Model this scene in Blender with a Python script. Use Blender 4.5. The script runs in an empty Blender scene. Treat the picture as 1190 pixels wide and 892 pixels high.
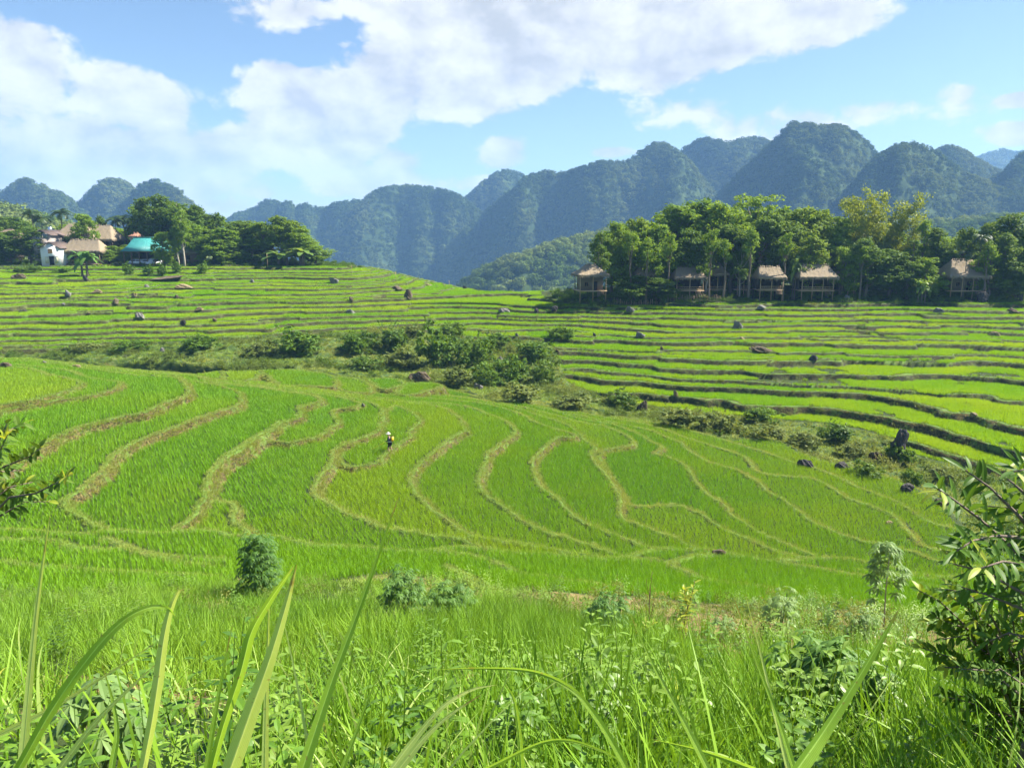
import bpy, bmesh, math, random
import numpy as np
from mathutils import Vector, Matrix, Euler

rng = np.random.default_rng(7)
R = random.Random(11)
scene = bpy.context.scene
COL = scene.collection
PROTO = bpy.data.collections.new("prototypes")       # never linked: sources for scattered ground cover only

# ------------------------------------------------------------------ camera model
FPX, W0, H0 = 866.0, 1190.0, 892.0                    # focal length and frame in the photo's pixels
PITCH = math.radians(11.17)
SP, CP = math.sin(PITCH), math.cos(PITCH)

def ray(px, py):
    u = (np.asarray(px, float) - W0 / 2) / FPX
    v = (H0 / 2 - np.asarray(py, float)) / FPX
    return u, CP + SP * v, -SP + CP * v               # x right, y forward, z up

def at_z(px, py, z):                                  # where the line of sight meets height z
    x, y, dz = ray(px, py)
    t = z / dz
    return x * t, y * t

def at_d(px, py, d):                                  # point on the line of sight at forward distance d
    x, y, dz = ray(px, py)
    t = d / y
    return x * t, d, dz * t

cam = bpy.data.cameras.new("camera")
cam.lens = 36.0 * FPX / W0
cam.sensor_width = 36.0
cam.clip_start, cam.clip_end = 0.05, 20000
camo = bpy.data.objects.new("camera", cam)
camo.rotation_euler = (math.pi / 2 - PITCH, 0, 0)
COL.objects.link(camo)
scene.camera = camo

# ------------------------------------------------------------------ numpy noise
def _h(ix, iy, s):
    n = (ix.astype(np.int64) * 374761393 + iy.astype(np.int64) * 668265263 + s * 1274126177) & 0xFFFFFFFF
    n = ((n ^ (n >> 13)) * 1274126177) & 0xFFFFFFFF
    n = n ^ (n >> 16)
    return (n & 0xFFFFFF) / float(0xFFFFFF)

def vnoise(x, y, s=0):
    x = np.asarray(x, float); y = np.asarray(y, float)
    ix, iy = np.floor(x), np.floor(y)
    fx, fy = x - ix, y - iy
    fx = fx * fx * fx * (fx * (fx * 6 - 15) + 10); fy = fy * fy * fy * (fy * (fy * 6 - 15) + 10)
    a, b = _h(ix, iy, s), _h(ix + 1, iy, s)
    c, d = _h(ix, iy + 1, s), _h(ix + 1, iy + 1, s)
    return (a + (b - a) * fx) * (1 - fy) + (c + (d - c) * fx) * fy

def fbm(x, y, o=4, s=0, g=0.5):
    t, a, n = 0, 1.0, 0
    for i in range(o):
        t = t + a * (vnoise(x * 2 ** i + 17.3 * i, y * 2 ** i - 9.1 * i, s + i) - 0.5) * 2
        n += a; a *= g
    return t / n

def sstep(a, b, x):
    t = np.clip((x - a) / (b - a), 0, 1)
    return t * t * (3 - 2 * t)

# ------------------------------------------------------------------ base relief (thin-plate fit through sighted points)
PTS = []
def P(px, py, z):
    x, y = at_z(px, py, z)
    PTS.append((float(x), float(y), z))
for a in [(595,892,-4.3),(0,892,-4.0),(1190,892,-4.6),(595,800,-7.5),(0,770,-9.0),(1190,800,-7.6),(300,800,-7.4),(900,800,-7.6),
          (595,740,-10.5),(300,740,-10.6),(900,745,-10.4),(595,690,-13.9),(300,690,-13.9),(0,688,-13.6),(800,700,-14.6),(1000,708,-15.4),(1170,712,-15.0),
          (0,616,-16.2),(131,617,-16.6),(214,617,-17.0),(300,624,-17.4),(440,639,-17.7),(540,640,-18.0),(641,645,-18.4),(708,650,-18.8),(780,640,-19.6),
          (860,645,-20.0),(940,650,-20.3),(1000,653,-20.5),(1068,668,-20.3),(1150,674,-20.2),(-250,616,-15.6),(1440,676,-19.8),(-250,688,-13.3),(1440,712,-14.6),
          (-200,892,-4.0),(1400,892,-4.6),
          (0,500,-15.8),(170,540,-17.0),(330,570,-17.9),(453,523,-18.4),(560,590,-18.9),(700,560,-20.2),(850,590,-20.7),(1000,600,-21.2),
          (0,418,-18.6),(192,423,-19.1),(348,430,-19.6),(461,443,-20.0),(540,452,-20.4),(604,470,-20.9),(680,481,-21.4),(781,497,-21.9),(880,512,-22.1),
          (930,530,-22.3),(994,550,-22.5),(1043,566,-22.6),(1090,585,-22.6),(1130,625,-21.9),(-250,420,-18.0),
          (560,449,-21.2),(640,458,-21.9),(760,475,-22.7),(900,500,-23.0),(1040,530,-23.3),(1120,560,-23.5),(1190,600,-23.0),(1440,640,-22.5),
          (700,466,-21.9),(800,474,-22.1),(900,484,-22.25),(1050,500,-22.2),(1190,518,-21.7),(1190,542,-22.5),(1440,545,-21.0),
          (1190,440,-19.4),(1190,400,-17.2),(1190,370,-14.9),(1190,348,-12.6),(1440,440,-18.8),(1440,370,-14.5),(1440,348,-12.4),
          (1040,440,-19.8),(1040,400,-17.4),(1040,370,-14.9),(1040,347,-12.5),
          (900,440,-20.1),(900,400,-17.6),(900,370,-15.0),(900,347,-12.5),(700,440,-21.0),(700,400,-18.0),(700,370,-15.3),(700,346,-12.7),
          (560,430,-20.6),(560,400,-18.2),(560,370,-15.6),(560,346,-13.1),(640,345,-12.7),(430,420,-19.9),(430,390,-17.3),(430,360,-14.3),(430,335,-11.5),(500,340,-12.5),
          (200,405,-17.8),(200,380,-15.5),(200,350,-12.6),(200,325,-9.7),(200,309,-7.4),(0,405,-17.3),(0,375,-14.6),(0,340,-11.0),(0,315,-8.2),(60,307,-7.0),
          (350,306,-7.1),(300,307,-7.1),(120,307,-7.1),(400,316,-8.5),(320,350,-12.9),(320,325,-10.0),(-250,405,-16.5),(-250,340,-10.0),(-250,307,-6.5)]:
    P(*a)
PTS += [(0,0,-1.6),(-8,0,-1.6),(8,0,-1.6),(0,-15,3.0),(-30,0,-1.4),(30,0,-1.8),(-60,10,-5),(60,10,-6),
        (-150,215,-6.6),(-100,215,-6.7),(-60,212,-6.9),(-40,215,-8.5),(-22,205,-12),(0,205,-16),(20,170,-11.9),(20,190,-13.0),(60,175,-11.4),(110,180,-11.4),(150,180,-11.4),(17,153,-12.0),(40,153.5,-11.7),(62,154,-11.6),(90,155,-11.6),(118,156,-11.6),
        (-150,300,-14),(-60,300,-22),(0,300,-34),(60,300,-22),(150,300,-22),(-200,420,-40),(0,420,-52),(200,420,-40),(300,300,-22),(-300,300,-16),(0,520,-75),(-400,520,-70),(400,520,-70),(0,760,-150),(-500,760,-150),(500,760,-150)]
PT = np.array(PTS)
def _tps(r2):
    return np.where(r2 > 1e-9, 0.5 * r2 * np.log(np.maximum(r2, 1e-9)), 0.0)
_n = len(PT)
_d2 = ((PT[:, None, :2] - PT[None, :, :2]) ** 2).sum(-1)
_A = np.zeros((_n + 3, _n + 3))
_A[:_n, :_n] = _tps(_d2) + np.eye(_n) * 0.6
_A[:_n, _n] = 1; _A[:_n, _n + 1:] = PT[:, :2]
_A[_n:, :_n] = _A[:_n, _n:].T
_wt = np.linalg.solve(_A, np.concatenate([PT[:, 2], np.zeros(3)]))
def base(x, y):
    x = np.asarray(x, float).ravel(); y = np.asarray(y, float).ravel()
    out = np.empty(len(x))
    for i in range(0, len(x), 60000):
        a, b = x[i:i + 60000], y[i:i + 60000]
        r2 = (a[:, None] - PT[None, :, 0]) ** 2 + (b[:, None] - PT[None, :, 1]) ** 2
        out[i:i + 60000] = _tps(r2) @ _wt[:_n] + _wt[_n] + a * _wt[_n + 1] + b * _wt[_n + 2]
    return out

# ------------------------------------------------------------------ the traced paddies of the near field
GX0, GX1, GY0, GY1, GS = -75.0, 75.0, 18.0, 122.0, 0.15
gx = np.arange(GX0, GX1, GS); gy = np.arange(GY0, GY1, GS)
NX, NY = len(gx), len(gy)

def smooth_line(pts, n=5):
    p = np.array(pts, float)
    q = np.vstack([2 * p[0] - p[1], p, 2 * p[-1] - p[-2]])
    out = []
    for i in range(1, len(q) - 2):
        for t in np.linspace(0, 1, n, endpoint=False):
            a, b, c, d = q[i - 1], q[i], q[i + 1], q[i + 2]
            out.append(0.5 * (2 * b + (c - a) * t + (2 * a - 5 * b + 4 * c - d) * t * t + (3 * b - a - 3 * c + d) * t ** 3))
    out.append(q[-2])
    return np.array(out)

def to_world(pts, z):
    p = smooth_line(pts)
    if callable(z):
        x, y = z(p[:, 0], p[:, 1])
    else:
        x, y = at_z(p[:, 0], p[:, 1], z)
    w = np.stack([x, y], 1)
    s = np.arange(len(w))
    w[:, 0] += 0.16 * fbm(w[:, 0] * 0.9, w[:, 1] * 0.9, 3, 5)
    w[:, 1] += 0.22 * fbm(w[:, 0] * 0.9 + 50, w[:, 1] * 0.9, 3, 6)
    return w

def at_base(px, py):                                  # sight line meets the base relief
    px = np.asarray(px, float); py = np.asarray(py, float)
    z = np.full(len(px), -18.0)
    for _ in range(40):
        x, y = at_z(px, py, z)
        z = 0.5 * z + 0.5 * np.minimum(base(x, y), -0.5)
    return at_z(px, py, z)

def dist_band(lines, band):                           # unsigned distance to polylines on the grid, inside a narrow band
    D = np.full((NY, NX), band)
    for w in lines:
        for a, b in zip(w[:-1], w[1:]):
            x0, x1 = min(a[0], b[0]) - band, max(a[0], b[0]) + band
            y0, y1 = min(a[1], b[1]) - band, max(a[1], b[1]) + band
            i0, i1 = max(0, int((x0 - GX0) / GS)), min(NX, int((x1 - GX0) / GS) + 2)
            j0, j1 = max(0, int((y0 - GY0) / GS)), min(NY, int((y1 - GY0) / GS) + 2)
            if i0 >= i1 or j0 >= j1:
                continue
            X, Y = gx[None, i0:i1], gy[j0:j1, None]
            ab = b - a
            t = np.clip(((X - a[0]) * ab[0] + (Y - a[1]) * ab[1]) / max(ab @ ab, 1e-9), 0, 1)
            d = np.hypot(X - a[0] - t * ab[0], Y - a[1] - t * ab[1])
            D[j0:j1, i0:i1] = np.minimum(D[j0:j1, i0:i1], d)
    return D

def inside(poly):
    par = np.zeros((NY, NX + 1), np.int32)
    q = np.vstack([poly, poly[:1]])
    for a, b in zip(q[:-1], q[1:]):
        if a[1] == b[1]:
            continue
        lo, hi = (a, b) if a[1] < b[1] else (b, a)
        j = np.nonzero((gy >= lo[1]) & (gy < hi[1]))[0]
        if len(j) == 0:
            continue
        x = lo[0] + (gy[j] - lo[1]) / (hi[1] - lo[1]) * (hi[0] - lo[0])
        i = np.clip(np.ceil((x - GX0) / GS).astype(int), 0, NX)
        np.add.at(par, (j, i), 1)
    return (np.cumsum(par, 1)[:, :NX] % 2) == 1

def top(o, start):                                    # the far rim that all upper paddies share, running off to the left
    t = [(230,439.5),(205,437),(170,434.5),(140,431.5),(100,427),(60,421.5),(0,418),(-250,417.5)]
    return [(x, y - o) for x, y in t if x <= start][::-1]
ND_ = [(754,640),(829,641),(888,653),(955,650),(1034,662),(1120,674),(1300,684)]
def nd(o, start):
    return [(x, y + o) for x, y in ND_ if x > start]
CONT = [  # (level, rim traced in the photo from far left round the tip and back to the near right)
 (-15.0, [(-250,424),(0,427),(34,428.5),(55,435),(71,438),(87,442),(96,444.5),(94,449),(81,454.5),(59,460.5),(34,467),(0,472),(-60,490),(-250,540)]),
 (-15.4, [(-250,421),(0,424),(34,426),(79,431),(99,438),(118,441),(138,444.5),(143,447),(138,452),(118,458),(101,462),(71,465.5),(40,472),(0,480),(-60,500),(-250,550)]),
 (-15.8, [(-250,419),(0,420),(60,424),(100,429),(140,434.5),(170,437.5),(205,439.5),(215,444.5),(220,449),(222,456),(214,462),(200,466.5),(185,473),(168,480.5),(143,485),(118,491),(94,497.5),(71,507.5),(55,517),(30,530),(0,547),(-60,580),(-250,640)]),
 (-16.5, top(0,205) + [(216,443),(230,444.5),(247,447),(264,451),(279,456),(283,460.5),(284,467),(274,474),(252,480),(230,488),(205,497.5),(168,511),(148,521),(133,531),(124.5,543),(123,550),(108,560),(96,573),(84,579),(82,586),(87,595),(101,602),(118,611),(131,617),(151,622),(200,628),(300,640),(600,660),(1300,690)]),
 (-17.1, top(.6,230) + [(250,446),(272,448.8),(298,450.4),(323,454.7),(348,458),(368,461.4),(375,466.4),(361.6,470.6),(350,475),(352.4,480.7),(348,486.6),(328,493),(320,501),(298,512.7),(284,523.6),(264,534.5),(250.7,549.7),(242,567),(242,580),(235.5,589),(230,600.6),(215,612),(209,620),(260,632),(600,656),(1300,689)]),
 (-17.5, top(.8,230) + [(250,445),(272,448),(298,449.6),(323,454),(348,457.3),(368,460.7),(376,466.4),(362,471.2),(351,475.6),(353,481),(348.6,487.2),(329,493.8),(321,502),(299,513.6),(285,524.4),(266,535.5),(253,551),(245,567),(247,580),(258,584),(272.5,585.5),(276,594),(274,604),(282.6,612.4),(294,619),(320,630),(600,654),(1300,688)]),
 (-17.65, top(1.1,230) + [(250,444),(272,446.5),(298,448.5),(323,452),(348,455.5),(372,459),(390,461),(410,466),(422,471),(407,475.6),(394,477),(389,480.6),(392,486),(395.5,492),(380,504),(370,510),(357,511.5),(335,516),(318,515),(300,519),(284,530),(266,541),(255,553),(248,570),(255,583),(273,584.8),(277,594),(275,604),(283.4,612),(295,618.6),(320,629),(600,653),(1300,687)]),
 (-18.0, top(1.5,230) + [(250,442.6),(272,445),(298,446.8),(323,450),(350,453.5),(380,457.5),(402,461.5),(430,468),(445,475),(447.6,482),(447.6,487),(444,494),(441,502.5),(427.5,507.6),(412,514),(395.5,521),(390,526),(389,531),(385,543),(379,549.6),(372,560),(368.4,568.6),(370,577),(382,584),(393.6,590.5),(410.5,599),(427,604.8),(441,612.4),(454,615),(478,618),(500,622),(540,628),(590,641),(641,650),(760,665),(1300,686.5)]),
 (-18.7, top(2.0,230) + [(250,441.6),(272,443.5),(298,445.2),(350,451),(400,458.5),(440,465),(470,468),(500,471),(520,476),(530,482),(537,488),(540,496),(545,501.5),(537,504),(520,514),(513,521),(491,539.5),(479,554),(478,560),(484.5,572),(494.6,583),(508,595.5),(525,607),(541,619),(573.6,627),(607,633),(641,636.5),(658,641),(708,648)] + nd(6,710)),
 (-19.2, top(2.6,230) + [(298,443.6),(350,449.5),(400,456.5),(440,462.5),(480,467),(520,470),(537,472),(553.6,475.4),(575.5,484.7),(590.6,490.5),(595.7,494),(600.7,502),(595.7,509),(584,517.5),(569,529),(567,537.6),(560,551),(558.6,561),(562,570),(568.6,577),(585.4,588.6),(607,603.7),(634,618),(657.7,624),(691,634),(701.5,639),(725,646)] + nd(5,730)),
 (-19.7, top(3.2,230) + [(298,441.5),(350,446),(400,452),(440,458),(480,462),(530,466),(560,469),(590,476),(610.8,483.8),(624,491.4),(646,499),(666.3,504),(670.5,507),(666,509.5),(649.5,510),(641,515.8),(629,527.6),(621,539),(626,558),(634.4,570),(654,583.5),(664.5,597),(683,608.8),(708,619),(740,630.6),(754,636)] + nd(4,760)),
 (-20.1, [(300,436),(400,446),(480,458),(540,463),(580,470),(610,478),(636,486),(660,494),(673,503),(683,513),(695,521),(689,529),(697,542.5),(710,557.7),(723.7,579.5),(723.7,600),(730,606),(753.6,613.7),(775.5,622),(797,631.4),(812,637)] + nd(3,820)),
 (-20.4, [(330,434),(480,454),(560,465),(590,470),(620,476),(650,484),(680,492),(702,495.4),(718.7,501),(734,509),(739,515),(735.5,518),(722,521.5),(705,524),(699,530),(704,545),(715,560),(728,580),(735,588),(770,588),(792,588),(804,592),(821,600),(844.5,616),(871,627),(905,642)] + nd(2,910)),
 (-20.7, [(360,432),(500,450),(560,462),(620,472),(680,488),(718,495),(745,506),(762,516),(771,520),(769,525),(762.5,528),(781,533),(798,541.7),(806,552),(811,562),(828,577),(845,589),(852,598),(868,609),(885,620.5),(920,635.6),(945,645)] + nd(1.5,960)),
 (-21.0, [(390,430),(520,452),(600,466),(680,485),(730,494.6),(760.7,502),(774,508),(791,514),(801,522),(814.6,530.7),(831,539),(856.6,546.7),(880,559),(897,574),(912,581),(930.6,596),(944,605),(969,618),(1004.6,629),(1060,640),(1110,656),(1300,676)]),
 (-21.3, [(420,432),(560,456),(640,470),(690,483),(740,491),(770,498.5),(800,510),(823,517),(840,522),(865,531),(875,539),(879,546),(890,551.5),(915.5,554),(944,556.5),(969,567.5),(986,579),(1003,585),(1020,591),(1043,602),(1060,620),(1100,641),(1300,664)]),
 (-21.6, [(440,430),(580,456),(660,474),(720,486),(780,495),(820,505.5),(860,517),(895,528),(920,537),(951,546),(978,555.7),(994.5,565),(1020,575),(1043,583),(1061,594),(1077,604),(1100,613),(1180,628),(1300,645)]),
]
RING = [  # paddies closed on themselves: the one being sprayed and the small ones along the far edge
 (-18.4, [(440,486),(458,473),(471,475),(483,480.6),(488,486),(490,492),(478,501),(480,509),(471,514),(447.6,531),(444,538),(411,544.6),(400,543),(392,535),(405,510)]),
 (-18.95, [(140,438),(202,437.5),(228,436),(256,432),(262,437),(262,443),(252,441.5),(230,445),(205,441)]),
 (-19.0, [(258,432.5),(303,432.5),(302,436),(296,441),(264,444)]),
 (-19.0, [(300,431),(348,431),(379,435),(391,441),(392,447.5),(384,450.5),(360,449.5),(325,449),(318,444)]),
 (-19.3, [(385,437),(412,441),(427,445),(433,451),(430,457),(404,456.5),(392,452)]),
 (-19.45, [(425,441),(449,440),(469,443),(468,448),(456,452),(440,452)]),
 (-19.5, [(470,446),(505,446),(515,450),(500,454),(484,459),(462,459)]),
]
FIELD_EDGE = [(-250,418),(0,418),(67,418),(118,421),(192,423),(244,428),(281,431),(348,430),(379,433),(412,439),(449,438),(461,443),(501,444.5),(540,452),(564,466),(604,470),
              (638,475),(680,481),(714,486),(747,489),(781,497),(831,508),(880,512),(910,519),(930,530),(960,541),(994,550),(1043,566),(1080,583),(1110,605),(1135,625),(1190,645),(1300,660)]
NEAR_EDGE = [(-250,616),(0,616),(90,621),(131,618),(180,620),(214,617),(247,617),(281,624),(320,625),(350,631),(385,636),(415,637),(461,640),(503,640),(540,637),(590,642),(641,645),
             (708,650),(754,640),(779,639),(829,639),(855,645),(888,651),(934,651),(955,648),(991,651),(1034,660),(1068,668),(1120,672),(1300,680)]
RICE_END = [(-250,690),(0,688),(110,690),(200,688),(255,682),(300,676),(380,676),(440,668),(500,672),(560,684),(640,688),(700,692),(760,694),(820,702),(900,702),(960,706),(1060,722),(1120,728),(1300,735)]
BUNDS = [  # low mud bunds on the near slope
 [(385,636),(415,637.6),(461,641),(503,642.6),(540,646),(562,651),(585,661),(604,669),(631,672),(658,678),(720,685)],
 [(0,629),(67,631),(84,637.6),(118,641),(151,641),(200,654),(250,661)],
 [(124,629),(168,644),(210,650),(260,652)],
 [(708,651),(754,652),(767,654),(777,657.5),(796,666),(821,676),(855,681),(900,688),(960,700),(1060,712)],
 [(777,657),(800,650),(829,646),(860,648)],
 [(917,657.5),(950,662.6),(984,669),(1018,674),(1068,681),(1130,690)],
 [(520,660),(545,676),(570,690),(585,696)],
 [(0,655),(60,662),(150,668),(250,672)],
 [(1000,664),(1034,669),(1068,673),(1120,678)],
]
NB_W = [to_world(b, at_base) for b in BUNDS]

E_w = to_world(FIELD_EDGE, at_base)
NE_w = to_world(NEAR_EDGE, at_base)
RE_w = to_world(RICE_END, at_base)
def close_near(w):
    return np.vstack([w, [[120, 0], [-160, 0]]])
BAND = 4.0
def signed(w, closed=None):
    d = dist_band([w], BAND)
    ins = inside(w if closed is None else closed)
    return np.where(ins, d, -d)
sdE = signed(E_w, close_near(E_w))                    # >0 on the field's side
sdN = signed(NE_w, close_near(NE_w))                  # >0 on the slope below the camera
sdR = signed(RE_w, close_near(RE_w))                  # >0 nearer than the last rice

Zf = np.full((NY, NX), -21.9)
BU = np.zeros((NY, NX)); RI = np.zeros((NY, NX)); ID = np.zeros((NY, NX), np.int32)
NEARLINE = np.full((NY, NX), BAND)
def close_rim(w):                                     # rims that leave on the left only enclose ground on the left
    return np.vstack([w, [[-160, 0]]]) if w[-1, 0] < -10 else close_near(w)
shapes = [(z, close_rim(to_world(r, z)), to_world(r, z)) for z, r in CONT]
shapes += [(z, None, to_world(r + [r[0]], z)) for z, r in RING]
order = sorted(range(len(shapes)), key=lambda i: shapes[i][0])
GXX, GYY = np.meshgrid(gx, gy)
wob = fbm(GXX * 0.35, GYY * 0.35, 3, 21)
for k in order:
    z, cl, w = shapes[k]
    sd = signed(w, w if cl is None else cl)
    step = np.maximum(z - Zf, 0)
    wd = np.clip(0.14 + 0.52 * step * (1 + 0.8 * wob), 0.14, 1.2)
    s = sstep(-wd, 0, sd)
    live = step > 0.03
    Zf = np.where(live, Zf + step * s, Zf)
    near = np.where(live, np.abs(sd + 0.0), BAND)
    bump = np.exp(-((sd - 0.22) / 0.19) ** 2) * live
    BU = np.where(live & (sd > 0), np.maximum(BU * (sd < 0.9), bump), np.maximum(BU * (s < .5), bump))
    RI = np.where(live & (sd > 0), 0, np.where(live & (sd > -wd * 1.05), np.clip(step / 0.35, 0, 1) * sstep(-wd * 1.05, -wd * 0.8, sd), RI))
    ID = np.where(live & (sd > 0), k + 1, ID)
# soften the mud slopes with clods
nbd = dist_band(NB_W, BAND)
Zn = base(GXX.ravel(), GYY.ravel()).reshape(NY, NX)
Zn = Zn - 0.0
inN = sstep(-0.9, 0.15, sdN)
Zall = Zf * (1 - inN) + Zn * inN
bumpN = np.maximum(np.exp(-(nbd / 0.30) ** 2), 0.9 * np.exp(-((sdN - 0.2) / 0.28) ** 2))
BU = np.maximum(BU * (1 - inN), bumpN * inN)
RI = RI * (1 - inN)
ID = np.where(inN > .5, 60 + (sdR > 0), ID)
inE = sstep(-1.2, 0.3, sdE)
FIELD = np.where(inE > 0.98, 1.0, inE)
RICE = ((BU < 0.16) & (RI < 0.05) & (sdE > 0.5) & (sdR < -0.1)).astype(float)

def gsample(G, x, y):
    i = np.clip((x - GX0) / GS, 0, NX - 1.001); j = np.clip((y - GY0) / GS, 0, NY - 1.001)
    i0 = i.astype(int); j0 = j.astype(int); fi = i - i0; fj = j - j0
    return (G[j0, i0] * (1 - fi) + G[j0, i0 + 1] * fi) * (1 - fj) + (G[j0 + 1, i0] * (1 - fi) + G[j0 + 1, i0 + 1] * fi) * fj

# ------------------------------------------------------------------ the far terraces: stepped levels cut into the base relief
SCRUB_TOP = [(-250,412),(0,408),(120,400),(200,397),(300,392),(350,386),(480,383),(560,392),(636,396),(652,430),(668,446),(700,461),(760,470),(900,484),(1000,496),(1050,516),(1080,530),(1190,556),(1300,570)]
ST_w = to_world(SCRUB_TOP, at_base)
def side_far(x, y):                                   # signed depth behind the scrub's upper edge (metres along y)
    i = np.argsort(ST_w[:, 0])
    return y - np.interp(x, ST_w[i, 0], ST_w[i, 1])
lv = [-24.0]
_r = np.random.default_rng(3)
while lv[-1] < -5:
    b_ = lv[-1]
    lv.append(b_ + (0.80 if b_ < -19.5 else 0.66 if b_ < -15 else 0.58) * (0.62 + 0.78 * _r.random()))
LV = np.array(lv)

def terrain(x, y):
    """height, and the masks bund / riser / rice / scrub / foreground / id for points x, y"""
    x = np.asarray(x, float).ravel(); y = np.asarray(y, float).ravel()
    b = base(x, y)
    n = len(x)
    rough = fbm(x * 0.6, y * 0.6, 4, 31)
    far = side_far(x, y)
    # stepped part
    e = 0.6
    warp = 0.60 * fbm(x / 24, y / 16, 3, 41) + 0.20 * fbm(x / 6, y / 5, 3, 44)
    cx_ = x / 15.0 + 0.55 * fbm(x / 20, y / 12, 2, 46) + 0.021 * y
    ci_ = np.floor(cx_); cf_ = cx_ - ci_; row = np.floor(b / 1.7)
    j0_ = _h(ci_, row, 47) - .5; j1_ = _h(ci_ + 1, row, 47) - .5
    warp = warp + 0.55 * (j0_ + (j1_ - j0_) * sstep(.93, 1.0, cf_)) * (y > 60)
    bw = b + warp
    m = y > 40
    sl = np.full(n, 0.15)
    sl[m] = np.hypot(base(x[m] + e, y[m]) - b[m], base(x[m], y[m] + e) - b[m]) / e
    sl = np.clip(sl * 1.15, 0.05, 0.6)
    k = np.clip(np.searchsorted(LV, bw) - 1, 0, len(LV) - 2)
    z0, z1 = LV[k], LV[k + 1]
    st = z1 - z0
    f = (bw - z0) / st
    run = st / sl                                     # width of this terrace on the ground
    wr = np.clip(0.45 + 0.55 * rough, 0.2, 1.2) * (0.6 + st * 0.6) * np.where(y > 125, .75, 1.0)
    fr = np.clip(1 - wr / run, 0.3, 0.95)
    up = sstep(0, 1, (f - fr) / (1 - fr))
    zt = z0 + st * up - warp * 0.35
    dl = f * run                                      # metres behind the lip
    bund = np.exp(-((dl - 0.3) / 0.3) ** 2) * (far > 0)
    riser = (f > fr).astype(float) * np.clip((f - fr) / (1 - fr) * 6, 0, 1)
    zt = zt + 0.14 * bund
    wT = sstep(-3.0, 1.5, far + 2.0 * rough) * sstep(-23.6, -23.0, b)
    plateau = sstep(0, 1, np.where(x < -28, (b + 7.6) / 0.6, (b + 13.0) / 0.5)) * (y > 140) * np.where(x < -28, 1, sstep(6, 10, x))
    wild = fbm(x / 9, y / 7, 3, 55)
    zs = b + 0.35 * rough + 0.25 * fbm(x / 4, y / 4, 3, 61)
    zs = zs + (z0 + st * sstep(0.45, 0.85, f) - bw) * 0.6 * sstep(-23.8, -23.2, b)
    z = zt * wT + zs * (1 - wT)
    z = z * (1 - plateau) + (b + 0.08 * rough) * plateau
    bund = bund * wT * (1 - plateau); riser = riser * wT * (1 - plateau)
    rice = ((dl > 0.55) & (f < fr - 0.01) & (far > 0.5) & (plateau < 0.05) & (y < 206)).astype(float)
    rice = rice * (wild < 0.50) * (b > -23)
    behind = np.where(x < -10, y > 203, np.where(x < 8, y > 185, y > 168))
    rice = rice * (~behind)
    scrub = (1 - wT) * 1.0
    idd = 100 + k * 37 + np.floor((x + 9 * fbm(x / 30, y / 30, 2, 71)) / 22).astype(int)
    # the near field
    m = (x > GX0) & (x < GX1) & (y > GY0) & (y < GY1)
    fore = np.zeros(n)
    if m.any():
        xm, ym = x[m], y[m]
        fld = gsample(inE, xm, ym)
        zf = gsample(Zall, xm, ym)
        bu = gsample(BU, xm, ym); ri = gsample(RI, xm, ym)
        clod = fbm(xm * 1.7, ym * 1.7, 3, 81)
        zf = zf + 0.20 * bu * (1 + 0.3 * clod) + ri * 0.14 * clod + 0.02 * clod
        z[m] = zf * fld + z[m] * (1 - fld)
        bund[m] = bu * fld + bund[m] * (1 - fld)
        riser[m] = ri * fld + riser[m] * (1 - fld)
        rice[m] = np.where(fld > 0.02, gsample(RICE, xm, ym) > 0.97, rice[m])
        scrub[m] = scrub[m] * (1 - fld)
        ii = np.clip(np.round((xm - GX0) / GS).astype(int), 0, NX - 1); jj = np.clip(np.round((ym - GY0) / GS).astype(int), 0, NY - 1)
        idd[m] = np.where(fld > .3, ID[jj, ii], idd[m])
        fr_ = sstep(-0.5, 1.0, gsample(sdR, xm, ym))
        fore[m] = fr_
        z[m] += fr_ * 0.18 * rough[m]
    nearc = y <= GY0
    fore[nearc] = 1; scrub[nearc] = 0; rice[nearc] = 0; bund[nearc] = 0; riser[nearc] = 0
    z[nearc] = b[nearc] + 0.18 * rough[nearc] * np.clip((y[nearc] - 1) / 8, 0, 1)
    out = (np.abs(x) > GX1) & (y < 95)
    rice[out] = 0
    return dict(z=z, bund=bund, riser=riser, rice=rice, scrub=scrub * (far < 2), fore=fore, id=idd, far=far, plateau=plateau, slope=sl)

def bareness(x, y):
    return sstep(.12, .32, fbm(x / 7, y / 7, 3, 133) - .06 + 0.58 * sstep(.14, .42, x / np.maximum(y, 1)) * sstep(11, 16, y) + .16 * fbm(x / 1.4, y / 1.4, 3, 137))

def ground_z(x, y):
    return float(terrain(np.array([x]), np.array([y]))['z'][0])

# ------------------------------------------------------------------ mesh helpers
def new_mesh(name, verts, faces, smooth=False):
    me = bpy.data.meshes.new(name)
    verts = np.asarray(verts, np.float32).reshape(-1, 3)
    me.vertices.add(len(verts)); me.vertices.foreach_set('co', verts.ravel())
    if isinstance(faces, np.ndarray):
        m, k = faces.shape
        me.loops.add(m * k); me.loops.foreach_set('vertex_index', faces.astype(np.int32).ravel())
        me.polygons.add(m)
        me.polygons.foreach_set('loop_start', np.arange(0, m * k, k, dtype=np.int32))
    else:
        tot = [len(f) for f in faces]
        me.loops.add(sum(tot)); me.loops.foreach_set('vertex_index', np.fromiter((v for f in faces for v in f), np.int32))
        me.polygons.add(len(faces))
        me.polygons.foreach_set('loop_start', np.concatenate([[0], np.cumsum(tot)[:-1]]).astype(np.int32))
    me.update(calc_edges=True); me.validate()
    if smooth:
        me.polygons.foreach_set('use_smooth', np.ones(len(me.polygons), bool))
    return me

def attr(me, name, vals, dom='POINT'):
    a = me.attributes.new(name, 'FLOAT', dom)
    a.data.foreach_set('value', np.asarray(vals, np.float32))

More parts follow.
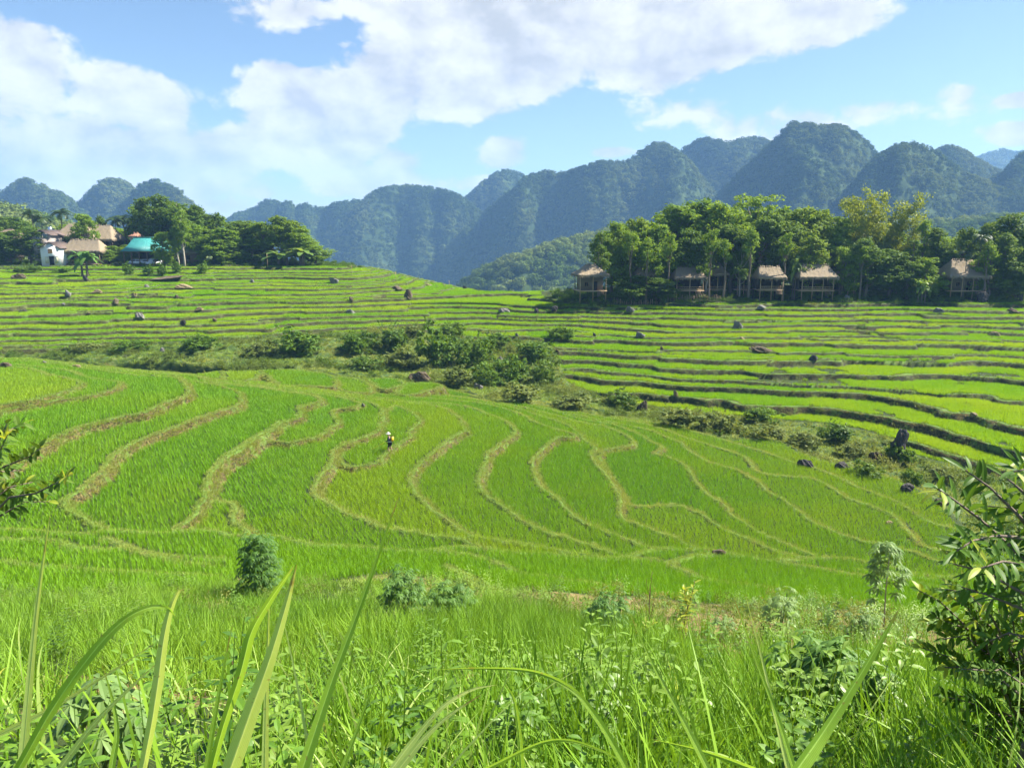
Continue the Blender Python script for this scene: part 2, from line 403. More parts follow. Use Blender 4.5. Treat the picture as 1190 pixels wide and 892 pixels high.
def link(name, me, mat=None, parent=None, col=None):
    o = bpy.data.objects.new(name, me)
    (col or COL).objects.link(o)
    if mat is not None:
        me.materials.clear(); me.materials.append(mat)
    if parent is not None:
        o.parent = parent
    return o

def tag(o, label=None, cat=None, group=None, kind=None):
    if label: o['label'] = label
    if cat: o['category'] = cat
    if group: o['group'] = group
    if kind: o['kind'] = kind
    return o

def empty(name, loc, rz=0.0):
    o = bpy.data.objects.new(name, None)
    o.empty_display_size = 0.3
    o.location = loc; o.rotation_euler = (0, 0, rz)
    COL.objects.link(o)
    return o
# ------------------------------------------------------------------ materials
class NT:
    def __init__(s, tree): s.t = tree; s.n = tree.nodes; s.l = tree.links
    def add(s, typ, **kw):
        n = s.n.new(typ)
        for k, v in kw.items():
            if k == 'ins':
                for kk, vv in v.items():
                    if isinstance(vv, bpy.types.NodeSocket): s.l.new(vv, n.inputs[kk])
                    else: n.inputs[kk].default_value = vv
            else: setattr(n, k, v)
        return n
    def math(s, op, a, b=0.0, c=None, clamp=False):
        n = s.n.new('ShaderNodeMath'); n.operation = op; n.use_clamp = clamp
        for i, v in enumerate((a, b) if c is None else (a, b, c)):
            if isinstance(v, bpy.types.NodeSocket): s.l.new(v, n.inputs[i])
            else: n.inputs[i].default_value = v
        return n.outputs[0]
    def mix(s, f, a, b, mode='MIX'):
        n = s.n.new('ShaderNodeMix'); n.data_type = 'RGBA'; n.blend_type = mode
        for i, v in ((0, f), (6, a), (7, b)):
            if isinstance(v, bpy.types.NodeSocket): s.l.new(v, n.inputs[i])
            else: n.inputs[i].default_value = v if i == 0 or len(v) == 4 else (*v, 1)
        return n.outputs[2]
    def ramp(s, f, stops):
        n = s.n.new('ShaderNodeValToRGB')
        e = n.color_ramp.elements
        while len(e) < len(stops): e.new(0.5)
        for x, (p, c) in zip(e, stops):
            x.position = p; x.color = (*c, 1) if len(c) == 3 else c
        s.l.new(f, n.inputs[0])
        return n.outputs[0]
    def noise(s, vec, scale, detail=4, rough=0.55, dist=0.0):
        n = s.n.new('ShaderNodeTexNoise')
        if vec is not None: s.l.new(vec, n.inputs['Vector'])
        n.inputs['Scale'].default_value = scale; n.inputs['Detail'].default_value = detail
        n.inputs['Roughness'].default_value = rough; n.inputs['Distortion'].default_value = dist
        return n.outputs['Fac']
    def attr(s, name, typ='GEOMETRY'):
        n = s.n.new('ShaderNodeAttribute'); n.attribute_name = name; n.attribute_type = typ
        return n.outputs['Fac']
    def mapr(s, v, a, b, c=0.0, d=1.0):
        n = s.n.new('ShaderNodeMapRange'); s.l.new(v, n.inputs[0])
        for i, q in enumerate((a, b, c, d)): n.inputs[i + 1].default_value = q
        return n.outputs[0]

def new_mat(name):
    m = bpy.data.materials.new(name); m.use_nodes = True
    m.node_tree.nodes.clear()
    t = NT(m.node_tree)
    t.out = t.add('ShaderNodeOutputMaterial')
    return m, t

def finish(t, col, rough=0.8, bump=None, bump_d=0.02, spec=0.3, metal=0.0):
    p = t.add('ShaderNodeBsdfPrincipled')
    for k, v in (('Base Color', col), ('Roughness', rough)):
        if isinstance(v, bpy.types.NodeSocket): t.l.new(v, p.inputs[k])
        else: p.inputs[k].default_value = v if k == 'Roughness' else (*v, 1)
    p.inputs['Specular IOR Level'].default_value = spec
    p.inputs['Metallic'].default_value = metal
    if bump is not None:
        b = t.add('ShaderNodeBump'); b.inputs['Distance'].default_value = bump_d; b.inputs['Strength'].default_value = 1.0
        t.l.new(bump, b.inputs['Height']); t.l.new(b.outputs[0], p.inputs['Normal'])
    t.l.new(p.outputs[0], t.out.inputs[0])
    return p

def leaf_mat(name, c1, c2, trans=0.35, tcol=None, rough=0.45, c3=None, spec=0.35):
    """leaf colour varies per leaf (attribute 'lr'), per instance and per plot ('tint')"""
    m, t = new_mat(name)
    r = t.attr('lr')
    oi = t.add('ShaderNodeObjectInfo')
    tin = t.attr('tint', 'INSTANCER')
    f = t.math('ADD', t.math('MULTIPLY', r, 0.6), t.math('MULTIPLY', oi.outputs['Random'], 0.4))
    col = t.mix(f, c1, c2)
    if c3 is not None:
        col = t.mix(tin, col, c3)
    d = t.add('ShaderNodeBsdfPrincipled')
    t.l.new(col, d.inputs['Base Color']); d.inputs['Roughness'].default_value = rough; d.inputs['Specular IOR Level'].default_value = spec
    tr = t.add('ShaderNodeBsdfTranslucent')
    tc = t.mix(1.0, col, tcol or (1.6, 1.35, 0.7), 'MULTIPLY')
    t.l.new(tc, tr.inputs[0])
    mx = t.add('ShaderNodeMixShader'); mx.inputs[0].default_value = trans
    t.l.new(d.outputs[0], mx.inputs[1]); t.l.new(tr.outputs[0], mx.inputs[2])
    t.l.new(mx.outputs[0], t.out.inputs[0])
    return m

def geo_pos(t):
    return t.add('ShaderNodeNewGeometry').outputs['Position']
def obj_pos(t):
    return t.add('ShaderNodeTexCoord').outputs['Object']

M = {}
# ground
m, t = new_mat('terrain_soil_and_grass')
pos = geo_pos(t)
n1 = t.noise(pos, 0.9, 6, 0.65); n2 = t.noise(pos, 6.0, 5, 0.7); n3 = t.noise(pos, 0.16, 4)
soil = t.ramp(n2, [(0.40, (0.016, 0.016, 0.006)), (0.54, (0.105, 0.086, 0.028)), (0.70, (0.25, 0.205, 0.075))])
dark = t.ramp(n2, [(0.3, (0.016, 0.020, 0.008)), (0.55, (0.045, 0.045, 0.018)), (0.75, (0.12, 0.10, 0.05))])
gr = t.ramp(n2, [(0.3, (0.05, 0.10, 0.015)), (0.6, (0.13, 0.21, 0.035))])
bed = t.mix(n1, (0.022, 0.034, 0.010), (0.05, 0.075, 0.016))
scr = t.ramp(n1, [(0.3, (0.028, 0.052, 0.012)), (0.52, (0.065, 0.11, 0.022)), (0.7, (0.17, 0.18, 0.06))])
far = t.attr('far')
col = bed
col = t.mix(t.attr('scrub'), col, scr)
col = t.mix(t.attr('fore'), col, t.ramp(n1, [(0.35, (0.022, 0.036, 0.010)), (0.55, (0.05, 0.075, 0.018)), (0.74, (0.17, 0.125, 0.055))]))
col = t.mix(t.attr('bare'), col, t.ramp(n2, [(0.32, (0.06, 0.045, 0.016)), (0.5, (0.18, 0.135, 0.05)), (0.7, (0.32, 0.25, 0.105))]))
col = t.mix(t.mapr(t.attr('bund'), 0.25, 0.6), col, t.mix(t.mapr(n1, 0.52, 0.66), gr, soil))
ris = t.mix(t.mapr(n1, 0.50, 0.64), soil, gr)
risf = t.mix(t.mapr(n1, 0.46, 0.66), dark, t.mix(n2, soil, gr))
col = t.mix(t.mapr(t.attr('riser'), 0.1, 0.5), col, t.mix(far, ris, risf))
finish(t, col, 0.9, t.math('ADD', n2, n1), 0.10, spec=0.15)
M['ground'] = m

M['rice'] = leaf_mat('rice_leaf', (0.115, 0.275, 0.010), (0.20, 0.39, 0.016), 0.26, (1.5, 1.4, 0.5), c3=(0.275, 0.405, 0.020), spec=0.15)
M['rice_far'] = leaf_mat('far_rice_leaf', (0.15, 0.34, 0.012), (0.25, 0.46, 0.018), 0.34, (1.5, 1.4, 0.5), c3=(0.34, 0.47, 0.025), spec=0.1)
M['bundgrass'] = leaf_mat('bund_grass_leaf', (0.17, 0.28, 0.035), (0.27, 0.37, 0.065), 0.35, c3=(0.31, 0.34, 0.09), spec=0.1)
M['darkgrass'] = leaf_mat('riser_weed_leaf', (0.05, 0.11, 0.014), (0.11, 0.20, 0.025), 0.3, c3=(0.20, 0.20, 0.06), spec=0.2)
M['grass'] = leaf_mat('grass_leaf', (0.075, 0.185, 0.012), (0.21, 0.365, 0.028), 0.30, (1.5, 1.4, 0.7), c3=(0.21, 0.35, 0.03), spec=0.15)
M['pale_grass'] = leaf_mat('pale_grass_leaf', (0.26, 0.40, 0.07), (0.46, 0.56, 0.17), 0.42, spec=0.25)
M['weed'] = leaf_mat('weed_leaf', (0.040, 0.105, 0.012), (0.165, 0.31, 0.03), 0.28, c3=(0.25, 0.36, 0.045))
M['scrub'] = leaf_mat('scrub_leaf', (0.055, 0.115, 0.016), (0.15, 0.24, 0.035), 0.33, c3=(0.25, 0.28, 0.075), spec=0.12)
M['bush'] = leaf_mat('bush_leaf', (0.055, 0.125, 0.014), (0.145, 0.24, 0.028), 0.34, spec=0.12, rough=.6)
M['bush_olive'] = leaf_mat('olive_bush_leaf', (0.095, 0.14, 0.03), (0.20, 0.24, 0.06), 0.32, spec=0.12, rough=.6)
M['tree'] = leaf_mat('tree_leaf', (0.10, 0.19, 0.018), (0.21, 0.325, 0.034), 0.42, spec=0.1, rough=.6)
M['tree_dark'] = leaf_mat('dark_tree_leaf', (0.060, 0.125, 0.016), (0.135, 0.215, 0.028), 0.38, spec=0.1, rough=.6)
M['tree_light'] = leaf_mat('light_tree_leaf', (0.10, 0.18, 0.018), (0.20, 0.29, 0.035), 0.42, spec=0.1, rough=.6)
M['bamboo'] = leaf_mat('bamboo_leaf', (0.14, 0.20, 0.025), (0.25, 0.31, 0.055), 0.42, spec=0.1)
M['palm'] = leaf_mat('palm_leaf', (0.025, 0.055, 0.016), (0.065, 0.11, 0.028), 0.25)
M['banana'] = leaf_mat('banana_leaf', (0.10, 0.19, 0.03), (0.20, 0.30, 0.06), 0.4)
M['cassava'] = leaf_mat('cassava_leaf', (0.065, 0.15, 0.028), (0.14, 0.255, 0.05), 0.34, (1.4, 1.4, 0.7), rough=0.5, spec=0.2)
M['cassava_pale'] = leaf_mat('pale_cassava_leaf', (0.11, 0.20, 0.055), (0.22, 0.33, 0.10), 0.35, rough=0.5, spec=0.2)
M['glossy'] = leaf_mat('glossy_dark_leaf', (0.05, 0.115, 0.017), (0.10, 0.19, 0.026), 0.36, rough=0.45, spec=0.12)
M['young'] = leaf_mat('young_yellow_leaf', (0.22, 0.30, 0.03), (0.40, 0.44, 0.05), 0.45)
def reed_mat(name, c1, c2):
    m, t = new_mat(name)
    ac, al = t.attr('acr'), t.attr('alg')
    n = t.noise(obj_pos(t), 14, 4); vein = t.math('MULTIPLY', t.math('ADD', t.math('SINE', t.math('MULTIPLY', ac, 34.0)), 1.0), .22)
    col = t.mix(t.math('ADD', t.math('MULTIPLY', n, .6), vein), c1, c2)
    rib = t.mapr(t.math('ABSOLUTE', ac), .06, .16, .75, 0.0)
    col = t.mix(rib, col, tuple(min(.8, x * 1.25 + .07) for x in c2))
    dry = t.mapr(t.math('ADD', al, t.math('MULTIPLY', t.math('SUBTRACT', n, .5), .5)), .93, 1.0)
    spots = t.mapr(t.noise(obj_pos(t), 60, 3), .66, .72, 0, .7)
    col = t.mix(t.math('MAXIMUM', dry, spots), col, (.30, .22, .07))
    d = t.add('ShaderNodeBsdfPrincipled'); t.l.new(col, d.inputs['Base Color']); d.inputs['Roughness'].default_value = .45; d.inputs['Specular IOR Level'].default_value = .3
    tr = t.add('ShaderNodeBsdfTranslucent'); t.l.new(t.mix(1.0, col, (1.5, 1.4, .7), 'MULTIPLY'), tr.inputs[0])
    mx = t.add('ShaderNodeMixShader'); mx.inputs[0].default_value = .58
    b = t.add('ShaderNodeBump'); b.inputs['Distance'].default_value = .0012; t.l.new(vein, b.inputs['Height']); t.l.new(b.outputs[0], d.inputs['Normal'])
    t.l.new(d.outputs[0], mx.inputs[1]); t.l.new(tr.outputs[0], mx.inputs[2]); t.l.new(mx.outputs[0], t.out.inputs[0])
    return m
M['blade'] = reed_mat('reed_blade', (0.20, 0.36, 0.03), (0.34, 0.50, 0.07))
M['blade_pale'] = reed_mat('pale_reed_blade', (0.40, 0.52, 0.12), (0.55, 0.63, 0.21))
M['forest_near'] = leaf_mat('near_forest_leaf', (0.055, 0.105, 0.018), (0.13, 0.20, 0.035), 0.25, c3=(0.19, 0.24, 0.06), spec=0.0, rough=.9)  # leaf colour lightened to stand for sunlight on the nearer hills
M['forest'] = leaf_mat('far_forest_leaf', (0.030, 0.062, 0.014), (0.085, 0.13, 0.028), 0.2, c3=(0.13, 0.165, 0.045), spec=0.0, rough=.9)

def stone(name, a, b, c, sc=1.0, moss=0.0):
    m, t = new_mat(name)
    p = obj_pos(t)
    n = t.noise(p, 2.2 * sc, 8, 0.7); n2 = t.noise(p, 9 * sc, 5, 0.7)
    col = t.ramp(t.math('ADD', t.math('MULTIPLY', n, 0.6), t.math('MULTIPLY', n2, 0.4)), [(0.32, a), (0.5, b), (0.66, c)])
    if moss:
        col = t.mix(t.mapr(t.noise(p, 1.3, 4), 0.5, 0.6, 0, moss), col, (0.07, 0.10, 0.03))
    finish(t, col, 0.92, t.math('ADD', n, t.math('MULTIPLY', n2, 0.4)), 0.14, spec=0.2)
    return m
M['rock'] = stone('grey_limestone', (0.06, 0.055, 0.05), (0.17, 0.16, 0.145), (0.34, 0.32, 0.29), 1.0, 0.5)
M['rock_dark'] = stone('dark_rock', (0.018, 0.017, 0.017), (0.05, 0.046, 0.044), (0.14, 0.125, 0.115), 1.1)  # stone in near-black to brownish grey tones
M['rock_brown'] = stone('brown_rock', (0.035, 0.027, 0.018), (0.095, 0.073, 0.045), (0.21, 0.165, 0.105), 1.0, 0.3)
M['rock_tan'] = stone('tan_earth_bank', (0.10, 0.075, 0.04), (0.22, 0.17, 0.09), (0.36, 0.29, 0.175), 1.0, 0.3)

def simple(name, c, rough=0.7, var=0.25, sc=3.0, bump=0.01, spec=0.3, metal=0.0, stretch=None):
    m, t = new_mat(name)
    p = obj_pos(t)
    if stretch:
        mp = t.add('ShaderNodeMapping'); t.l.new(p, mp.inputs[0]); mp.inputs['Scale'].default_value = stretch; p = mp.outputs[0]
    n = t.noise(p, sc, 6, 0.65)
    col = t.mix(n, tuple(x * (1 - var) for x in c), tuple(min(1, x * (1 + var)) for x in c))
    finish(t, col, rough, n, bump, spec=spec, metal=metal)
    return m
M['bark'] = simple('tree_bark', (0.16, 0.125, 0.095), 0.9, 0.45, 4, 0.03, stretch=(3, 3, 0.5))
M['bark_pale'] = simple('pale_bark', (0.33, 0.29, 0.23), 0.85, 0.35, 4, 0.02, stretch=(3, 3, 0.6))
M['culm'] = simple('bamboo_culm', (0.22, 0.24, 0.08), 0.6, 0.3, 3)
M['stem'] = simple('green_stem', (0.12, 0.17, 0.05), 0.7, 0.3, 6, 0.004)
M['stem_dry'] = simple('dry_brown_stem', (0.16, 0.09, 0.05), 0.85, 0.35, 8, 0.004)
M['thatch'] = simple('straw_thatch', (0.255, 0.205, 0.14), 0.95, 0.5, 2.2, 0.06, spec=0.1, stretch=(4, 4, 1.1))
M['thatch_dark'] = simple('darker_thatch', (0.20, 0.16, 0.11), 0.95, 0.5, 2.2, 0.06, spec=0.1, stretch=(4, 4, 1.1))  # straw thatch in a darker tone
M['wood'] = simple('house_timber', (0.20, 0.135, 0.085), 0.8, 0.35, 3, 0.01, stretch=(4, 4, .6))
M['wood_warm'] = simple('warm_timber', (0.36, 0.19, 0.085), 0.75, 0.3, 3, 0.01, stretch=(4, 4, .6))
M['wood_pale'] = simple('pale_bamboo_wood', (0.40, 0.28, 0.155), 0.8, 0.3, 3, 0.01, stretch=(4, 4, .6))
M['wood_dark'] = simple('dark_timber', (0.065, 0.048, 0.036), 0.85, 0.3, 3, 0.01)
M['weave'] = simple('woven_wall', (0.15, 0.12, 0.085), 0.9, 0.3, 9, 0.02)
M['white_wall'] = simple('white_plaster', (0.78, 0.76, 0.71), 0.8, 0.07, 1.2, 0.004)
M['beige_wall'] = simple('grey_beige_brick', (0.42, 0.36, 0.315), 0.85, 0.16, 2.5, 0.01)
M['cream'] = simple('cream_shutter', (0.62, 0.55, 0.36), 0.6, 0.1)
M['orange'] = simple('orange_shutter', (0.62, 0.29, 0.12), 0.6, 0.12)
M['tile_dark'] = simple('dark_roof_tile', (0.13, 0.095, 0.08), 0.8, 0.3, 5)
M['tile_red'] = simple('red_roof_tile', (0.34, 0.17, 0.11), 0.8, 0.3, 5)
M['steel'] = simple('steel_tank', (0.55, 0.60, 0.66), 0.3, 0.08, metal=0.8)
M['car'] = simple('white_car_paint', (0.72, 0.73, 0.74), 0.25, 0.02, spec=0.6)
M['rubber'] = simple('tyre_rubber', (0.02, 0.02, 0.02), 0.9, 0.1)
M['glass'] = simple('dark_glass', (0.03, 0.04, 0.05), 0.08, 0.1, spec=0.8)
M['window_glass'] = simple('bluish_window_glass', (0.16, 0.21, 0.27), 0.1, 0.1, spec=0.8)
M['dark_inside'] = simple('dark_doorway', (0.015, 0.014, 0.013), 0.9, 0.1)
M['skin'] = simple('skin', (0.42, 0.26, 0.18), 0.55, 0.06)
M['shirt'] = simple('dark_blue_shirt', (0.035, 0.045, 0.075), 0.9, 0.2)
M['trousers'] = simple('black_trousers', (0.022, 0.022, 0.027), 0.9, 0.2)
M['hat'] = simple('pale_hat', (0.72, 0.66, 0.52), 0.8, 0.1)
M['yellow'] = simple('yellow_tank', (0.80, 0.50, 0.03), 0.4, 0.05)
M['grey_cloth'] = simple('pale_grey_cloth', (0.5, 0.5, 0.5), 0.9, 0.15)
# teal corrugated sheet
m, t = new_mat('teal_corrugated_roof')
p = obj_pos(t)
wv = t.add('ShaderNodeTexWave'); t.l.new(p, wv.inputs['Vector']); wv.inputs['Scale'].default_value = 2.2
n = t.noise(p, 0.8, 5)
finish(t, t.mix(n, (0.035, 0.25, 0.24), (0.075, 0.37, 0.34)), 0.45, wv.outputs['Fac'], 0.05, spec=0.4)
M['teal'] = m

# ------------------------------------------------------------------ terrain mesh
az = np.radians(np.linspace(-47, 47, 1000))
rr = [0.4]
while rr[-1] < 760:
    r_ = rr[-1]
    rr.append(r_ + (0.16 if r_ < 24 else 0.15 if r_ < 60 else 0.19 if r_ < 110 else 0.26 if r_ < 215 else 2.0 + (r_ - 215) * 0.03))
rr = np.array(rr)
AZ, RR = np.meshgrid(az, rr)
TX, TY = (RR * np.tan(AZ)).ravel(), RR.ravel()          # rings of constant forward distance
T = terrain(TX, TY)
nr, nc = RR.shape
ii = np.arange(nr * nc).reshape(nr, nc)
F = np.stack([ii[:-1, :-1], ii[:-1, 1:], ii[1:, 1:], ii[1:, :-1]], -1).reshape(-1, 4)
me = new_mesh('terraced_ground', np.stack([TX, TY, T['z']], 1), F, True)
for k_ in ('bund', 'riser', 'scrub', 'fore'):
    attr(me, k_, T[k_])
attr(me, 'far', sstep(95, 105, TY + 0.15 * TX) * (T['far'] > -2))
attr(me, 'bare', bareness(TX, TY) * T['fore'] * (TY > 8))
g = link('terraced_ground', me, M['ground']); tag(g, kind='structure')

# valley floor far below and out to the horizon
NFL = 96
vv = [(0, 0, -152)] + [(rad * math.sin(a), rad * math.cos(a), -152) for rad in (900, 3900) for a in np.linspace(0, 2 * math.pi, NFL, endpoint=False)]
ff = [(0, 1 + i, 1 + (i + 1) % NFL) for i in range(NFL)] + [(1 + i, 1 + NFL + i, 1 + NFL + (i + 1) % NFL, 1 + (i + 1) % NFL) for i in range(NFL)]
mv, t = new_mat('valley_floor_green')
finish(t, t.ramp(t.noise(geo_pos(t), 0.01, 5), [(0.35, (0.03, 0.06, 0.015)), (0.65, (0.09, 0.14, 0.03))]), 0.95, spec=0.1)
tag(link('valley_ground', new_mesh('valley_ground', vv, ff), mv), kind='structure')

# ------------------------------------------------------------------ scatter: one object of ground cover = points + geometry nodes
def proto_col(name, meshes, mat):
    c = bpy.data.collections.new(name); PROTO.children.link(c)
    for i, me_ in enumerate(meshes):
        link('%s_source_%02d' % (name, i), me_, mat, col=c)
    return c

def scatter(name, col, pts, rot, scl, idx, tint, label, cat, kind='stuff'):
    me_ = bpy.data.meshes.new(name)
    n = len(pts)
    me_.vertices.add(n); me_.vertices.foreach_set('co', np.asarray(pts, np.float32).ravel())
    a = me_.attributes.new('rot', 'FLOAT_VECTOR', 'POINT'); a.data.foreach_set('vector', np.asarray(rot, np.float32).ravel())
    a = me_.attributes.new('scl', 'FLOAT_VECTOR', 'POINT'); a.data.foreach_set('vector', np.asarray(scl, np.float32).ravel())
    a = me_.attributes.new('pick', 'INT', 'POINT'); a.data.foreach_set('value', np.asarray(idx, np.int32))
    a = me_.attributes.new('tint', 'FLOAT', 'POINT'); a.data.foreach_set('value', np.asarray(tint, np.float32))
    o = link(name, me_)
    ng = bpy.data.node_groups.new(name + '_scatter', 'GeometryNodeTree')
    ng.interface.new_socket('Geometry', in_out='INPUT', socket_type='NodeSocketGeometry')
    ng.interface.new_socket('Geometry', in_out='OUTPUT', socket_type='NodeSocketGeometry')
    N, L = ng.nodes, ng.links
    gi, go = N.new('NodeGroupInput'), N.new('NodeGroupOutput')
    ci = N.new('GeometryNodeCollectionInfo'); ci.inputs['Collection'].default_value = col
    ci.inputs['Separate Children'].default_value = True; ci.inputs['Reset Children'].default_value = True
    ip = N.new('GeometryNodeInstanceOnPoints'); ip.inputs['Pick Instance'].default_value = True
    def na(nm, ty):
        q = N.new('GeometryNodeInputNamedAttribute'); q.data_type = ty; q.inputs['Name'].default_value = nm
        return q.outputs[0]
    L.new(gi.outputs[0], ip.inputs['Points']); L.new(ci.outputs[0], ip.inputs['Instance'])
    L.new(na('pick', 'INT'), ip.inputs['Instance Index'])
    L.new(na('rot', 'FLOAT_VECTOR'), ip.inputs['Rotation']); L.new(na('scl', 'FLOAT_VECTOR'), ip.inputs['Scale'])
    L.new(ip.outputs[0], go.inputs[0])
    md = o.modifiers.new('scatter', 'NODES'); md.node_group = ng
    tag(o, label, cat, kind=kind)
    return o

# ------------------------------------------------------------------ blades and tufts
class Soup:
    """collects quads / triangles of many leaves into one mesh with a value per leaf"""
    def __init__(s): s.v = []; s.f = []; s.r = []; s.n = 0
    def strip(s, left, right, r):
        k = len(left); b = s.n
        s.v.extend(left); s.v.extend(right); s.n += 2 * k
        for i in range(k - 1):
            s.f.append((b + i, b + k + i, b + k + i + 1, b + i + 1))
        s.r.extend([r] * (2 * k))
    def poly(s, pts, r):
        b = s.n; s.v.extend(pts); s.n += len(pts)
        s.f.append(tuple(range(b, b + len(pts)))); s.r.extend([r] * len(pts))
    def mesh(s, name):
        me_ = new_mesh(name, np.array([tuple(p) for p in s.v]), s.f)
        if len(me_.vertices) == len(s.r):
            attr(me_, 'lr', s.r)
        me_.polygons.foreach_set('use_smooth', np.ones(len(me_.polygons), bool))
        return me_

def blade(s, base_, ang, length, width, lean, curl, segs=3, r=0.5, twist=0.0):
    """a grass blade from base_, heading ang, leaning out and curling over"""
    L_, R_ = [], []
    p = Vector(base_); el = math.pi / 2 - lean
    side = Vector((-math.sin(ang + twist), math.cos(ang + twist), 0))
    for i in range(segs + 1):
        t_ = i / segs
        w = width * (1 - t_ ** 1.6) * (0.65 + 0.35 * min(1, t_ * 4)) * 0.5 + 0.0004
        L_.append(p + side * w); R_.append(p - side * w)
        d = Vector((math.cos(ang) * math.cos(el), math.sin(ang) * math.cos(el), math.sin(el)))
        p = p + d * (length / segs)
        el -= curl / segs
    s.strip(L_, R_, r)

def tuft(seed, n, spread, h, w, lean, curl, segs):
    q = random.Random(seed); s = Soup()
    for _ in range(n):
        a = q.uniform(0, 2 * math.pi); rr_ = spread * math.sqrt(q.random())
        blade(s, (rr_ * math.cos(a), rr_ * math.sin(a), -0.03), a + q.uniform(-.8, .8), h * q.uniform(.6, 1.15), w * q.uniform(.7, 1.2),
              q.uniform(0.02, lean), q.uniform(0.1, curl), segs, q.random(), q.uniform(-1, 1))
    return s.mesh('tuft')

def rice_patch(seed, hills, pitch, blades, h, w, segs):
    q = random.Random(seed); s = Soup()
    for ix in range(hills):
        for iy in range(hills):
            cx = (ix - (hills - 1) / 2) * pitch + q.uniform(-.04, .04); cy = (iy - (hills - 1) / 2) * pitch + q.uniform(-.04, .04)
            hh = h * q.uniform(.85, 1.12)
            for _ in range(blades):
                a = q.uniform(0, 2 * math.pi); rr_ = 0.035 * math.sqrt(q.random())
                blade(s, (cx + rr_ * math.cos(a), cy + rr_ * math.sin(a), -0.02), a + q.uniform(-.5, .5), hh * q.uniform(.65, 1.15), w * q.uniform(.7, 1.2),
                      q.uniform(0.03, 0.42), q.uniform(0.05, 0.75), segs, q.random(), q.uniform(-.8, .8))
    return s.mesh('rice_patch')

def grid_points(x0, x1, y0, y1, pitch, jit, ang=0.0):
    nx, ny = int((x1 - x0) / pitch) + 1, int((y1 - y0) / pitch) + 1
    X, Y = np.meshgrid(np.arange(nx) * pitch + x0, np.arange(ny) * pitch + y0)
    X = X.ravel() + rng.uniform(-jit, jit, X.size); Y = Y.ravel() + rng.uniform(-jit, jit, Y.size)
    return X, Y
def in_view(x, y, mg=3.0):
    return np.abs(x) < y * 0.72 + mg

def hash01(i):
    return _h(np.asarray(i), np.asarray(i) * 0 + 7, 3)

# near rice
rice_near = proto_col('rice_hill', [rice_patch(i, 2, 0.23, 10, 0.46, 0.026, 3) for i in range(6)], M['rice'])
rice_far = proto_col('rice_hill_far', [rice_patch(20 + i, 3, 0.21, 8, 0.44, 0.05, 2) for i in range(5)], M['rice_far'])
def plant_rice(name, col, x0, x1, y0, y1, pitch, cond, label):
    x, y = grid_points(-170, 170, -170, 170, pitch, pitch * 0.07)
    ca_, sa_ = math.cos(.5), math.sin(.5); cy_ = (y0 + y1) / 2
    x, y = x * ca_ - y * sa_, x * sa_ + y * ca_ + cy_
    k_ = (x > x0) & (x < x1) & (y > y0) & (y < y1); x, y = x[k_], y[k_]
    k_ = in_view(x, y); x, y = x[k_], y[k_]
    t_ = terrain(x, y)
    k_ = (t_['rice'] > 0.5) & cond(x, y, t_)
    x, y, z, idd = x[k_], y[k_], t_['z'][k_], t_['id'][k_]
    n = len(x)
    hv = hash01(idd)
    var = fbm(x / 6, y / 6, 3, 91)
    hs = (0.88 + 0.22 * hv) * (1 + 0.16 * var) * rng.uniform(0.9, 1.1, n)
    tint = np.clip(0.05 + 0.80 * hash01(idd + 500) + 0.45 * var, 0, 1) * np.where((idd >= 60) & (idd < 100), .25, 1)
    rot = np.stack([rng.normal(0, .05, n), rng.normal(0, .05, n), rng.integers(0, 4, n) * math.pi / 2 + .5 + rng.normal(0, .04, n)], 1)
    return scatter(name, col, np.stack([x, y, z], 1), rot, np.stack([np.ones(n), np.ones(n), hs], 1), rng.integers(0, 50, n) % len(col.objects), tint, label, 'rice')
plant_rice('rice_field', rice_near, -74, 74, 22, 118, 0.46, lambda x, y, t_: (t_['id'] < 100), 'bright green young rice filling the curved paddies of the near field')
plant_rice('rice_terraces', rice_far, -150, 175, 60, 206, 0.60, lambda x, y, t_: (t_['id'] >= 100), 'bright green rice on the long narrow terraces across the gully')

# grass on bunds and risers
tg = proto_col('bund_tuft', [tuft(i, 30, 0.16, 0.17, 0.022, 1.1, 0.9, 2) for i in range(5)], M['bundgrass'])
x, y = grid_points(-74, 74, 22, 118, 0.20, 0.09)
k_ = in_view(x, y); x, y = x[k_], y[k_]
t_ = terrain(x, y)
dens = np.clip(t_['bund'] * 2.0, 0, 1) * 1.0 + t_['riser'] * np.clip(np.where(x < -9, 1.0, .48) + 1.6 * fbm(x / 1.3, y / 1.3, 3, 101), 0, 1)
k_ = (rng.random(len(x)) < dens) & (t_['id'] < 100)
x, y, z = x[k_], y[k_], t_['z'][k_]; n = len(x)
sc_ = rng.uniform(0.6, 1.25, n) * np.where(t_['riser'][k_] > .3, 1.75, 1.0)
scatter('bund_grass', tg, np.stack([x, y, z], 1), np.stack([rng.normal(0, .15, n), rng.normal(0, .15, n), rng.uniform(0, 6.28, n)], 1), np.stack([sc_, sc_, sc_ * rng.uniform(.6, 1.2, n)], 1),
        rng.integers(0, 5, n), np.clip(0.20 + 0.7 * fbm(x / 5, y / 5, 3, 103) + .25 * (t_['riser'][k_] > .3), 0, 1), 'short yellow green grass on the mud bunds of the near paddies', 'grass')
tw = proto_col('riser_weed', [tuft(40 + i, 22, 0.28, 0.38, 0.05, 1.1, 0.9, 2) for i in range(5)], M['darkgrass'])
x, y = grid_points(-150, 175, 60, 206, 0.42, 0.2)
k_ = in_view(x, y); x, y = x[k_], y[k_]
t_ = terrain(x, y)
nz = fbm(x / 3.0, y / 3.0, 3, 111)
dens = np.clip(t_['bund'] * 1.2, 0, 1) * 0.22 + t_['riser'] * (0.36 + 0.8 * nz) + 0.22 * (t_['rice'] < .5) * (t_['riser'] < .05) * (t_['bund'] < 0.2) * (t_['far'] > 0) * (t_['plateau'] < 0.5)
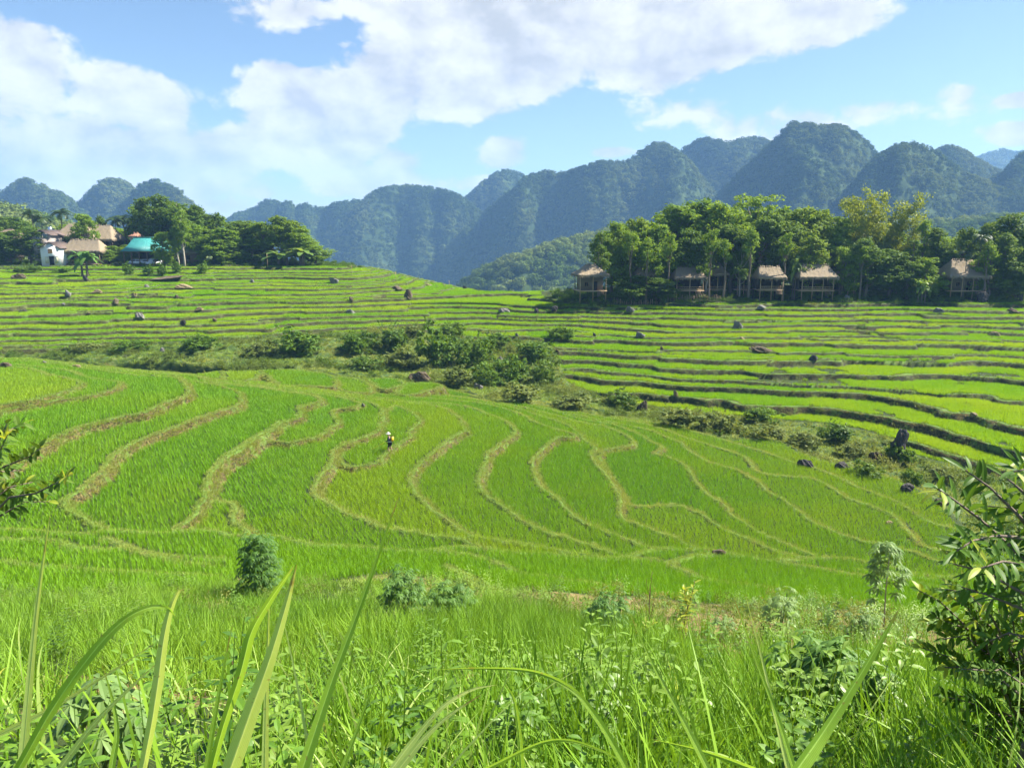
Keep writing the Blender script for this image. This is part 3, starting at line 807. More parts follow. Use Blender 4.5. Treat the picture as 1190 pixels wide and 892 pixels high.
k_ = (rng.random(len(x)) < dens) & (t_['id'] >= 100) & (y < np.where(x < 0, 206, 168))
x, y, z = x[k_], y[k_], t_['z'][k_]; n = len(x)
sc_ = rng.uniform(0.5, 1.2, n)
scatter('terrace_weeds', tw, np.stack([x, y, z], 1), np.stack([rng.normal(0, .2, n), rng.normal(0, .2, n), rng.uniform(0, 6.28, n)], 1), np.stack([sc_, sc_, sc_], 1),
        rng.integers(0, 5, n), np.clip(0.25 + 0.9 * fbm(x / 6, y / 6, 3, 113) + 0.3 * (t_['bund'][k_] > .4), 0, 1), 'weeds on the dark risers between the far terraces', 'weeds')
# ------------------------------------------------------------------ placing by line of sight onto the ground
_DS = np.concatenate([np.linspace(3, 30, 220), np.linspace(30, 240, 1400)[1:]])
def hit(px, py, dmin=3.0):
    """where the line of sight through a photo pixel first meets the terrain"""
    x, y, dz = ray(px, py)
    d = _DS[_DS >= dmin]
    zz = terrain(x / y * d, d)['z']
    under = np.nonzero(dz / y * d <= zz)[0]
    i = under[0] if len(under) else len(d) - 1
    return float(x / y * d[i]), float(d[i]), float(zz[i])
def spot(px, d):
    x, y, dz = ray(px, 300)
    xx = float(x / y * d)
    return xx, float(d), ground_z(xx, d)
def z_of(py, d):
    x, y, dz = ray(595, py)
    return float(dz / y * d)
def px_m(d):                                          # photo pixels per metre at forward distance d
    return FPX / (d * 1.02)

# ------------------------------------------------------------------ rocks
def rock_mesh(seed, sub=4, pillar=False):
    q = random.Random(seed)
    bm = bmesh.new(); bmesh.ops.create_icosphere(bm, subdivisions=sub, radius=1.0)
    co = np.array([v.co[:] for v in bm.verts])
    planes = []
    for _ in range(13):
        n = np.array([q.gauss(0, 1), q.gauss(0, 1), q.gauss(0, .12 if pillar else .8)]); n /= np.linalg.norm(n)
        planes.append((n, q.uniform(0.42, 0.9)))
    for n, dd in planes:                               # cut flat fracture faces
        e = np.maximum(co @ n - dd, 0)
        co -= e[:, None] * n[None] * 0.92
    if pillar:
        co[:, 2] = np.sign(co[:, 2]) * np.abs(co[:, 2]) ** .6 * 1.0
        co[:, 0] += .30 * fbm(co[:, 2] * 2.2, co[:, 2] * 0 + 3, 3, seed) ; co[:, :2] *= (1 + .45 * fbm(co[:, 2] * 2.6 + 4, co[:, 0] * 1.2, 3, seed + 1))[:, None]
    nz = fbm(co[:, 0] * 2.1 + co[:, 2] * 1.7 + seed, co[:, 1] * 2.1 - co[:, 2] * 1.3, 5, seed, 0.6)
    co *= (1 + 0.30 * nz)[:, None]
    co[:, 2] = np.where(co[:, 2] < -0.35, -0.35 + (co[:, 2] + .35) * 0.3, co[:, 2])
    for v, c in zip(bm.verts, co): v.co = c
    me_ = bpy.data.meshes.new('rock'); bm.to_mesh(me_); bm.free()
    mn = co.min(0); mx = co.max(0)
    me_.transform(Matrix.Translation((-(mn[0] + mx[0]) / 2, -(mn[1] + mx[1]) / 2, -mn[2])))
    for v in me_.vertices: pass
    ex = mx - mn
    me_.transform(Matrix.Diagonal((1 / ex[0], 1 / ex[1], 1 / ex[2], 1)))
    return me_
ROCKS = {}
def rock(px, py, w, h, kind, label, name='rock', group='rocks lying on the terraces', seed=None, dmin=3.0):
    x, y, z = hit(px, py, dmin)
    s = px_m(y)
    key = ((seed if seed is not None else len(ROCKS)) % 12, kind)
    if key not in ROCKS:
        me_ = rock_mesh(key[0] * 5 + 3, pillar=kind == 'rock_pillar'); me_.materials.append(M['rock_dark' if kind == 'rock_pillar' else kind]); ROCKS[key] = me_
    o = link(name, ROCKS[key])
    k_s = .78 if w > 13 else .64; W_ = w / s * k_s; H_ = h / s * 1.12 * k_s / .86
    o.scale = (W_, max(W_ * 0.75, 0.4), H_)
    o.location = (x, y + W_ * 0.25, z - 0.20 * H_)
    o.rotation_euler = (R.uniform(-.12, .12), R.uniform(-.12, .12), R.uniform(-.5, .5))
    tag(o, label, 'rock', group)
    return o
g_, d_, b_, t4 = 'rock', 'rock_dark', 'rock_brown', 'rock_tan'
for a in [
 (20,326,20,7,b_,'low brown rubble mound on the upper left terraces below the dark trees'),
 (78,345,13,12,g_,'upright grey rock standing alone on the left terraces below the white house'),
 (111,342,18,5,t4,'flat tan stone slab on the left terraces just right of the upright grey rock'),
 (156,345,10,6,t4,'small round tan stone on the left terraces below the teal roof'),
 (170,335,9,5,g_,'little pale grey stone highest on the terraces straight below the teal roof'),
 (213,338,30,6,t4,'long bare tan earth mound across the left terraces below the tall trees'),
 (205,347,13,7,b_,'dark brown boulder tucked under the long bare tan earth mound'),
 (133,353,15,7,b_,'brown rock with grass around it on the middle left terraces'),
 (74,357,7,5,g_,'tiny grey stone two terraces below the upright grey rock'),
 (25,364,14,5,d_,'flat dark rock near the left edge in the middle of the terraces'),
 (161,370,15,8,g_,'pale grey split boulder in the middle of the left terraces'),
 (102,367,10,5,b_,'small brown stone left of the pale grey split boulder'),
 (212,379,11,8,d_,'round dark grey boulder low on the left terraces'),
 (249,374,11,8,b_,'pointed brown rock right of the round dark grey boulder'),
 (230,361,14,5,t4,'thin tan stone slab lying above the pointed brown rock'),
 (292,328,9,5,g_,'small grey stone on the terraces below the left grove of trees'),
 (388,331,15,11,g_,'large lone grey boulder on the ridge right of the left grove'),
 (188,409,10,8,g_,'pale grey stone among the bushes above the curved paddies'),
 (99,325,12,8,d_,'dark rock at the foot of the banana plant by the white house'),
 (461,338,17,5,b_,'low brown rock on the ridge between the two villages'),
 (475,348,14,13,b_,'steep brown boulder beside the low brown ridge rock'),
 (497,333,16,4,t4,'long low tan rock on the ridge skyline'),
 (541,337,10,8,d_,'dark boulder on the ridge skyline before the forest hill'),
 (408,354,8,10,b_,'narrow upright brown stone in the middle of the ridge terraces'),
 (406,366,15,8,g_,'broad grey rock just below the narrow upright brown stone'),
 (586,363,18,6,g_,'low grey rock outcrop on the terrace edge in the middle of the valley'),
 (624,365,9,8,d_,'small dark rock between the outcrop and the leftmost hut'),
 (645,362,13,9,d_,'dark boulder on the terraces below the leftmost thatched hut'),
 (581,420,9,9,g_,'pale grey stone between the dark gully bushes'),
 (557,453,14,9,g_,'pale grey rock at the far edge of the paddies by the dark bushes'),
 (601,391,6,6,g_,'tiny pale stone on the terraces above the gully bushes'),
 (648,412,9,8,b_,'brown stone at the right end of the gully bushes'),
 (733,363,14,8,g_,'pale flat rock on the terraces below the stake fence'),
 (859,384,14,14,g_,'tall grey rock standing in the middle of the right terraces'),
 (745,395,14,8,g_,'sloping grey rock on the riser left of the tall grey rock'),
 (691,391,6,6,d_,'small dark stone on the left end of the right terraces'),
 (1091,365,17,9,g_,'whitish grey boulder on the right terraces below the garden shrubs'),
 (1143,351,17,15,d_,'big dark boulder at the garden edge below the wide thatched house'),
 (1186,352,14,13,d_,'dark boulder in the bright weeds at the right edge'),
 (985,348,12,8,g_,'grey rock under the trees at the edge of the top right terrace'),
 (1178,364,16,5,b_,'flat brown rock on the top right terraces at the edge of the frame'),
 (769,407,9,7,b_,'small brown rock low on the right terraces near the gully'),
 (863,396,12,7,t4,'crumbled tan stones below the tall grey rock'),
 (886,359,14,5,g_,'thin grey stone ledge below the open railed hut'),
 (1158,392,20,8,t4,'broken tan bank of stones on the far right terraces'),
 (887,411,38,6,b_,'long bare brown bank in the middle of the right terraces'),
 (947,419,14,8,d_,'dark rock at the right end of the long bare brown bank'),
 (786,462,10,12,t4,'tan earth slip in the tall dark riser of the lower right terraces'),
 (1133,484,12,7,t4,'small tan stone on the lower right terrace edge'),
 (746,478,17,17,b_,'dark brown boulder at the left end of the lowest right terrace'),
 (938,544,26,12,d_,'dark cracked boulder with pale top at the far edge of the paddies'),
 (980,546,24,12,d_,'smooth dark boulder just right of the cracked boulder'),
 (1021,536,26,13,b_,'flat brown rock face below the black rock pillar'),
 (1056,573,24,14,d_,'dark boulder under a round shrub at the right end of the paddies'),
 (1096,589,22,11,b_,'low dark brown boulder behind the right foreground shrub'),
 (1034,610,14,6,t4,'bare tan stones on a bund above the slim cassava tree'),
 (486,444,32,15,b_,'biggest brown boulder at the top edge of the curved paddies'),
 (836,645,20,6,b_,'brown stones on the bund in the near right paddies'),
 (5,426,18,6,b_,'brown rock on the top left corner of the curved paddies'),
 (88,428,15,5,t4,'tan stones between the small paddies at the far left'),
 (51,422,8,4,g_,'tiny grey stone at the far left edge of the paddies'),
 (177,438,9,4,d_,'little dark stone on a bund in the far left paddies'),
 (422,474,6,6,g_,'small whitish stone on the bund above the sprayed paddy'),
 (278,683,26,13,t4,'tan clod of bare earth beside the dark green cassava bush'),
]:
    rock(*a)
rock(1043, 536, 26, 48, 'rock_pillar', 'tall black rock pillar standing in the scrub right of the gully', name='rock_pillar', group=None, seed=5)

# ------------------------------------------------------------------ leaf clumps: bushes, crowns
def leaf_quad(s, p, n, size, r, q):
    n = Vector(n).normalized()
    a = n.orthogonal().normalized(); b = n.cross(a)
    th = q.uniform(0, 6.28); u = a * math.cos(th) + b * math.sin(th); v = n.cross(u)
    L = size * q.uniform(.7, 1.25); w_ = L * q.uniform(.36, .55)
    p = Vector(p)
    s.poly([p - u * L * .5, p + v * w_ * .5 - n * L * .08, p + u * L * .5 - n * L * .16, p - v * w_ * .5 - n * L * .08], r)

def clump_cloud(s, centres, per, rad, leaf, q, flat=0.75, up=0.5):
    for c, cr in centres:
        rc = q.random()
        for _ in range(per):
            d = Vector((q.gauss(0, 1), q.gauss(0, 1), q.gauss(0, 1)))
            d.normalize()
            rr_ = rad * cr * (q.random() ** 0.4)
            p = Vector(c) + Vector((d.x * rr_, d.y * rr_, d.z * rr_ * flat))
            n = d + Vector((q.gauss(0, .5), q.gauss(0, .5), up + q.gauss(0, .4)))
            leaf_quad(s, p, n, leaf, min(1, max(0, rc * .6 + q.random() * .4)), q)

def bush_mesh(seed, n=70, per=26, leaf=0.20, tall=0.85):
    """a rounded, uneven shrub about 2 m wide and 1.7 m tall, standing on z = 0"""
    q = random.Random(seed); s = Soup(); cs = []
    lobes = [(q.uniform(-.55, .55), q.uniform(-.5, .5), q.uniform(.45, 1.05) * tall, q.uniform(.4, .72)) for _ in range(5)]
    for _ in range(n):
        lx, ly, lz, lr = q.choice(lobes)
        d = Vector((q.gauss(0, 1), q.gauss(0, 1), q.gauss(0.15, 1))).normalized() * lr * q.uniform(.7, 1.08)
        p = Vector((lx, ly, lz)) + d
        if p.z < 0.06: p.z = q.uniform(.06, .3)
        cs.append((p, q.uniform(.7, 1.25)))
    clump_cloud(s, cs, per, 0.24, leaf, q)
    for _ in range(14):                                # a few sprigs that break the outline
        lx, ly, lz, lr = q.choice(lobes)
        d = Vector((q.gauss(0, .8), q.gauss(0, .8), q.uniform(.4, 1.2))).normalized()
        for i in range(7):
            p = Vector((lx, ly, lz)) + d * (lr + 0.07 * i)
            leaf_quad(s, p, (q.gauss(0, 1), q.gauss(0, 1), q.uniform(0, 1)), leaf * .8, q.random(), q)
    return s.mesh('shrub')
BUSH = {}
def bush(px, py, w, h, mat, label, name='shrub', group='shrubs in the overgrown gully', dmin=3.0, seed=None):
    x, y, z = hit(px, py, dmin)
    s = px_m(y)
    key = ((seed if seed is not None else len(BUSH) * 3 + 1) % 7, mat)
    if key not in BUSH:
        me_ = bush_mesh(key[0] + 100); me_.materials.append(M[mat]); BUSH[key] = me_
    o = link(name, BUSH[key])
    W_, H_ = w / s / 2.0, h / s / 1.6
    o.scale = (W_, W_, H_); o.location = (x, y + W_ * 0.5, z - 0.05)
    o.rotation_euler = (0, 0, R.uniform(0, 6.28))
    tag(o, label, 'shrub', group)
    return o
B_, O_, S_ = 'bush', 'bush_olive', 'scrub'
for a in [
 (345,416,62,34,B_,'wide dark shrub at the left end of the gully thicket'),
 (228,412,46,24,B_,'dark shrub on the bank left of the gully, near the pale grey stone'),
 (150,410,40,16,B_,'low dark hedge-like shrub above the far left paddies'),
 (90,412,36,14,O_,'low olive shrub above the far left paddies, left of the dark hedge'),
 (300,416,34,20,O_,'olive shrub between the bank shrub and the wide dark shrub'),
 (410,412,46,28,B_,'dark shrub right of the wide dark shrub in the gully thicket'),
 (455,408,44,30,S_,'bright leafy shrub high in the middle of the gully'),
 (506,428,50,52,B_,'tallest dark tree-like shrub in the middle of the gully thicket'),
 (470,430,50,24,O_,'olive shrub in front of the thicket, left of the biggest boulder'),
 (425,432,40,20,S_,'low bright shrub at the top edge of the curved paddies'),
 (548,425,44,36,B_,'deep green shrub right of the tallest one in the gully'),
 (560,449,40,30,B_,'dark overhanging shrub just above the pale grey rock'),
 (596,448,52,38,B_,'big dark rounded shrub at the lower right of the thicket'),
 (630,446,36,30,S_,'bright shrub at the right end of the thicket by the terrace risers'),
 (620,420,44,26,B_,'dark shrub on the riser right of the gully stone'),
 (575,408,46,22,B_,'dark low shrub along the terrace above the gully thicket'),
 (520,392,40,18,S_,'light green shrub along the terrace edge above the gully'),
 (480,392,30,16,O_,'small olive shrub along the terrace edge above the gully'),
 (655,400,40,18,B_,'dark weedy shrub at the left ends of the right terraces'),
 (530,448,44,22,O_,'pale olive shrub right beside the biggest brown boulder'),
 (605,469,56,22,O_,'spreading olive shrub at the far edge of the middle paddies'),
 (668,476,60,18,O_,'low spreading olive shrub left of the lowest right terrace'),
 (722,478,40,24,S_,'bright grassy shrub left of the dark brown terrace boulder'),
 (790,500,54,26,O_,'large olive shrub in the scrub below the lowest right terrace'),
 (838,503,50,26,O_,'grey green shrub right of the large olive shrub'),
 (893,494,44,22,B_,'dark round shrub under the tall riser of the lowest terrace'),
 (890,512,46,20,O_,'flat olive shrub bordering the paddies in the right scrub'),
 (937,528,52,26,O_,'dense olive shrub behind the cracked boulder'),
 (968,515,44,26,S_,'yellow green shrub in the middle of the right scrub'),
 (990,532,30,18,O_,'small olive shrub above the smooth dark boulder'),
 (1012,556,34,20,S_,'light green shrub below the flat brown rock face'),
 (1050,542,36,26,B_,'dark shrub at the foot of the black rock pillar'),
 (1063,566,24,22,B_,'round dark shrub growing on the boulder at the right end'),
 (1098,562,40,18,O_,'dry olive shrub in the scrub left of the foreground tree'),
]:
    bush(*a)

# loose scrub, weeds: one mass
sc_col = proto_col('scrub_clump', [bush_mesh(300 + i, 16, 16, 0.26, 0.5) for i in range(5)], M['scrub'])
x, y = grid_points(-150, 120, 50, 150, 0.95, 0.45)
k_ = in_view(x, y); x, y = x[k_], y[k_]
t_ = terrain(x, y)
nz = fbm(x / 5, y / 5, 3, 121)
k_ = (rng.random(len(x)) < t_['scrub'] * (0.72 + 1.1 * nz)) & (t_['scrub'] > 0.25)
x, y, z = x[k_], y[k_], t_['z'][k_]; n = len(x)
sc_ = rng.uniform(0.25, 0.78, n) * (1 + 0.8 * nz[k_]) * np.where(x > 14, .8, 1)
scatter('scrub', sc_col, np.stack([x, y, z - .05], 1), np.stack([rng.normal(0, .1, n), rng.normal(0, .1, n), rng.uniform(0, 6.28, n)], 1), np.stack([sc_, sc_, sc_ * rng.uniform(.6, 1.1, n)], 1),
        rng.integers(0, 5, n), np.clip(0.25 + 0.9 * fbm(x / 9, y / 9, 3, 123) + .22 * (x > 12), 0, 1), 'loose green and yellowish scrub covering the gully between the two terraced slopes', 'scrub')
x, y = grid_points(-150, 120, 50, 150, 0.5, 0.25)
k_ = in_view(x, y); x, y = x[k_], y[k_]
t_ = terrain(x, y)
k_ = (rng.random(len(x)) < t_['scrub'] * 0.75)
x, y, z = x[k_], y[k_], t_['z'][k_]; n = len(x)
sc_ = rng.uniform(0.7, 1.7, n)
scatter('gully_weeds', proto_col('gully_weed', [tuft(140 + i, 22, 0.25, 0.30, 0.04, 1.1, 0.9, 2) for i in range(4)], M['bundgrass']), np.stack([x, y, z], 1),
        np.stack([rng.normal(0, .15, n), rng.normal(0, .15, n), rng.uniform(0, 6.28, n)], 1), np.stack([sc_] * 3, 1), rng.integers(0, 4, n),
        np.clip(0.3 + 0.9 * fbm(x / 6, y / 6, 3, 127), 0, 1), 'tangled weeds and grass on the gully floor', 'weeds')

# ------------------------------------------------------------------ tubes and trees
def tube(V, Fc, pts, rads, sides=7, cap=True):
    b = len(V); up0 = Vector((0, 0, 1))
    pts = [Vector(p) for p in pts]
    for i, (p, r_) in enumerate(zip(pts, rads)):
        d = (pts[min(i + 1, len(pts) - 1)] - pts[max(i - 1, 0)]).normalized()
        a = d.cross(Vector((0.31, 0.95, 0.05))).normalized(); c = d.cross(a)
        for k in range(sides):
            th = 2 * math.pi * k / sides
            V.append(tuple(p + (a * math.cos(th) + c * math.sin(th)) * r_))
    for i in range(len(pts) - 1):
        for k in range(sides):
            k2 = (k + 1) % sides
            Fc.append((b + i * sides + k, b + i * sides + k2, b + (i + 1) * sides + k2, b + (i + 1) * sides + k))
    if cap:
        Fc.append(tuple(b + (len(pts) - 1) * sides + k for k in range(sides)))
        Fc.append(tuple(b + k for k in reversed(range(sides))))
def tube_mesh(name, specs, sides=7):
    V, Fc = [], []
    for pts, rads in specs: tube(V, Fc, pts, rads, sides)
    return new_mesh(name, V, Fc, True)

def tree_meshes(seed, bare=0.3, rx=1.0, n=170, per=24, leaf=0.42, lobes=9, shape='round', crad=0.8):
    """a tree 12 m tall with a crown about 8 m across: returns trunk mesh, crown mesh"""
    q = random.Random(seed); s = Soup()
    H = 12.0; zb = H * bare; lob = []
    for i in range(lobes):
        t_ = (i + q.uniform(.2, .8)) / lobes
        zz = zb + (H - zb) * (0.08 + 0.78 * t_)
        if shape == 'round': prof = math.sqrt(max(0.12, 1 - (1.85 * t_ - 0.72) ** 2))
        elif shape == 'cone': prof = 1.05 - 0.85 * t_
        else: prof = 0.45 + 0.75 * t_ if t_ < .75 else 0.75      # vase
        a = q.uniform(0, 6.28) + i * 2.4
        rr_ = 2.5 * prof * q.uniform(.5, 1.0) * rx
        lob.append((Vector((rr_ * math.cos(a), rr_ * math.sin(a), zz)), q.uniform(1.1, 1.75) * (0.6 + 0.5 * prof) * (rx ** .5)))
    cs = []
    for _ in range(n):
        c, lr = q.choice(lob)
        d = Vector((q.gauss(0, 1), q.gauss(0, 1), q.gauss(.25, .8))).normalized() * lr * q.uniform(.55, 1.05)
        p = c + d
        if p.z > H: p.z = H - q.uniform(0, .6)
        cs.append((p, q.uniform(.7, 1.2)))
    clump_cloud(s, cs, per, crad, leaf, q, 0.55, 0.6)
    crown = s.mesh('crown')
    top_ = zb + (H - zb) * .75
    tp = [(0, 0, -0.6)]; rd = [0.30]
    for i in range(1, 7):
        t_ = i / 6
        tp.append((q.uniform(-.25, .25), q.uniform(-.25, .25), top_ * t_)); rd.append(0.27 * (1 - .78 * t_))
    sp_ = [(tp, rd)]
    for c, lr in lob:
        z0 = min(c.z - 0.8, top_ * .95) * q.uniform(.62, .9); z0 = max(z0, zb * .7)
        k = min(6, max(1, int(z0 / top_ * 6))); p0 = Vector((tp[k][0], tp[k][1], z0))
        mid = p0.lerp(c, .5) + Vector((0, 0, -.35))
        sp_.append(([p0, mid, c, c + (c - mid) * .4], [0.11, 0.075, 0.045, 0.015]))
    return tube_mesh('trunk', sp_), crown

def palm_meshes(seed, H=11.0, fronds=15, fl=2.6):
    q = random.Random(seed); s = Soup()
    bend = q.uniform(-.5, .5)
    tp = [(bend * (i / 8) ** 2, 0, H * i / 8 - (0.5 if i == 0 else 0)) for i in range(9)]
    topp = Vector(tp[-1])
    for f_ in range(fronds):
        a = f_ * 2.4 + q.uniform(-.3, .3); el = q.uniform(-.1, 1.25); L = fl * q.uniform(.8, 1.1)
        p = topp.copy(); segs = 12; r = q.random()
        for i in range(segs):
            d = Vector((math.cos(a) * math.cos(el), math.sin(a) * math.cos(el), math.sin(el)))
            p2 = p + d * (L / segs); side = Vector((-math.sin(a), math.cos(a), 0))
            ll = 0.62 * math.sin(math.pi * (i + 1.5) / (segs + 2)) + .1
            for sg in (-1, 1):
                tip = p2 + side * sg * ll * .8 + d * ll * .45 + Vector((0, 0, -ll * .38))
                s.poly([p, p2, tip + d * .05, tip - d * .05], r)
            w_ = 0.035; s.poly([p - side * w_, p2 - side * w_, p2 + side * w_, p + side * w_], r)
            p = p2; el -= 0.16
    return tube_mesh('trunk', [(tp, [0.12 - .035 * i / 8 for i in range(9)])], 8), s.mesh('crown')

def bamboo_meshes(seed, H=14.0, culms=16):
    q = random.Random(seed); s = Soup(); sp_ = []
    for c in range(culms):
        a = q.uniform(0, 6.28); L = H * q.uniform(.7, 1.12); lean = q.uniform(.02, .22); p = Vector((q.uniform(-.8, .8), q.uniform(-.8, .8), -.4)); el = math.pi / 2 - lean
        pts = [p.copy()]; N_ = 14
        for i in range(N_):
            el -= q.uniform(.0, .07) * (1 + 2.2 * (i / N_) ** 2)
            p = p + Vector((math.cos(a) * math.cos(el), math.sin(a) * math.cos(el), math.sin(el))) * L / N_
            pts.append(p.copy())
            if i > 4:
                for _ in range(6):
                    cc = p + Vector((q.gauss(0, .5), q.gauss(0, .5), q.gauss(-.1, .4)))
                    rc = q.random()
                    for _ in range(15):
                        pp = cc + Vector((q.gauss(0, .32), q.gauss(0, .32), q.gauss(0, .25)))
                        leaf_quad(s, pp, (q.gauss(0, .8), q.gauss(0, .8), q.uniform(.1, 1)), 0.42, min(1, rc * .6 + q.random() * .4), q)
        sp_.append((pts, [0.055 - .045 * i / N_ for i in range(N_ + 1)]))
    return tube_mesh('culms', sp_, 5), s.mesh('crown')

def banana_meshes(seed, n=9, L0=1.9):
    q = random.Random(seed); s = Soup(); sp_ = []
    for st in range(3):
        bx, by = q.uniform(-.6, .6), q.uniform(-.5, .5); h = q.uniform(1.2, 2.0)
        sp_.append(([(bx, by, -.2), (bx, by, h * .5), (bx + .05, by, h)], [.13, .10, .07]))
        for i in range(n):
            a = i * 2.4 + q.uniform(-.3, .3); el = q.uniform(.35, 1.3); L = L0 * q.uniform(.75, 1.1); p = Vector((bx, by, h - .1)); l_, r2 = [], []
            side = Vector((-math.sin(a), math.cos(a), 0)); N_ = 8
            for k in range(N_ + 1):
                t_ = k / N_; w_ = .30 * math.sin(math.pi * min(1, (t_ * .92 + .06))) ** .6 * (0.25 if t_ < .15 else 1)
                l_.append(p + side * w_ + Vector((0, 0, -.05))); r2.append(p - side * w_ + Vector((0, 0, -.05)))
                p = p + Vector((math.cos(a) * math.cos(el), math.sin(a) * math.cos(el), math.sin(el))) * L / N_; el -= .22
            s.strip(l_, r2, q.random())
    return tube_mesh('stems', sp_), s.mesh('leaves')

TM = {}
def tree_proto(kind):
    if kind in TM: return TM[kind]
    fam, v = kind.rsplit('_', 1); v = int(v)
    if fam == 'broad': r_ = tree_meshes(500 + v, .08, 1.0, 300, 24, .46, 15)
    elif fam == 'tall': r_ = tree_meshes(520 + v, .24, .95, 250, 24, .46, 13)
    elif fam == 'cone': r_ = tree_meshes(540 + v, .06, .75, 240, 24, .44, 15, 'cone')
    elif fam == 'vase': r_ = tree_meshes(560 + v, .22, 1.0, 190, 20, .44, 13, 'vase', .7)
    elif fam == 'mast': r_ = tree_meshes(660 + v, .64, .42, 60, 24, .42, 6)
    elif fam == 'slim': r_ = tree_meshes(580 + v, .34, .5, 110, 24, .42, 8)
    elif fam == 'palm': r_ = palm_meshes(600 + v)
    elif fam == 'bamboo': r_ = bamboo_meshes(620 + v)
    elif fam == 'banana': r_ = banana_meshes(640 + v)
    co = np.empty(len(r_[1].vertices) * 3, np.float32); r_[1].vertices.foreach_get('co', co); co = co.reshape(-1, 3)
    ext = (np.percentile(co[:, 0], 97.5) - np.percentile(co[:, 0], 2.5), np.percentile(co[:, 2], 99.5))
    TM[kind] = (r_[0], r_[1], ext)
    return TM[kind]

TREE_V = {}
def tree(kind, px, d, top_py, w, leaf, label, group, cat='tree', name=None, bark='bark', base_dz=0.0):
    tr, cr, ext = tree_proto(kind)
    fam = kind.split('_')[0]
    key = (kind, leaf, bark)
    if key not in TREE_V:
        a, b = tr.copy(), cr.copy(); a.materials.append(M[bark]); b.materials.append(M[leaf]); TREE_V[key] = (a, b)
    a, b = TREE_V[key]
    x, y, z = spot(px, d)
    z += base_dz
    h = max(1.5, z_of(top_py, d) - z); s = px_m(d)
    sx = (w / s) / ext[0]; sz = h / ext[1]
    nm = name or {'palm': 'palm_tree', 'bamboo': 'bamboo_clump', 'banana': 'banana_plant'}.get(fam, 'tree')
    e = empty(nm, (x, y, z), R.uniform(0, 6.28)); e.scale = (sx, sx, sz)
    tag(e, label, cat, group)
    link({'bamboo': 'culms', 'banana': 'stems'}.get(fam, 'trunk'), a, None, e); link({'banana': 'leaves'}.get(fam, 'crown'), b, None, e)
    return e
GL, GR = 'trees of the left village grove', 'trees around the right row of huts'
D_, N_t, L_t = 'tree_dark', 'tree', 'tree_light'
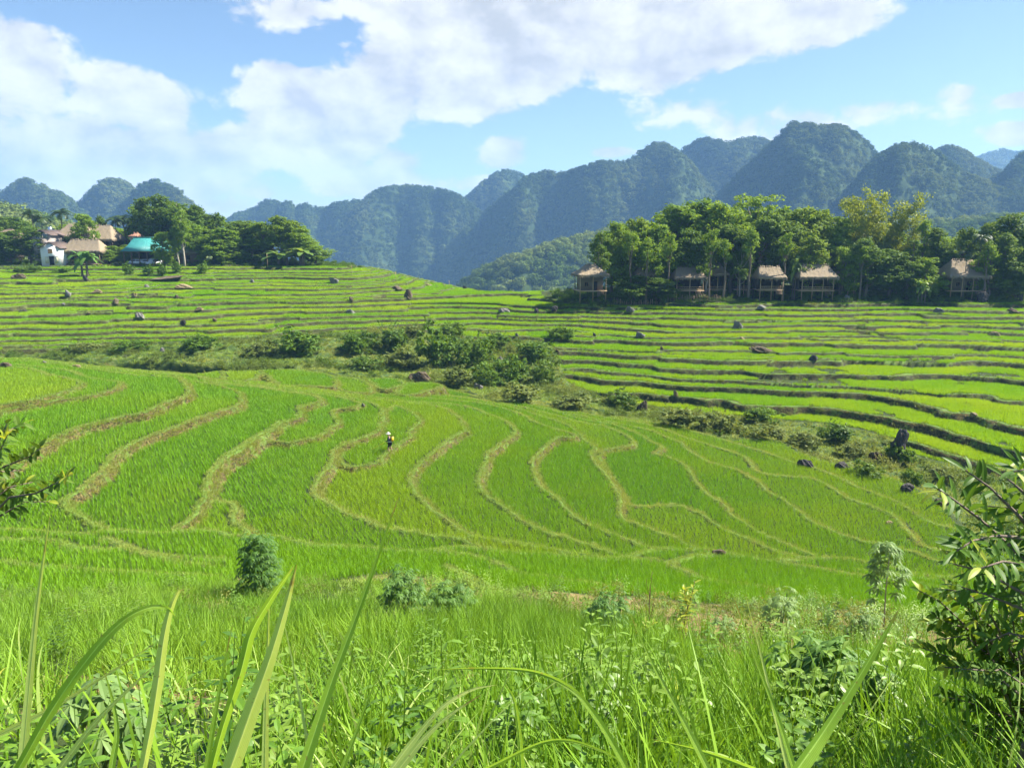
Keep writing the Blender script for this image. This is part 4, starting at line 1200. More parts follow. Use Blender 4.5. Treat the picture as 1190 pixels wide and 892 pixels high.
for a in [
 ('broad_1',2,214,252,34,D_,'dark broad tree cut by the left edge of the photo',GL),
 ('broad_2',22,222,253,28,D_,'dark tree rising behind the half-hidden brown house at far left',GL),
 ('broad_3',14,201,268,34,D_,'rounded dark bushy tree in front of the half-hidden brown house',GL),
 ('broad_4',38,200,264,32,D_,'dense dark tree just left of the grey two-storey house',GL),
 ('broad_2',-6,203,275,26,D_,'low dark tree at the left edge below the broad one',GL),
 ('palm_1',44,216,243,20,'palm','tallest slender palm left of the grey two-storey house',GL),
 ('palm_2',53,218,251,18,'palm','shorter palm between the tallest left palm and the grey house',GL),
 ('palm_3',75,220,242,20,'palm','lone tall palm behind the left end of the big thatched roof',GL),
 ('broad_5',101,203.5,249,28,N_t,'round leafy tree standing against the middle of the big thatched roof',GL),
 ('broad_1',119,216,252,18,D_,'small dark tree peeping over the right end of the big thatched roof',GL),
 ('palm_1',138,216,252,18,'palm','leftmost of the palms between thatched roof and teal roof',GL),
 ('palm_3',149,218,249,22,'palm','thickest of the palms between thatched roof and teal roof',GL),
 ('palm_2',161,219,256,18,'palm','palm nearest the teal roof, right of the thickest palm',GL),
 ('broad_2',150,201,285,20,N_t,'leafy young tree at the left end of the teal roof',GL),
 ('broad_3',127,199,286,26,N_t,'leafy shrub-like tree right of the thatched porch house',GL),
 ('broad_4',112,200.5,283,18,N_t,'small tree against the right end of the porch roof',GL),
 ('tall_1',176,216,231,34,D_,'tall dark tree directly behind the teal roof',GL),
 ('tall_2',190,214,228,36,D_,'highest dark tree of the left grove, right of the teal ridge',GL),
 ('tall_3',212,212,238,38,D_,'tall dark tree with bare pale trunk in the left grove',GL),
 ('slim_1',214,193.0,245,14,N_t,'slim tall tree with thin trunk in front of the left grove',GL,'tree',None,'bark_pale'),
 ('slim_2',207,193.5,262,12,N_t,'slim lower tree beside the thin-trunked one',GL,'tree',None,'bark_pale'),
 ('broad_5',190,193.0,270,22,N_t,'small tree half covering the front of the teal roof',GL),
 ('tall_4',236,214,239,24,D_,'tree with small dark tufted top in the middle of the left grove',GL),
 ('broad_1',252,213,249,38,D_,'broad dark crown right of the tufted tree in the left grove',GL),
 ('broad_2',230,204,261,28,N_t,'lighter tree half hiding the small tan roof in the grove',GL),
 ('broad_3',260,201,266,38,N_t,'bright mid-green tree at the front of the left grove',GL),
 ('broad_4',284,209,257,36,D_,'dark tree right of the bright mid-green front tree',GL),
 ('broad_5',274,200.5,279,24,N_t,'low tree filling the foot of the left grove',GL),
 ('tall_1',307,204,259,38,N_t,'green tree in the right half of the left grove',GL),
 ('tall_2',328,203,252,36,L_t,'tallest light green tree at the right end of the left grove',GL),
 ('tall_3',349,203,263,26,N_t,'narrow tree next to the right end of the left grove',GL),
 ('broad_1',365,200,280,30,N_t,'last leaning tree at the right tip of the left grove',GL),
 ('broad_2',294,202,281,30,D_,'shaded low tree under the dark middle of the left grove',GL),
 ('banana_1',331,197,291,34,'banana','pale banana clump at the foot of the tallest light green tree',GL,'banana plant'),
 ('banana_2',352,197,287,34,'banana','pale banana clump nearest the right tip of the left grove',GL,'banana plant'),
 ('banana_3',312,197,296,26,'banana','small banana clump left of the other pale ones',GL,'banana plant'),
 ('banana_1',97,176,291,26,'cassava','big dark banana plant standing on the terrace in front of the white house',GL,'banana plant'),
 ('broad_3',261,197,296,16,N_t,'small shrubby tree at the front edge under the bright mid-green tree',GL),
 ('broad_5',236,197,296,16,N_t,'small shrubby tree at the front edge under the slim trunks',GL),
 # right village
 ('slim_1',697,153,271,20,D_,'slim dark tree with bare trunk beside the leftmost hut',GR,'tree',None,'bark_pale'),
 ('tall_1',712,163,259,34,N_t,'green tree at the left end of the right grove, behind the leftmost hut',GR),
 ('tall_2',735,160,255,40,L_t,'yellowish green tree left of the domed one in the right grove',GR),
 ('tall_3',760,156,262,34,N_t,'tree with several pale trunks above the half-hidden hut roof',GR,'tree',None,'bark_pale'),
 ('tall_4',785,166,240,48,N_t,'tall domed tree behind the long-roofed hut',GR),
 ('broad_1',812,168,234,60,N_t,'broadest domed tree at the top of the right grove',GR),
 ('tall_1',806,156,268,36,D_,'dark shaded tree straight above the long-roofed hut',GR),
 ('tall_2',836,165,237,46,N_t,'tall tree right of the broadest domed tree',GR),
 ('vase_1',878,170,227,52,N_t,'feathery tree with spreading top limbs, highest behind the railed hut',GR),
 ('tall_3',852,158,262,40,D_,'dark tree left of the open railed hut',GR),
 ('tall_4',884,158,255,40,D_,'dark tree rising over the open railed hut',GR),
 ('tall_1',905,160,250,36,D_,'narrow dark tree between the two pale-roofed huts',GR),
 ('broad_4',928,164,243,46,L_t,'yellow green tree over the brightest thatched roof',GR),
 ('broad_5',950,168,245,40,L_t,'pale green tree left of the bamboo in the right grove',GR),
 ('broad_2',975,165,253,36,N_t,'green tree directly left of the bamboo clump',GR),
 ('broad_3',942,154.5,276,34,L_t,'bright low tree just behind the right end of the brightest roof',GR),
 ('bamboo_1',1020,166,226,74,'bamboo','tall plumed yellow green bamboo clump, highest in the right village',GR,'bamboo'),
 ('bamboo_2',1048,168,256,40,'bamboo','lower drooping bamboo clump to the right of the tall plumed one',GR,'bamboo'),
 ('broad_1',1008,153,278,38,D_,'dark round tree in front of the tall bamboo',GR),
 ('broad_2',1036,155,290,36,D_,'dark low tree under the bamboo to the right',GR),
 ('broad_4',980,153,288,22,N_t,'small tree beside the little hidden roof, left of the dark round tree',GR),
 ('slim_2',1071,160,256,16,N_t,'slim tree with a tufted top right of the bamboo',GR),
 ('cone_1',1087,160,266,26,D_,'dark pointed tree right of the slim tufted tree',GR),
 ('slim_1',1060,158,279,16,D_,'short slim dark tree under the slim tufted one',GR),
 ('broad_5',1078,153,300,36,N_t,'leafy low tree left of the wide thatched house',GR),
 ('broad_3',1058,153,303,30,D_,'dark low tree between bamboo and wide thatched house',GR),
 ('tall_2',1118,158,266,30,D_,'dark tree rising behind the wide thatched house',GR),
 ('palm_2',1138,151.5,272,20,'palm','palm with drooping crown right above the wide thatched roof',GR),
 ('palm_3',1124,151,290,16,'palm','short palm in front of the wide thatched roof',GR),
 ('broad_5',1147,166,259,30,L_t,'light yellow green tree behind the right palm',GR),
 ('cone_2',1172,160,250,36,D_,'tall dark conical tree near the right edge',GR),
 ('broad_4',1153,152,296,32,N_t,'rounded shrub-like tree right of the wide thatched house',GR),
 ('cone_1',1166,153,272,26,D_,'dark narrow tree in front of the tall conical one',GR),
 ('broad_1',1192,158,274,28,N_t,'green tree cut by the right edge of the photo',GR),
 ('broad_2',1186,151,305,30,D_,'low dark tree in the bottom right corner of the village',GR),
 ('banana_2',925,152,298,14,'banana','banana plant between the railed hut and the brightest roof',GR,'banana plant'),
 ('banana_3',1077,149,324,20,'banana','pale banana plant in the garden left of the wide thatched house',GR,'banana plant'),
 ('broad_3',740,151,320,40,D_,'low dark bushy tree behind the stake fence beside the leftmost hut',GR),
 ('broad_4',765,151,323,30,D_,'low dark bushy tree behind the stake fence below the hidden roof',GR),
 ('tall_3',823,154,275,28,D_,'leaning dark tree right of the long-roofed hut',GR,'tree',None,'bark_pale'),
 ('tall_2',862,154,285,20,D_,'dark tree with bare pale trunk left of the railed hut',GR,'tree',None,'bark_pale'),
]:
    tree(*a)
# a closed back row so the groves read as one canopy
for i, (px, d, top_, w, lf) in enumerate([(722,172,264,40,N_t),(748,173,258,40,N_t),(774,174,250,44,N_t),(800,176,243,46,L_t),(826,176,240,46,N_t),(852,176,241,46,N_t),(876,177,246,44,L_t),(902,176,244,44,N_t),
        (926,174,248,42,N_t),(952,174,250,42,L_t),(976,173,256,40,N_t),(1000,174,262,40,N_t),(1032,174,268,44,N_t),(1060,173,283,36,N_t),(1096,172,276,36,N_t),(1126,172,270,36,L_t),(1156,172,266,36,N_t),(1182,172,268,36,N_t),
        (842,160,276,44,N_t),(874,161,272,44,N_t),(906,161,274,40,N_t),(936,162,270,40,L_t),(966,161,276,40,N_t),(776,160,280,40,N_t),(990,160,284,36,N_t),(722,158,292,34,N_t),(1024,159,292,36,D_),(1098,159,292,30,N_t)]):
    nth = ['leftmost', 'second from left', 'third from left', 'fourth from left', 'fifth from left', 'sixth from left', 'seventh from left', 'eighth from left', 'ninth from left', 'tenth from left', 'eleventh from left',
           'twelfth from left', 'thirteenth from left', 'fourteenth from left', 'fifteenth from left', 'sixteenth from left', 'seventeenth from left', 'rightmost']
    lab = ('tree in the closed back row of the right grove, %s' % nth[i]) if i < 18 else 'shaded middle tree directly behind the huts, %s of the ten' % (nth[i - 18] if i < 27 else 'rightmost')
    tree('broad_%d' % (1 + i % 5), px, d, top_, w, lf, lab, 'trees of the back rows in the right grove')
for i, (px, d, top_, w, lf) in enumerate([(172,222,240,40,N_t),(200,222,236,40,N_t),(226,221,243,40,N_t),(250,220,252,38,N_t),(276,218,258,38,N_t),(300,216,262,36,N_t),(318,212,262,34,N_t),(338,210,268,30,N_t),(10,226,262,36,N_t),(34,226,264,34,N_t),(86,228,262,34,N_t),(132,226,264,34,N_t)]):
    lab = ('tree in the back row of the left grove, %s' % ['leftmost', 'second from left', 'third from left', 'fourth from left', 'fifth from left', 'sixth from left', 'seventh from left', 'rightmost'][i]) if i < 8 else \
        ['dark tree behind the far left tree cluster', 'dark tree behind the tallest left palm', 'dark tree behind the big thatched roofs', 'dark tree behind the palms by the teal roof'][i - 8]
    tree('broad_%d' % (1 + (i + 2) % 5), px, d, top_, w, lf, lab, 'trees of the back row in the left grove')
# undergrowth around the huts and houses
x, y = grid_points(-150, 160, 146, 215, 0.9, .42); k_ = in_view(x, y); x, y = x[k_], y[k_]
t_ = terrain(x, y)
frontR = (x > 9) & (y > 147.6) & (y < 172); frontL = (x < -42) & (y > 193.5) & (y < 214)
k_ = (frontR & (rng.random(len(x)) < np.where(y < 150.4, .62, .5))) | (frontL & (rng.random(len(x)) < np.where(x > -92, .5, .18)))
x, y, z = x[k_], y[k_], t_['z'][k_]; n = len(x); sc_ = rng.uniform(.3, .8, n)
ucol = proto_col('undergrowth_clump', [bush_mesh(330 + i, 16, 16, .30, .5) for i in range(4)], M['bush'])
scatter('village_undergrowth', ucol, np.stack([x, y, z - .05], 1), np.stack([rng.normal(0, .1, n), rng.normal(0, .1, n), rng.uniform(0, 6.28, n)], 1), np.stack([sc_, sc_, sc_ * rng.uniform(.6, 1.3, n)], 1),
        rng.integers(0, 4, n), rng.random(n), 'dark undergrowth around the huts and under the village trees', 'undergrowth')
for px, d, top_, w, lab in ((733,150.2,272,15,'slim bare-trunked tree rising from the left part of the stake fence'), (752,150.0,280,13,'slim bare-trunked tree before the half hidden hut roof'),
        (778,150.4,276,13,'slim bare-trunked tree at the left corner of the long-roofed hut'), (826,150.2,270,14,'slim bare-trunked tree at the right corner of the long-roofed hut'),
        (843,150.0,282,12,'slim bare-trunked tree at the right end of the stake fence'), (872,150.4,268,13,'slim bare-trunked tree at the left corner of the railed hut'),
        (913,150.2,274,13,'slim bare-trunked tree at the right corner of the railed hut'), (1003,150.6,290,12,'slim bare-trunked tree below the dark round tree'), (1148,150.2,284,13,'slim bare-trunked tree at the right end of the wide thatched house')):
    tree('mast_%d' % (1 + int(px) % 3), px, d, top_ - 4, w * 1.1, N_t, lab, 'slim bare trunks in front of the huts')
# village edge shrubs
GE = 'shrubs along the village edges'
for a in [
 (20,318,26,9,S_,'light green shrub on the terrace edge at far left below the dark trees'),
 (38,318,18,10,S_,'light green shrub below the grey house, right of the far left one'),
 (70,318,22,8,B_,'dark low shrub straight below the white house'),
 (130,303,14,10,S_,'round bright shrub beside the porch of the thatched house'),
 (147,319,14,14,B_,'leafy shrub on the brown bank below the parked cars, leftmost'),
 (170,320,16,12,B_,'leafy shrub on the brown bank below the parked cars, in the middle'),
 (188,320,14,12,B_,'leafy shrub on the brown bank below the teal roof, right of the cars'),
 (205,319,14,14,B_,'bushy shrub on the brown bank below the tall left trees'),
 (234,318,16,14,B_,'last dark shrub at the right end of the brown bank'),
 (265,307,30,8,S_,'bright low hedge at the front of the left grove'),
 (290,306,24,7,O_,'olive low hedge under the right half of the left grove'),
 (800,347,24,8,O_,'dry low shrub at the foot of the long-roofed hut'),
 (905,345,30,9,S_,'low bright shrub below the railed hut'),
 (940,347,22,12,B_,'dark shrub in front of the brightest thatched roof'),
 (1010,345,46,13,O_,'dry olive hedge under the dark round tree'),
 (1046,345,30,18,S_,'light green garden shrub left of the wide thatched house'),
 (1068,345,34,16,S_,'pale leafy garden shrub in front of the banana plant'),
 (1100,346,34,17,S_,'light green garden shrub below the wide thatched house'),
 (1125,347,26,14,S_,'light garden shrub just left of the big dark boulder'),
 (1165,347,40,18,'banana','bright yellow green tall weeds right of the big dark boulder'),
]:
    bush(*a, group=GE)
bx, by, bz = hit(180, 325)
rock(190, 325, 60, 4, b_, 'long eroded brown bank on the terrace below the parked cars', name='earth_bank', group=None, seed=8)
# ------------------------------------------------------------------ buildings
class MB:
    def __init__(s): s.v = []; s.f = []
    def box(s, c, d, rz=0.0):
        b = len(s.v); cs, sn = math.cos(rz), math.sin(rz)
        for z in (-.5, .5):
            for (x, y) in ((-.5, -.5), (.5, -.5), (.5, .5), (-.5, .5)):
                X, Y = x * d[0], y * d[1]
                s.v.append((c[0] + X * cs - Y * sn, c[1] + X * sn + Y * cs, c[2] + z * d[2]))
        s.f += [(b + 3, b + 2, b + 1, b), (b + 4, b + 5, b + 6, b + 7)] + [(b + i, b + (i + 1) % 4, b + 4 + (i + 1) % 4, b + 4 + i) for i in range(4)]
        return s
    def bar(s, p, q, r, sides=6):
        tube(s.v, s.f, [p, q], [r, r * .92], sides); return s
    def poly_y(s, prof, y0, y1):                      # extrude an x-z outline along y
        b = len(s.v); n = len(prof)
        for y in (y0, y1):
            for x, z in prof: s.v.append((x, y, z))
        s.f.append(tuple(b + i for i in range(n))); s.f.append(tuple(b + n + i for i in reversed(range(n))))
        s.f += [(b + i, b + n + i, b + n + (i + 1) % n, b + (i + 1) % n) for i in range(n)]
        return s
    def poly_x(s, prof, x0, x1):
        b = len(s.v); n = len(prof)
        for x in (x0, x1):
            for y, z in prof: s.v.append((x, y, z))
        s.f.append(tuple(b + i for i in reversed(range(n)))); s.f.append(tuple(b + n + i for i in range(n)))
        s.f += [(b + i, b + (i + 1) % n, b + n + (i + 1) % n, b + n + i) for i in range(n)]
        return s
    def build(s, name, mat, parent, smooth=False):
        me_ = new_mesh(name, s.v, s.f, smooth)
        bm = bmesh.new(); bm.from_mesh(me_); bmesh.ops.recalc_face_normals(bm, faces=bm.faces); bm.to_mesh(me_); bm.free()
        return link(name, me_, mat, parent)

def thatch_roof(L, Wd, h, ridge, z0, seed, thick=0.28, sag=0.12, fringe=True, hip=True):
    """a straw roof with a hipped or gabled outline, ragged eaves, real thickness"""
    nx, ny = 46, 30
    X, Y = np.meshgrid(np.linspace(-L / 2, L / 2, nx), np.linspace(-Wd / 2, Wd / 2, ny))
    fy = np.abs(Y) / (Wd / 2)
    fx = np.maximum(np.abs(X) - ridge / 2, 0) / max((L - ridge) / 2, 1e-3) if hip else X * 0
    f = np.maximum(fy, fx)
    Z = h * (1 - f) - sag * np.sin(np.pi * f)
    nz = fbm(X * 2.6 + seed, Y * 2.6, 4, seed) * .09 + fbm(X * 7 + seed, Y * 1.5, 3, seed + 2) * .05
    edge = (f > .999)
    Xo, Yo = X * (1 + edge * nz * .5), Y * (1 + edge * nz * .6)
    top_ = np.stack([Xo, Yo, z0 + Z + nz], -1).reshape(-1, 3)
    bot = np.stack([X * .985, Y * .985, z0 + Z - thick + 0.02], -1).reshape(-1, 3)
    n = nx * ny; id_ = np.arange(n).reshape(ny, nx)
    Fq = [tuple(q) for q in np.stack([id_[:-1, :-1], id_[:-1, 1:], id_[1:, 1:], id_[1:, :-1]], -1).reshape(-1, 4)]
    Fq += [tuple(n + np.array(q[::-1])) for q in Fq]
    ring = list(id_[0, :]) + list(id_[1:, -1]) + list(id_[-1, ::-1][1:]) + list(id_[::-1, 0][1:-1])
    Fq += [(ring[i], n + ring[i], n + ring[(i + 1) % len(ring)], ring[(i + 1) % len(ring)]) for i in range(len(ring))]
    V = [tuple(p) for p in np.vstack([top_, bot])]
    q = random.Random(seed)
    if fringe:
        for _ in range(int((L + Wd) * 26)):
            side = q.random() * 2 * (L + Wd)
            if side < L: px_, py_, ox, oy = side - L / 2, -Wd / 2, 0, -1
            elif side < 2 * L: px_, py_, ox, oy = side - 1.5 * L, Wd / 2, 0, 1
            elif side < 2 * L + Wd: px_, py_, ox, oy = -L / 2, side - 2 * L - Wd / 2, -1, 0
            else: px_, py_, ox, oy = L / 2, side - 2 * L - 1.5 * Wd, 1, 0
            zz = z0 - thick * q.uniform(.2, 1.0) if hip or oy else z0 + h * (1 - abs(py_) / (Wd / 2)) - thick
            ln = q.uniform(.15, .42); wd_ = q.uniform(.03, .07); b = len(V)
            tx, ty = (wd_, 0) if oy else (0, wd_)
            V += [(px_ - tx, py_ - ty, zz + .1), (px_ + tx, py_ + ty, zz + .1), (px_ + ox * ln * .5 + tx * .3, py_ + oy * ln * .5 + ty * .3, zz - ln), (px_ + ox * ln * .5 - tx * .3, py_ + oy * ln * .5 - ty * .3, zz - ln)]
            Fq.append((b, b + 1, b + 2, b + 3))
    for i in range(int(ridge * 5) if ridge > .5 else 0):   # ridge straw
        b = len(V); xx = q.uniform(-ridge / 2, ridge / 2); wd_ = q.uniform(.04, .1)
        V += [(xx - wd_, -.25, z0 + h - .05), (xx + wd_, -.25, z0 + h - .05), (xx + wd_, 0, z0 + h + q.uniform(.08, .25)), (xx - wd_, 0, z0 + h + q.uniform(.08, .25))]
        Fq.append((b, b + 1, b + 2, b + 3))
    return new_mesh('roof', V, Fq)

def window(par, x, y, z, w, h, frame, pane, front=-1, shutters=None):
    f = MB()
    for (cx, cz, sx, sz) in ((x, z + h / 2, w + .12, .07), (x, z - h / 2, w + .12, .07), (x - w / 2, z, .07, h), (x + w / 2, z, .07, h), (x, z, .04, h)):
        f.box((cx, y + front * .03, cz), (sx, .10, sz))
    o = f.build('window', M[frame], par)
    MB().box((x, y + front * .005, z), (w, .05, h)).build('pane', M[pane], o)
    if shutters:
        for sg in (-1, 1):
            MB().box((x + sg * w * .25, y + front * .06, z), (w * .44, .04, h * .94)).build('shutter', M[shutters], o)
    return o

def place_house(name, px, d, rz, label, cat, group=None, dz=0.0, z=None):
    x, y, zz = spot(px, d)
    e = empty(name, (x, y, (zz if z is None else z) + dz), rz)
    tag(e, label, cat, group)
    return e

# left village -------------------------------------------------
HL = 'houses of the left village'
# white gabled house
d = 195.0; s_ = px_m(d); zg = ground_z(spot(67, d)[0], d)
e = place_house('gabled_house', 67.5, d, 0.02, 'small white gabled house with orange upper shutters and dark doorway', 'house', HL)
W_ = 21 / s_; top_h = z_of(282, d) - zg; ev = z_of(287.5, d) - zg
MB().poly_y([(-W_ / 2, -.4), (W_ / 2, -.4), (W_ / 2, ev), (0, top_h), (-W_ / 2, ev)], -3.2, 3.2).build('wall', M['white_wall'], e)
r_ = MB()
for sg in (-1, 1):
    r_.poly_y([(0, top_h + .06), (sg * (W_ / 2 + .45), ev - .28), (sg * (W_ / 2 + .45), ev - .12), (0, top_h + .24)], -3.6, 3.5)
r_.build('roof', M['tile_dark'], e)
window(e, 0.05, -3.2, z_of(291.5, d) - zg, 1.0, 1.05, 'orange', 'glass', shutters='orange')
dr = MB().box((0.25, -3.215, 1.1), (1.25, .06, 2.2)).build('door', M['dark_inside'], e)
fr = MB().box((-.42, -3.25, 1.12), (.1, .1, 2.3)).box((.92, -3.25, 1.12), (.1, .1, 2.3)).box((.25, -3.25, 2.28), (1.44, .1, .1)).build('frame', M['cream'], dr)
for sg, xx in ((-1, -1.0), (1, 1.42)):
    MB().box((xx, -3.24, 1.25), (.85, .05, 1.7)).build('shutter_panel', M['cream'], e)
# grey two-storey house
d = 203.0; s_ = px_m(d); zg = ground_z(spot(63, d)[0], d)
e = place_house('two_storey_house', 63, d, 0.0, 'tall grey beige two-storey house behind the white gabled house', 'house', HL)
W_ = 20 / s_; ev = z_of(273, d) - zg; tp_ = z_of(268, d) - zg
MB().poly_y([(-W_ / 2, -.4), (W_ / 2, -.4), (W_ / 2, ev), (0, tp_), (-W_ / 2, ev)], -4.5, 4.5).build('wall', M['beige_wall'], e)
r_ = MB()
for sg in (-1, 1):
    r_.poly_y([(0, tp_ + .05), (sg * (W_ / 2 + .55), ev - .25), (sg * (W_ / 2 + .55), ev - .08), (0, tp_ + .24)], -5.0, 4.8)
r_.build('roof', M['tile_dark'], e)
for xx, pyw in ((-1.0, 274.5), (1.0, 274.5), (-1.0, 284), (1.2, 284)):
    window(e, xx, -4.5, z_of(pyw, d) - zg, 1.0, 1.1, 'white_wall', 'window_glass')
MB().box((0, -4.62, z_of(277.5, d) - zg), (W_ + .3, .26, .22)).build('ledge', M['beige_wall'], e)
wt_x, wt_y, _ = spot(62, 204.5)
V, Fc = [], []
tube(V, Fc, [(0, 0, 0), (0, 0, .15), (0, 0, 1.0), (0, 0, 1.15), (0, 0, 1.2)], [.45, .5, .5, .34, .1], 16)
tk = link('water_tank', new_mesh('water_tank', V, Fc, True), M['steel']); tk.location = (wt_x, wt_y, z_of(268, 204.5) - .2)
tag(tk, 'small steel water tank on the roof of the grey two-storey house', 'water tank')
# front thatched porch house
d = 197.0; s_ = px_m(d); zg = ground_z(spot(101, d)[0], d)
e = place_house('thatched_house', 101, d, 0.0, 'low thatched house with open timber porch right of the white house', 'house', HL)
L_ = 47 / s_; h0 = z_of(291.5, d) - zg; h1 = z_of(278, d) - zg
rf = link('roof', thatch_roof(L_, 6.6, h1 - h0, L_ * .66, h0, 3), M['thatch'], e)
MB().box((0, .9, h0 / 2 - .2), (L_ * .86, 3.4, h0 + .3)).build('wall', M['wood_warm'], e)
MB().box((0, -1.6, .12), (L_ * .9, 2.2, .34)).build('porch_floor', M['wood'], e)
for i in range(6):
    MB().box((-L_ * .43 + L_ * .86 * i / 5, -2.55, h0 / 2 - .1), (.17, .17, h0 + .2)).build('post', M['wood'], e)
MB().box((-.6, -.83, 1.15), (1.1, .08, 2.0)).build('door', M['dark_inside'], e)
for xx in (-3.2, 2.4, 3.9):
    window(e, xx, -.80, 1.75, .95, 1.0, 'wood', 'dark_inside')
MB().bar((-L_ * .42, -2.55, .95), (-L_ * .02, -2.55, .95), .05).bar((L_ * .12, -2.55, .95), (L_ * .42, -2.55, .95), .05).build('railing', M['wood_pale'], e)
# big thatched stilt houses behind
for (px, d, wpx, py0, py1, rd, sd_n, lab) in ((95, 208.0, 42, 275.5, 259.5, .5, 5, 'large thatched stilt house behind the porch house, left of its twin'),
                                         (123, 210.0, 36, 278.0, 261.5, .5, 6, 'large thatched stilt house with stepped ridge, right of its twin')):
    s_ = px_m(d); zg = ground_z(spot(px, d)[0], d)
    e = place_house('stilt_house', px, d, 0.03 * (1 if px > 100 else -1), lab, 'house', HL)
    L_ = wpx / s_; h0 = z_of(py0, d) - zg; h1 = z_of(py1, d) - zg
    link('roof', thatch_roof(L_, 9.0, h1 - h0, L_ * rd, h0, sd_n, .35), M['thatch'], e)
    MB().box((0, .4, (h0 + 2.2) / 2), (L_ * .84, 6.4, h0 - 2.2 + .3)).build('wall', M['wood_dark'], e)
    MB().box((0, 0, 2.1), (L_ * .92, 7.6, .24)).build('floor', M['wood'], e)
    for i in range(5):
        for yy in (-3.4, 3.2):
            MB().box((-L_ * .42 + L_ * .84 * i / 4, yy, h0 / 2 - .2), (.26, .26, h0 + .3)).build('post', M['wood_dark'], e)
    for xx in (-2.4, 0, 2.4):
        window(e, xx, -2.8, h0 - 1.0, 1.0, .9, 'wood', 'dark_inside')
# teal hall
d = 199.0; s_ = px_m(d); zg = ground_z(spot(175, d)[0], d)
e = place_house('open_hall', 175, d, 0.0, 'open hall under a teal corrugated metal roof at the left grove', 'house', HL)
h0 = z_of(291.5, d) - zg; h1 = z_of(275.8, d) - zg; L_ = 47 / s_; rl = 33 / s_
hm = h0 + (h1 - h0) * .38
V = []; Fq = []
ring = [(-L_ / 2, -4.6, h0), (L_ / 2, -4.6, h0), (L_ / 2, 4.6, h0), (-L_ / 2, 4.6, h0)]
mid = [(-L_ * .40, -2.9, hm), (L_ * .40, -2.9, hm), (L_ * .40, 2.9, hm), (-L_ * .40, 2.9, hm)]
rg = [(-rl / 2, 0, h1), (rl / 2, 0, h1)]
V = ring + mid + rg
Fq = [(0, 1, 5, 4), (1, 2, 6, 5), (2, 3, 7, 6), (3, 0, 4, 7), (4, 5, 9, 8), (6, 7, 8, 9), (5, 6, 9), (7, 4, 8)]
me_ = new_mesh('roof', V, Fq); o = link('roof', me_, M['teal'], e)
md = o.modifiers.new('thick', 'SOLIDIFY'); md.thickness = .09; md.offset = -1
MB().box((0, 0, h1 + .06), (rl + .3, .35, .12)).build('ridge_cap', M['teal'], o)
for i in range(6):
    for yy in (-3.9, 3.9):
        MB().box((-L_ * .45 + L_ * .9 * i / 5, yy, h0 / 2 - .1), (.2, .2, h0 + .3)).build('post', M['wood'], e)
MB().box((0, 3.2, h0 / 2 - .1), (L_ * .86, .2, h0 + .1)).build('wall', M['wood_dark'], e)
MB().box((0, -3.9, h0 - .16), (L_ * .92, .16, .26)).build('beam', M['wood'], e)
# half hidden houses
for nm, px, d, wpx, py0, py1, mat, wm, lab in (
   ('thatched_house', 15, 209.0, 18, 271, 266.5, 'thatch_dark', 'weave', 'brown thatched house half hidden in dark trees at the far left'),
   ('brick_hut', 161, 207.0, 9, 274, 270.5, 'tile_red', 'beige_wall', 'small red-roofed hut peeping over the teal roof'),
   ('thatched_house', 229, 209.0, 15, 284, 277, 'thatch', 'wood', 'tan thatched roof half hidden among the left grove trees, upper one'),
   ('thatched_house', 222, 202.0, 20, 293, 286, 'thatch', 'wood', 'tan thatched roof half hidden among the left grove trees, lower one')):
    s_ = px_m(d); zg = ground_z(spot(px, d)[0], d)
    e = place_house(nm, px, d, R.uniform(-.1, .1), lab, 'house', HL)
    L_ = wpx / s_; h0 = z_of(py0, d) - zg; h1 = z_of(py1, d) - zg
    link('roof', thatch_roof(L_ * 1.1, 4.5, h1 - h0, L_ * .5, h0, px), M[mat], e)
    MB().box((0, 0, h0 / 2 - .2), (L_ * .95, 3.4, h0 + .35)).build('wall', M[wm], e)
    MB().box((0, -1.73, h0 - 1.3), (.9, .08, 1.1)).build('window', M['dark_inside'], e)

# cars under the teal roof
def car(px, d, rz, lab, van=False):
    e = place_house('parked_car', px, d, rz, lab, 'car', 'white cars parked at the teal hall')
    H = 1.75 if van else 1.46
    prof = [(-2.1, .32), (-2.15, .75), (-1.35, .92), (-.75, H - .03), (.2, H), (1.25, H - .08), (1.95, .98), (2.12, .9), (2.12, .32)]
    body = MB().poly_y(prof, -.82, .82).build('body', M['car'], e)
    bm = bmesh.new(); bm.from_mesh(body.data); bmesh.ops.bevel(bm, geom=[x for x in bm.edges], offset=.07, segments=2, affect='EDGES'); bm.to_mesh(body.data); bm.free()
    for sg in (-1, 1):
        MB().poly_y([(-1.2, .95), (-.72, H - .13), (.15, H - .1), (.15, .95)], sg * .835 - .01, sg * .835 + .01).build('window', M['glass'], e)
        MB().poly_y([(.25, .95), (.25, H - .1), (1.15, H - .17), (1.62, .98)], sg * .835 - .01, sg * .835 + .01).build('window', M['glass'], e)
        MB().box((-2.13, sg * .6, .72), (.08, .3, .14)).build('headlight', M['steel'], e)
        for xx in (-1.3, 1.3):
            V, Fc = [], []; tube(V, Fc, [(xx, sg * .62, .32), (xx, sg * .86, .32)], [.32, .32], 18)
            wh = link('wheel', new_mesh('wheel', V, Fc), M['rubber'], e)
            V, Fc = [], []; tube(V, Fc, [(xx, sg * .85, .32), (xx, sg * .875, .32)], [.19, .19], 14)
            link('rim', new_mesh('rim', V, Fc), M['steel'], wh)
car(158, 196.2, .05, 'white parked car leftmost in front of the teal hall')
car(168.5, 196.4, 3.1, 'white parked car in the middle of the three by the teal hall')
car(178.5, 196.0, 1.2, 'taller white parked van rightmost in front of the teal hall', True)

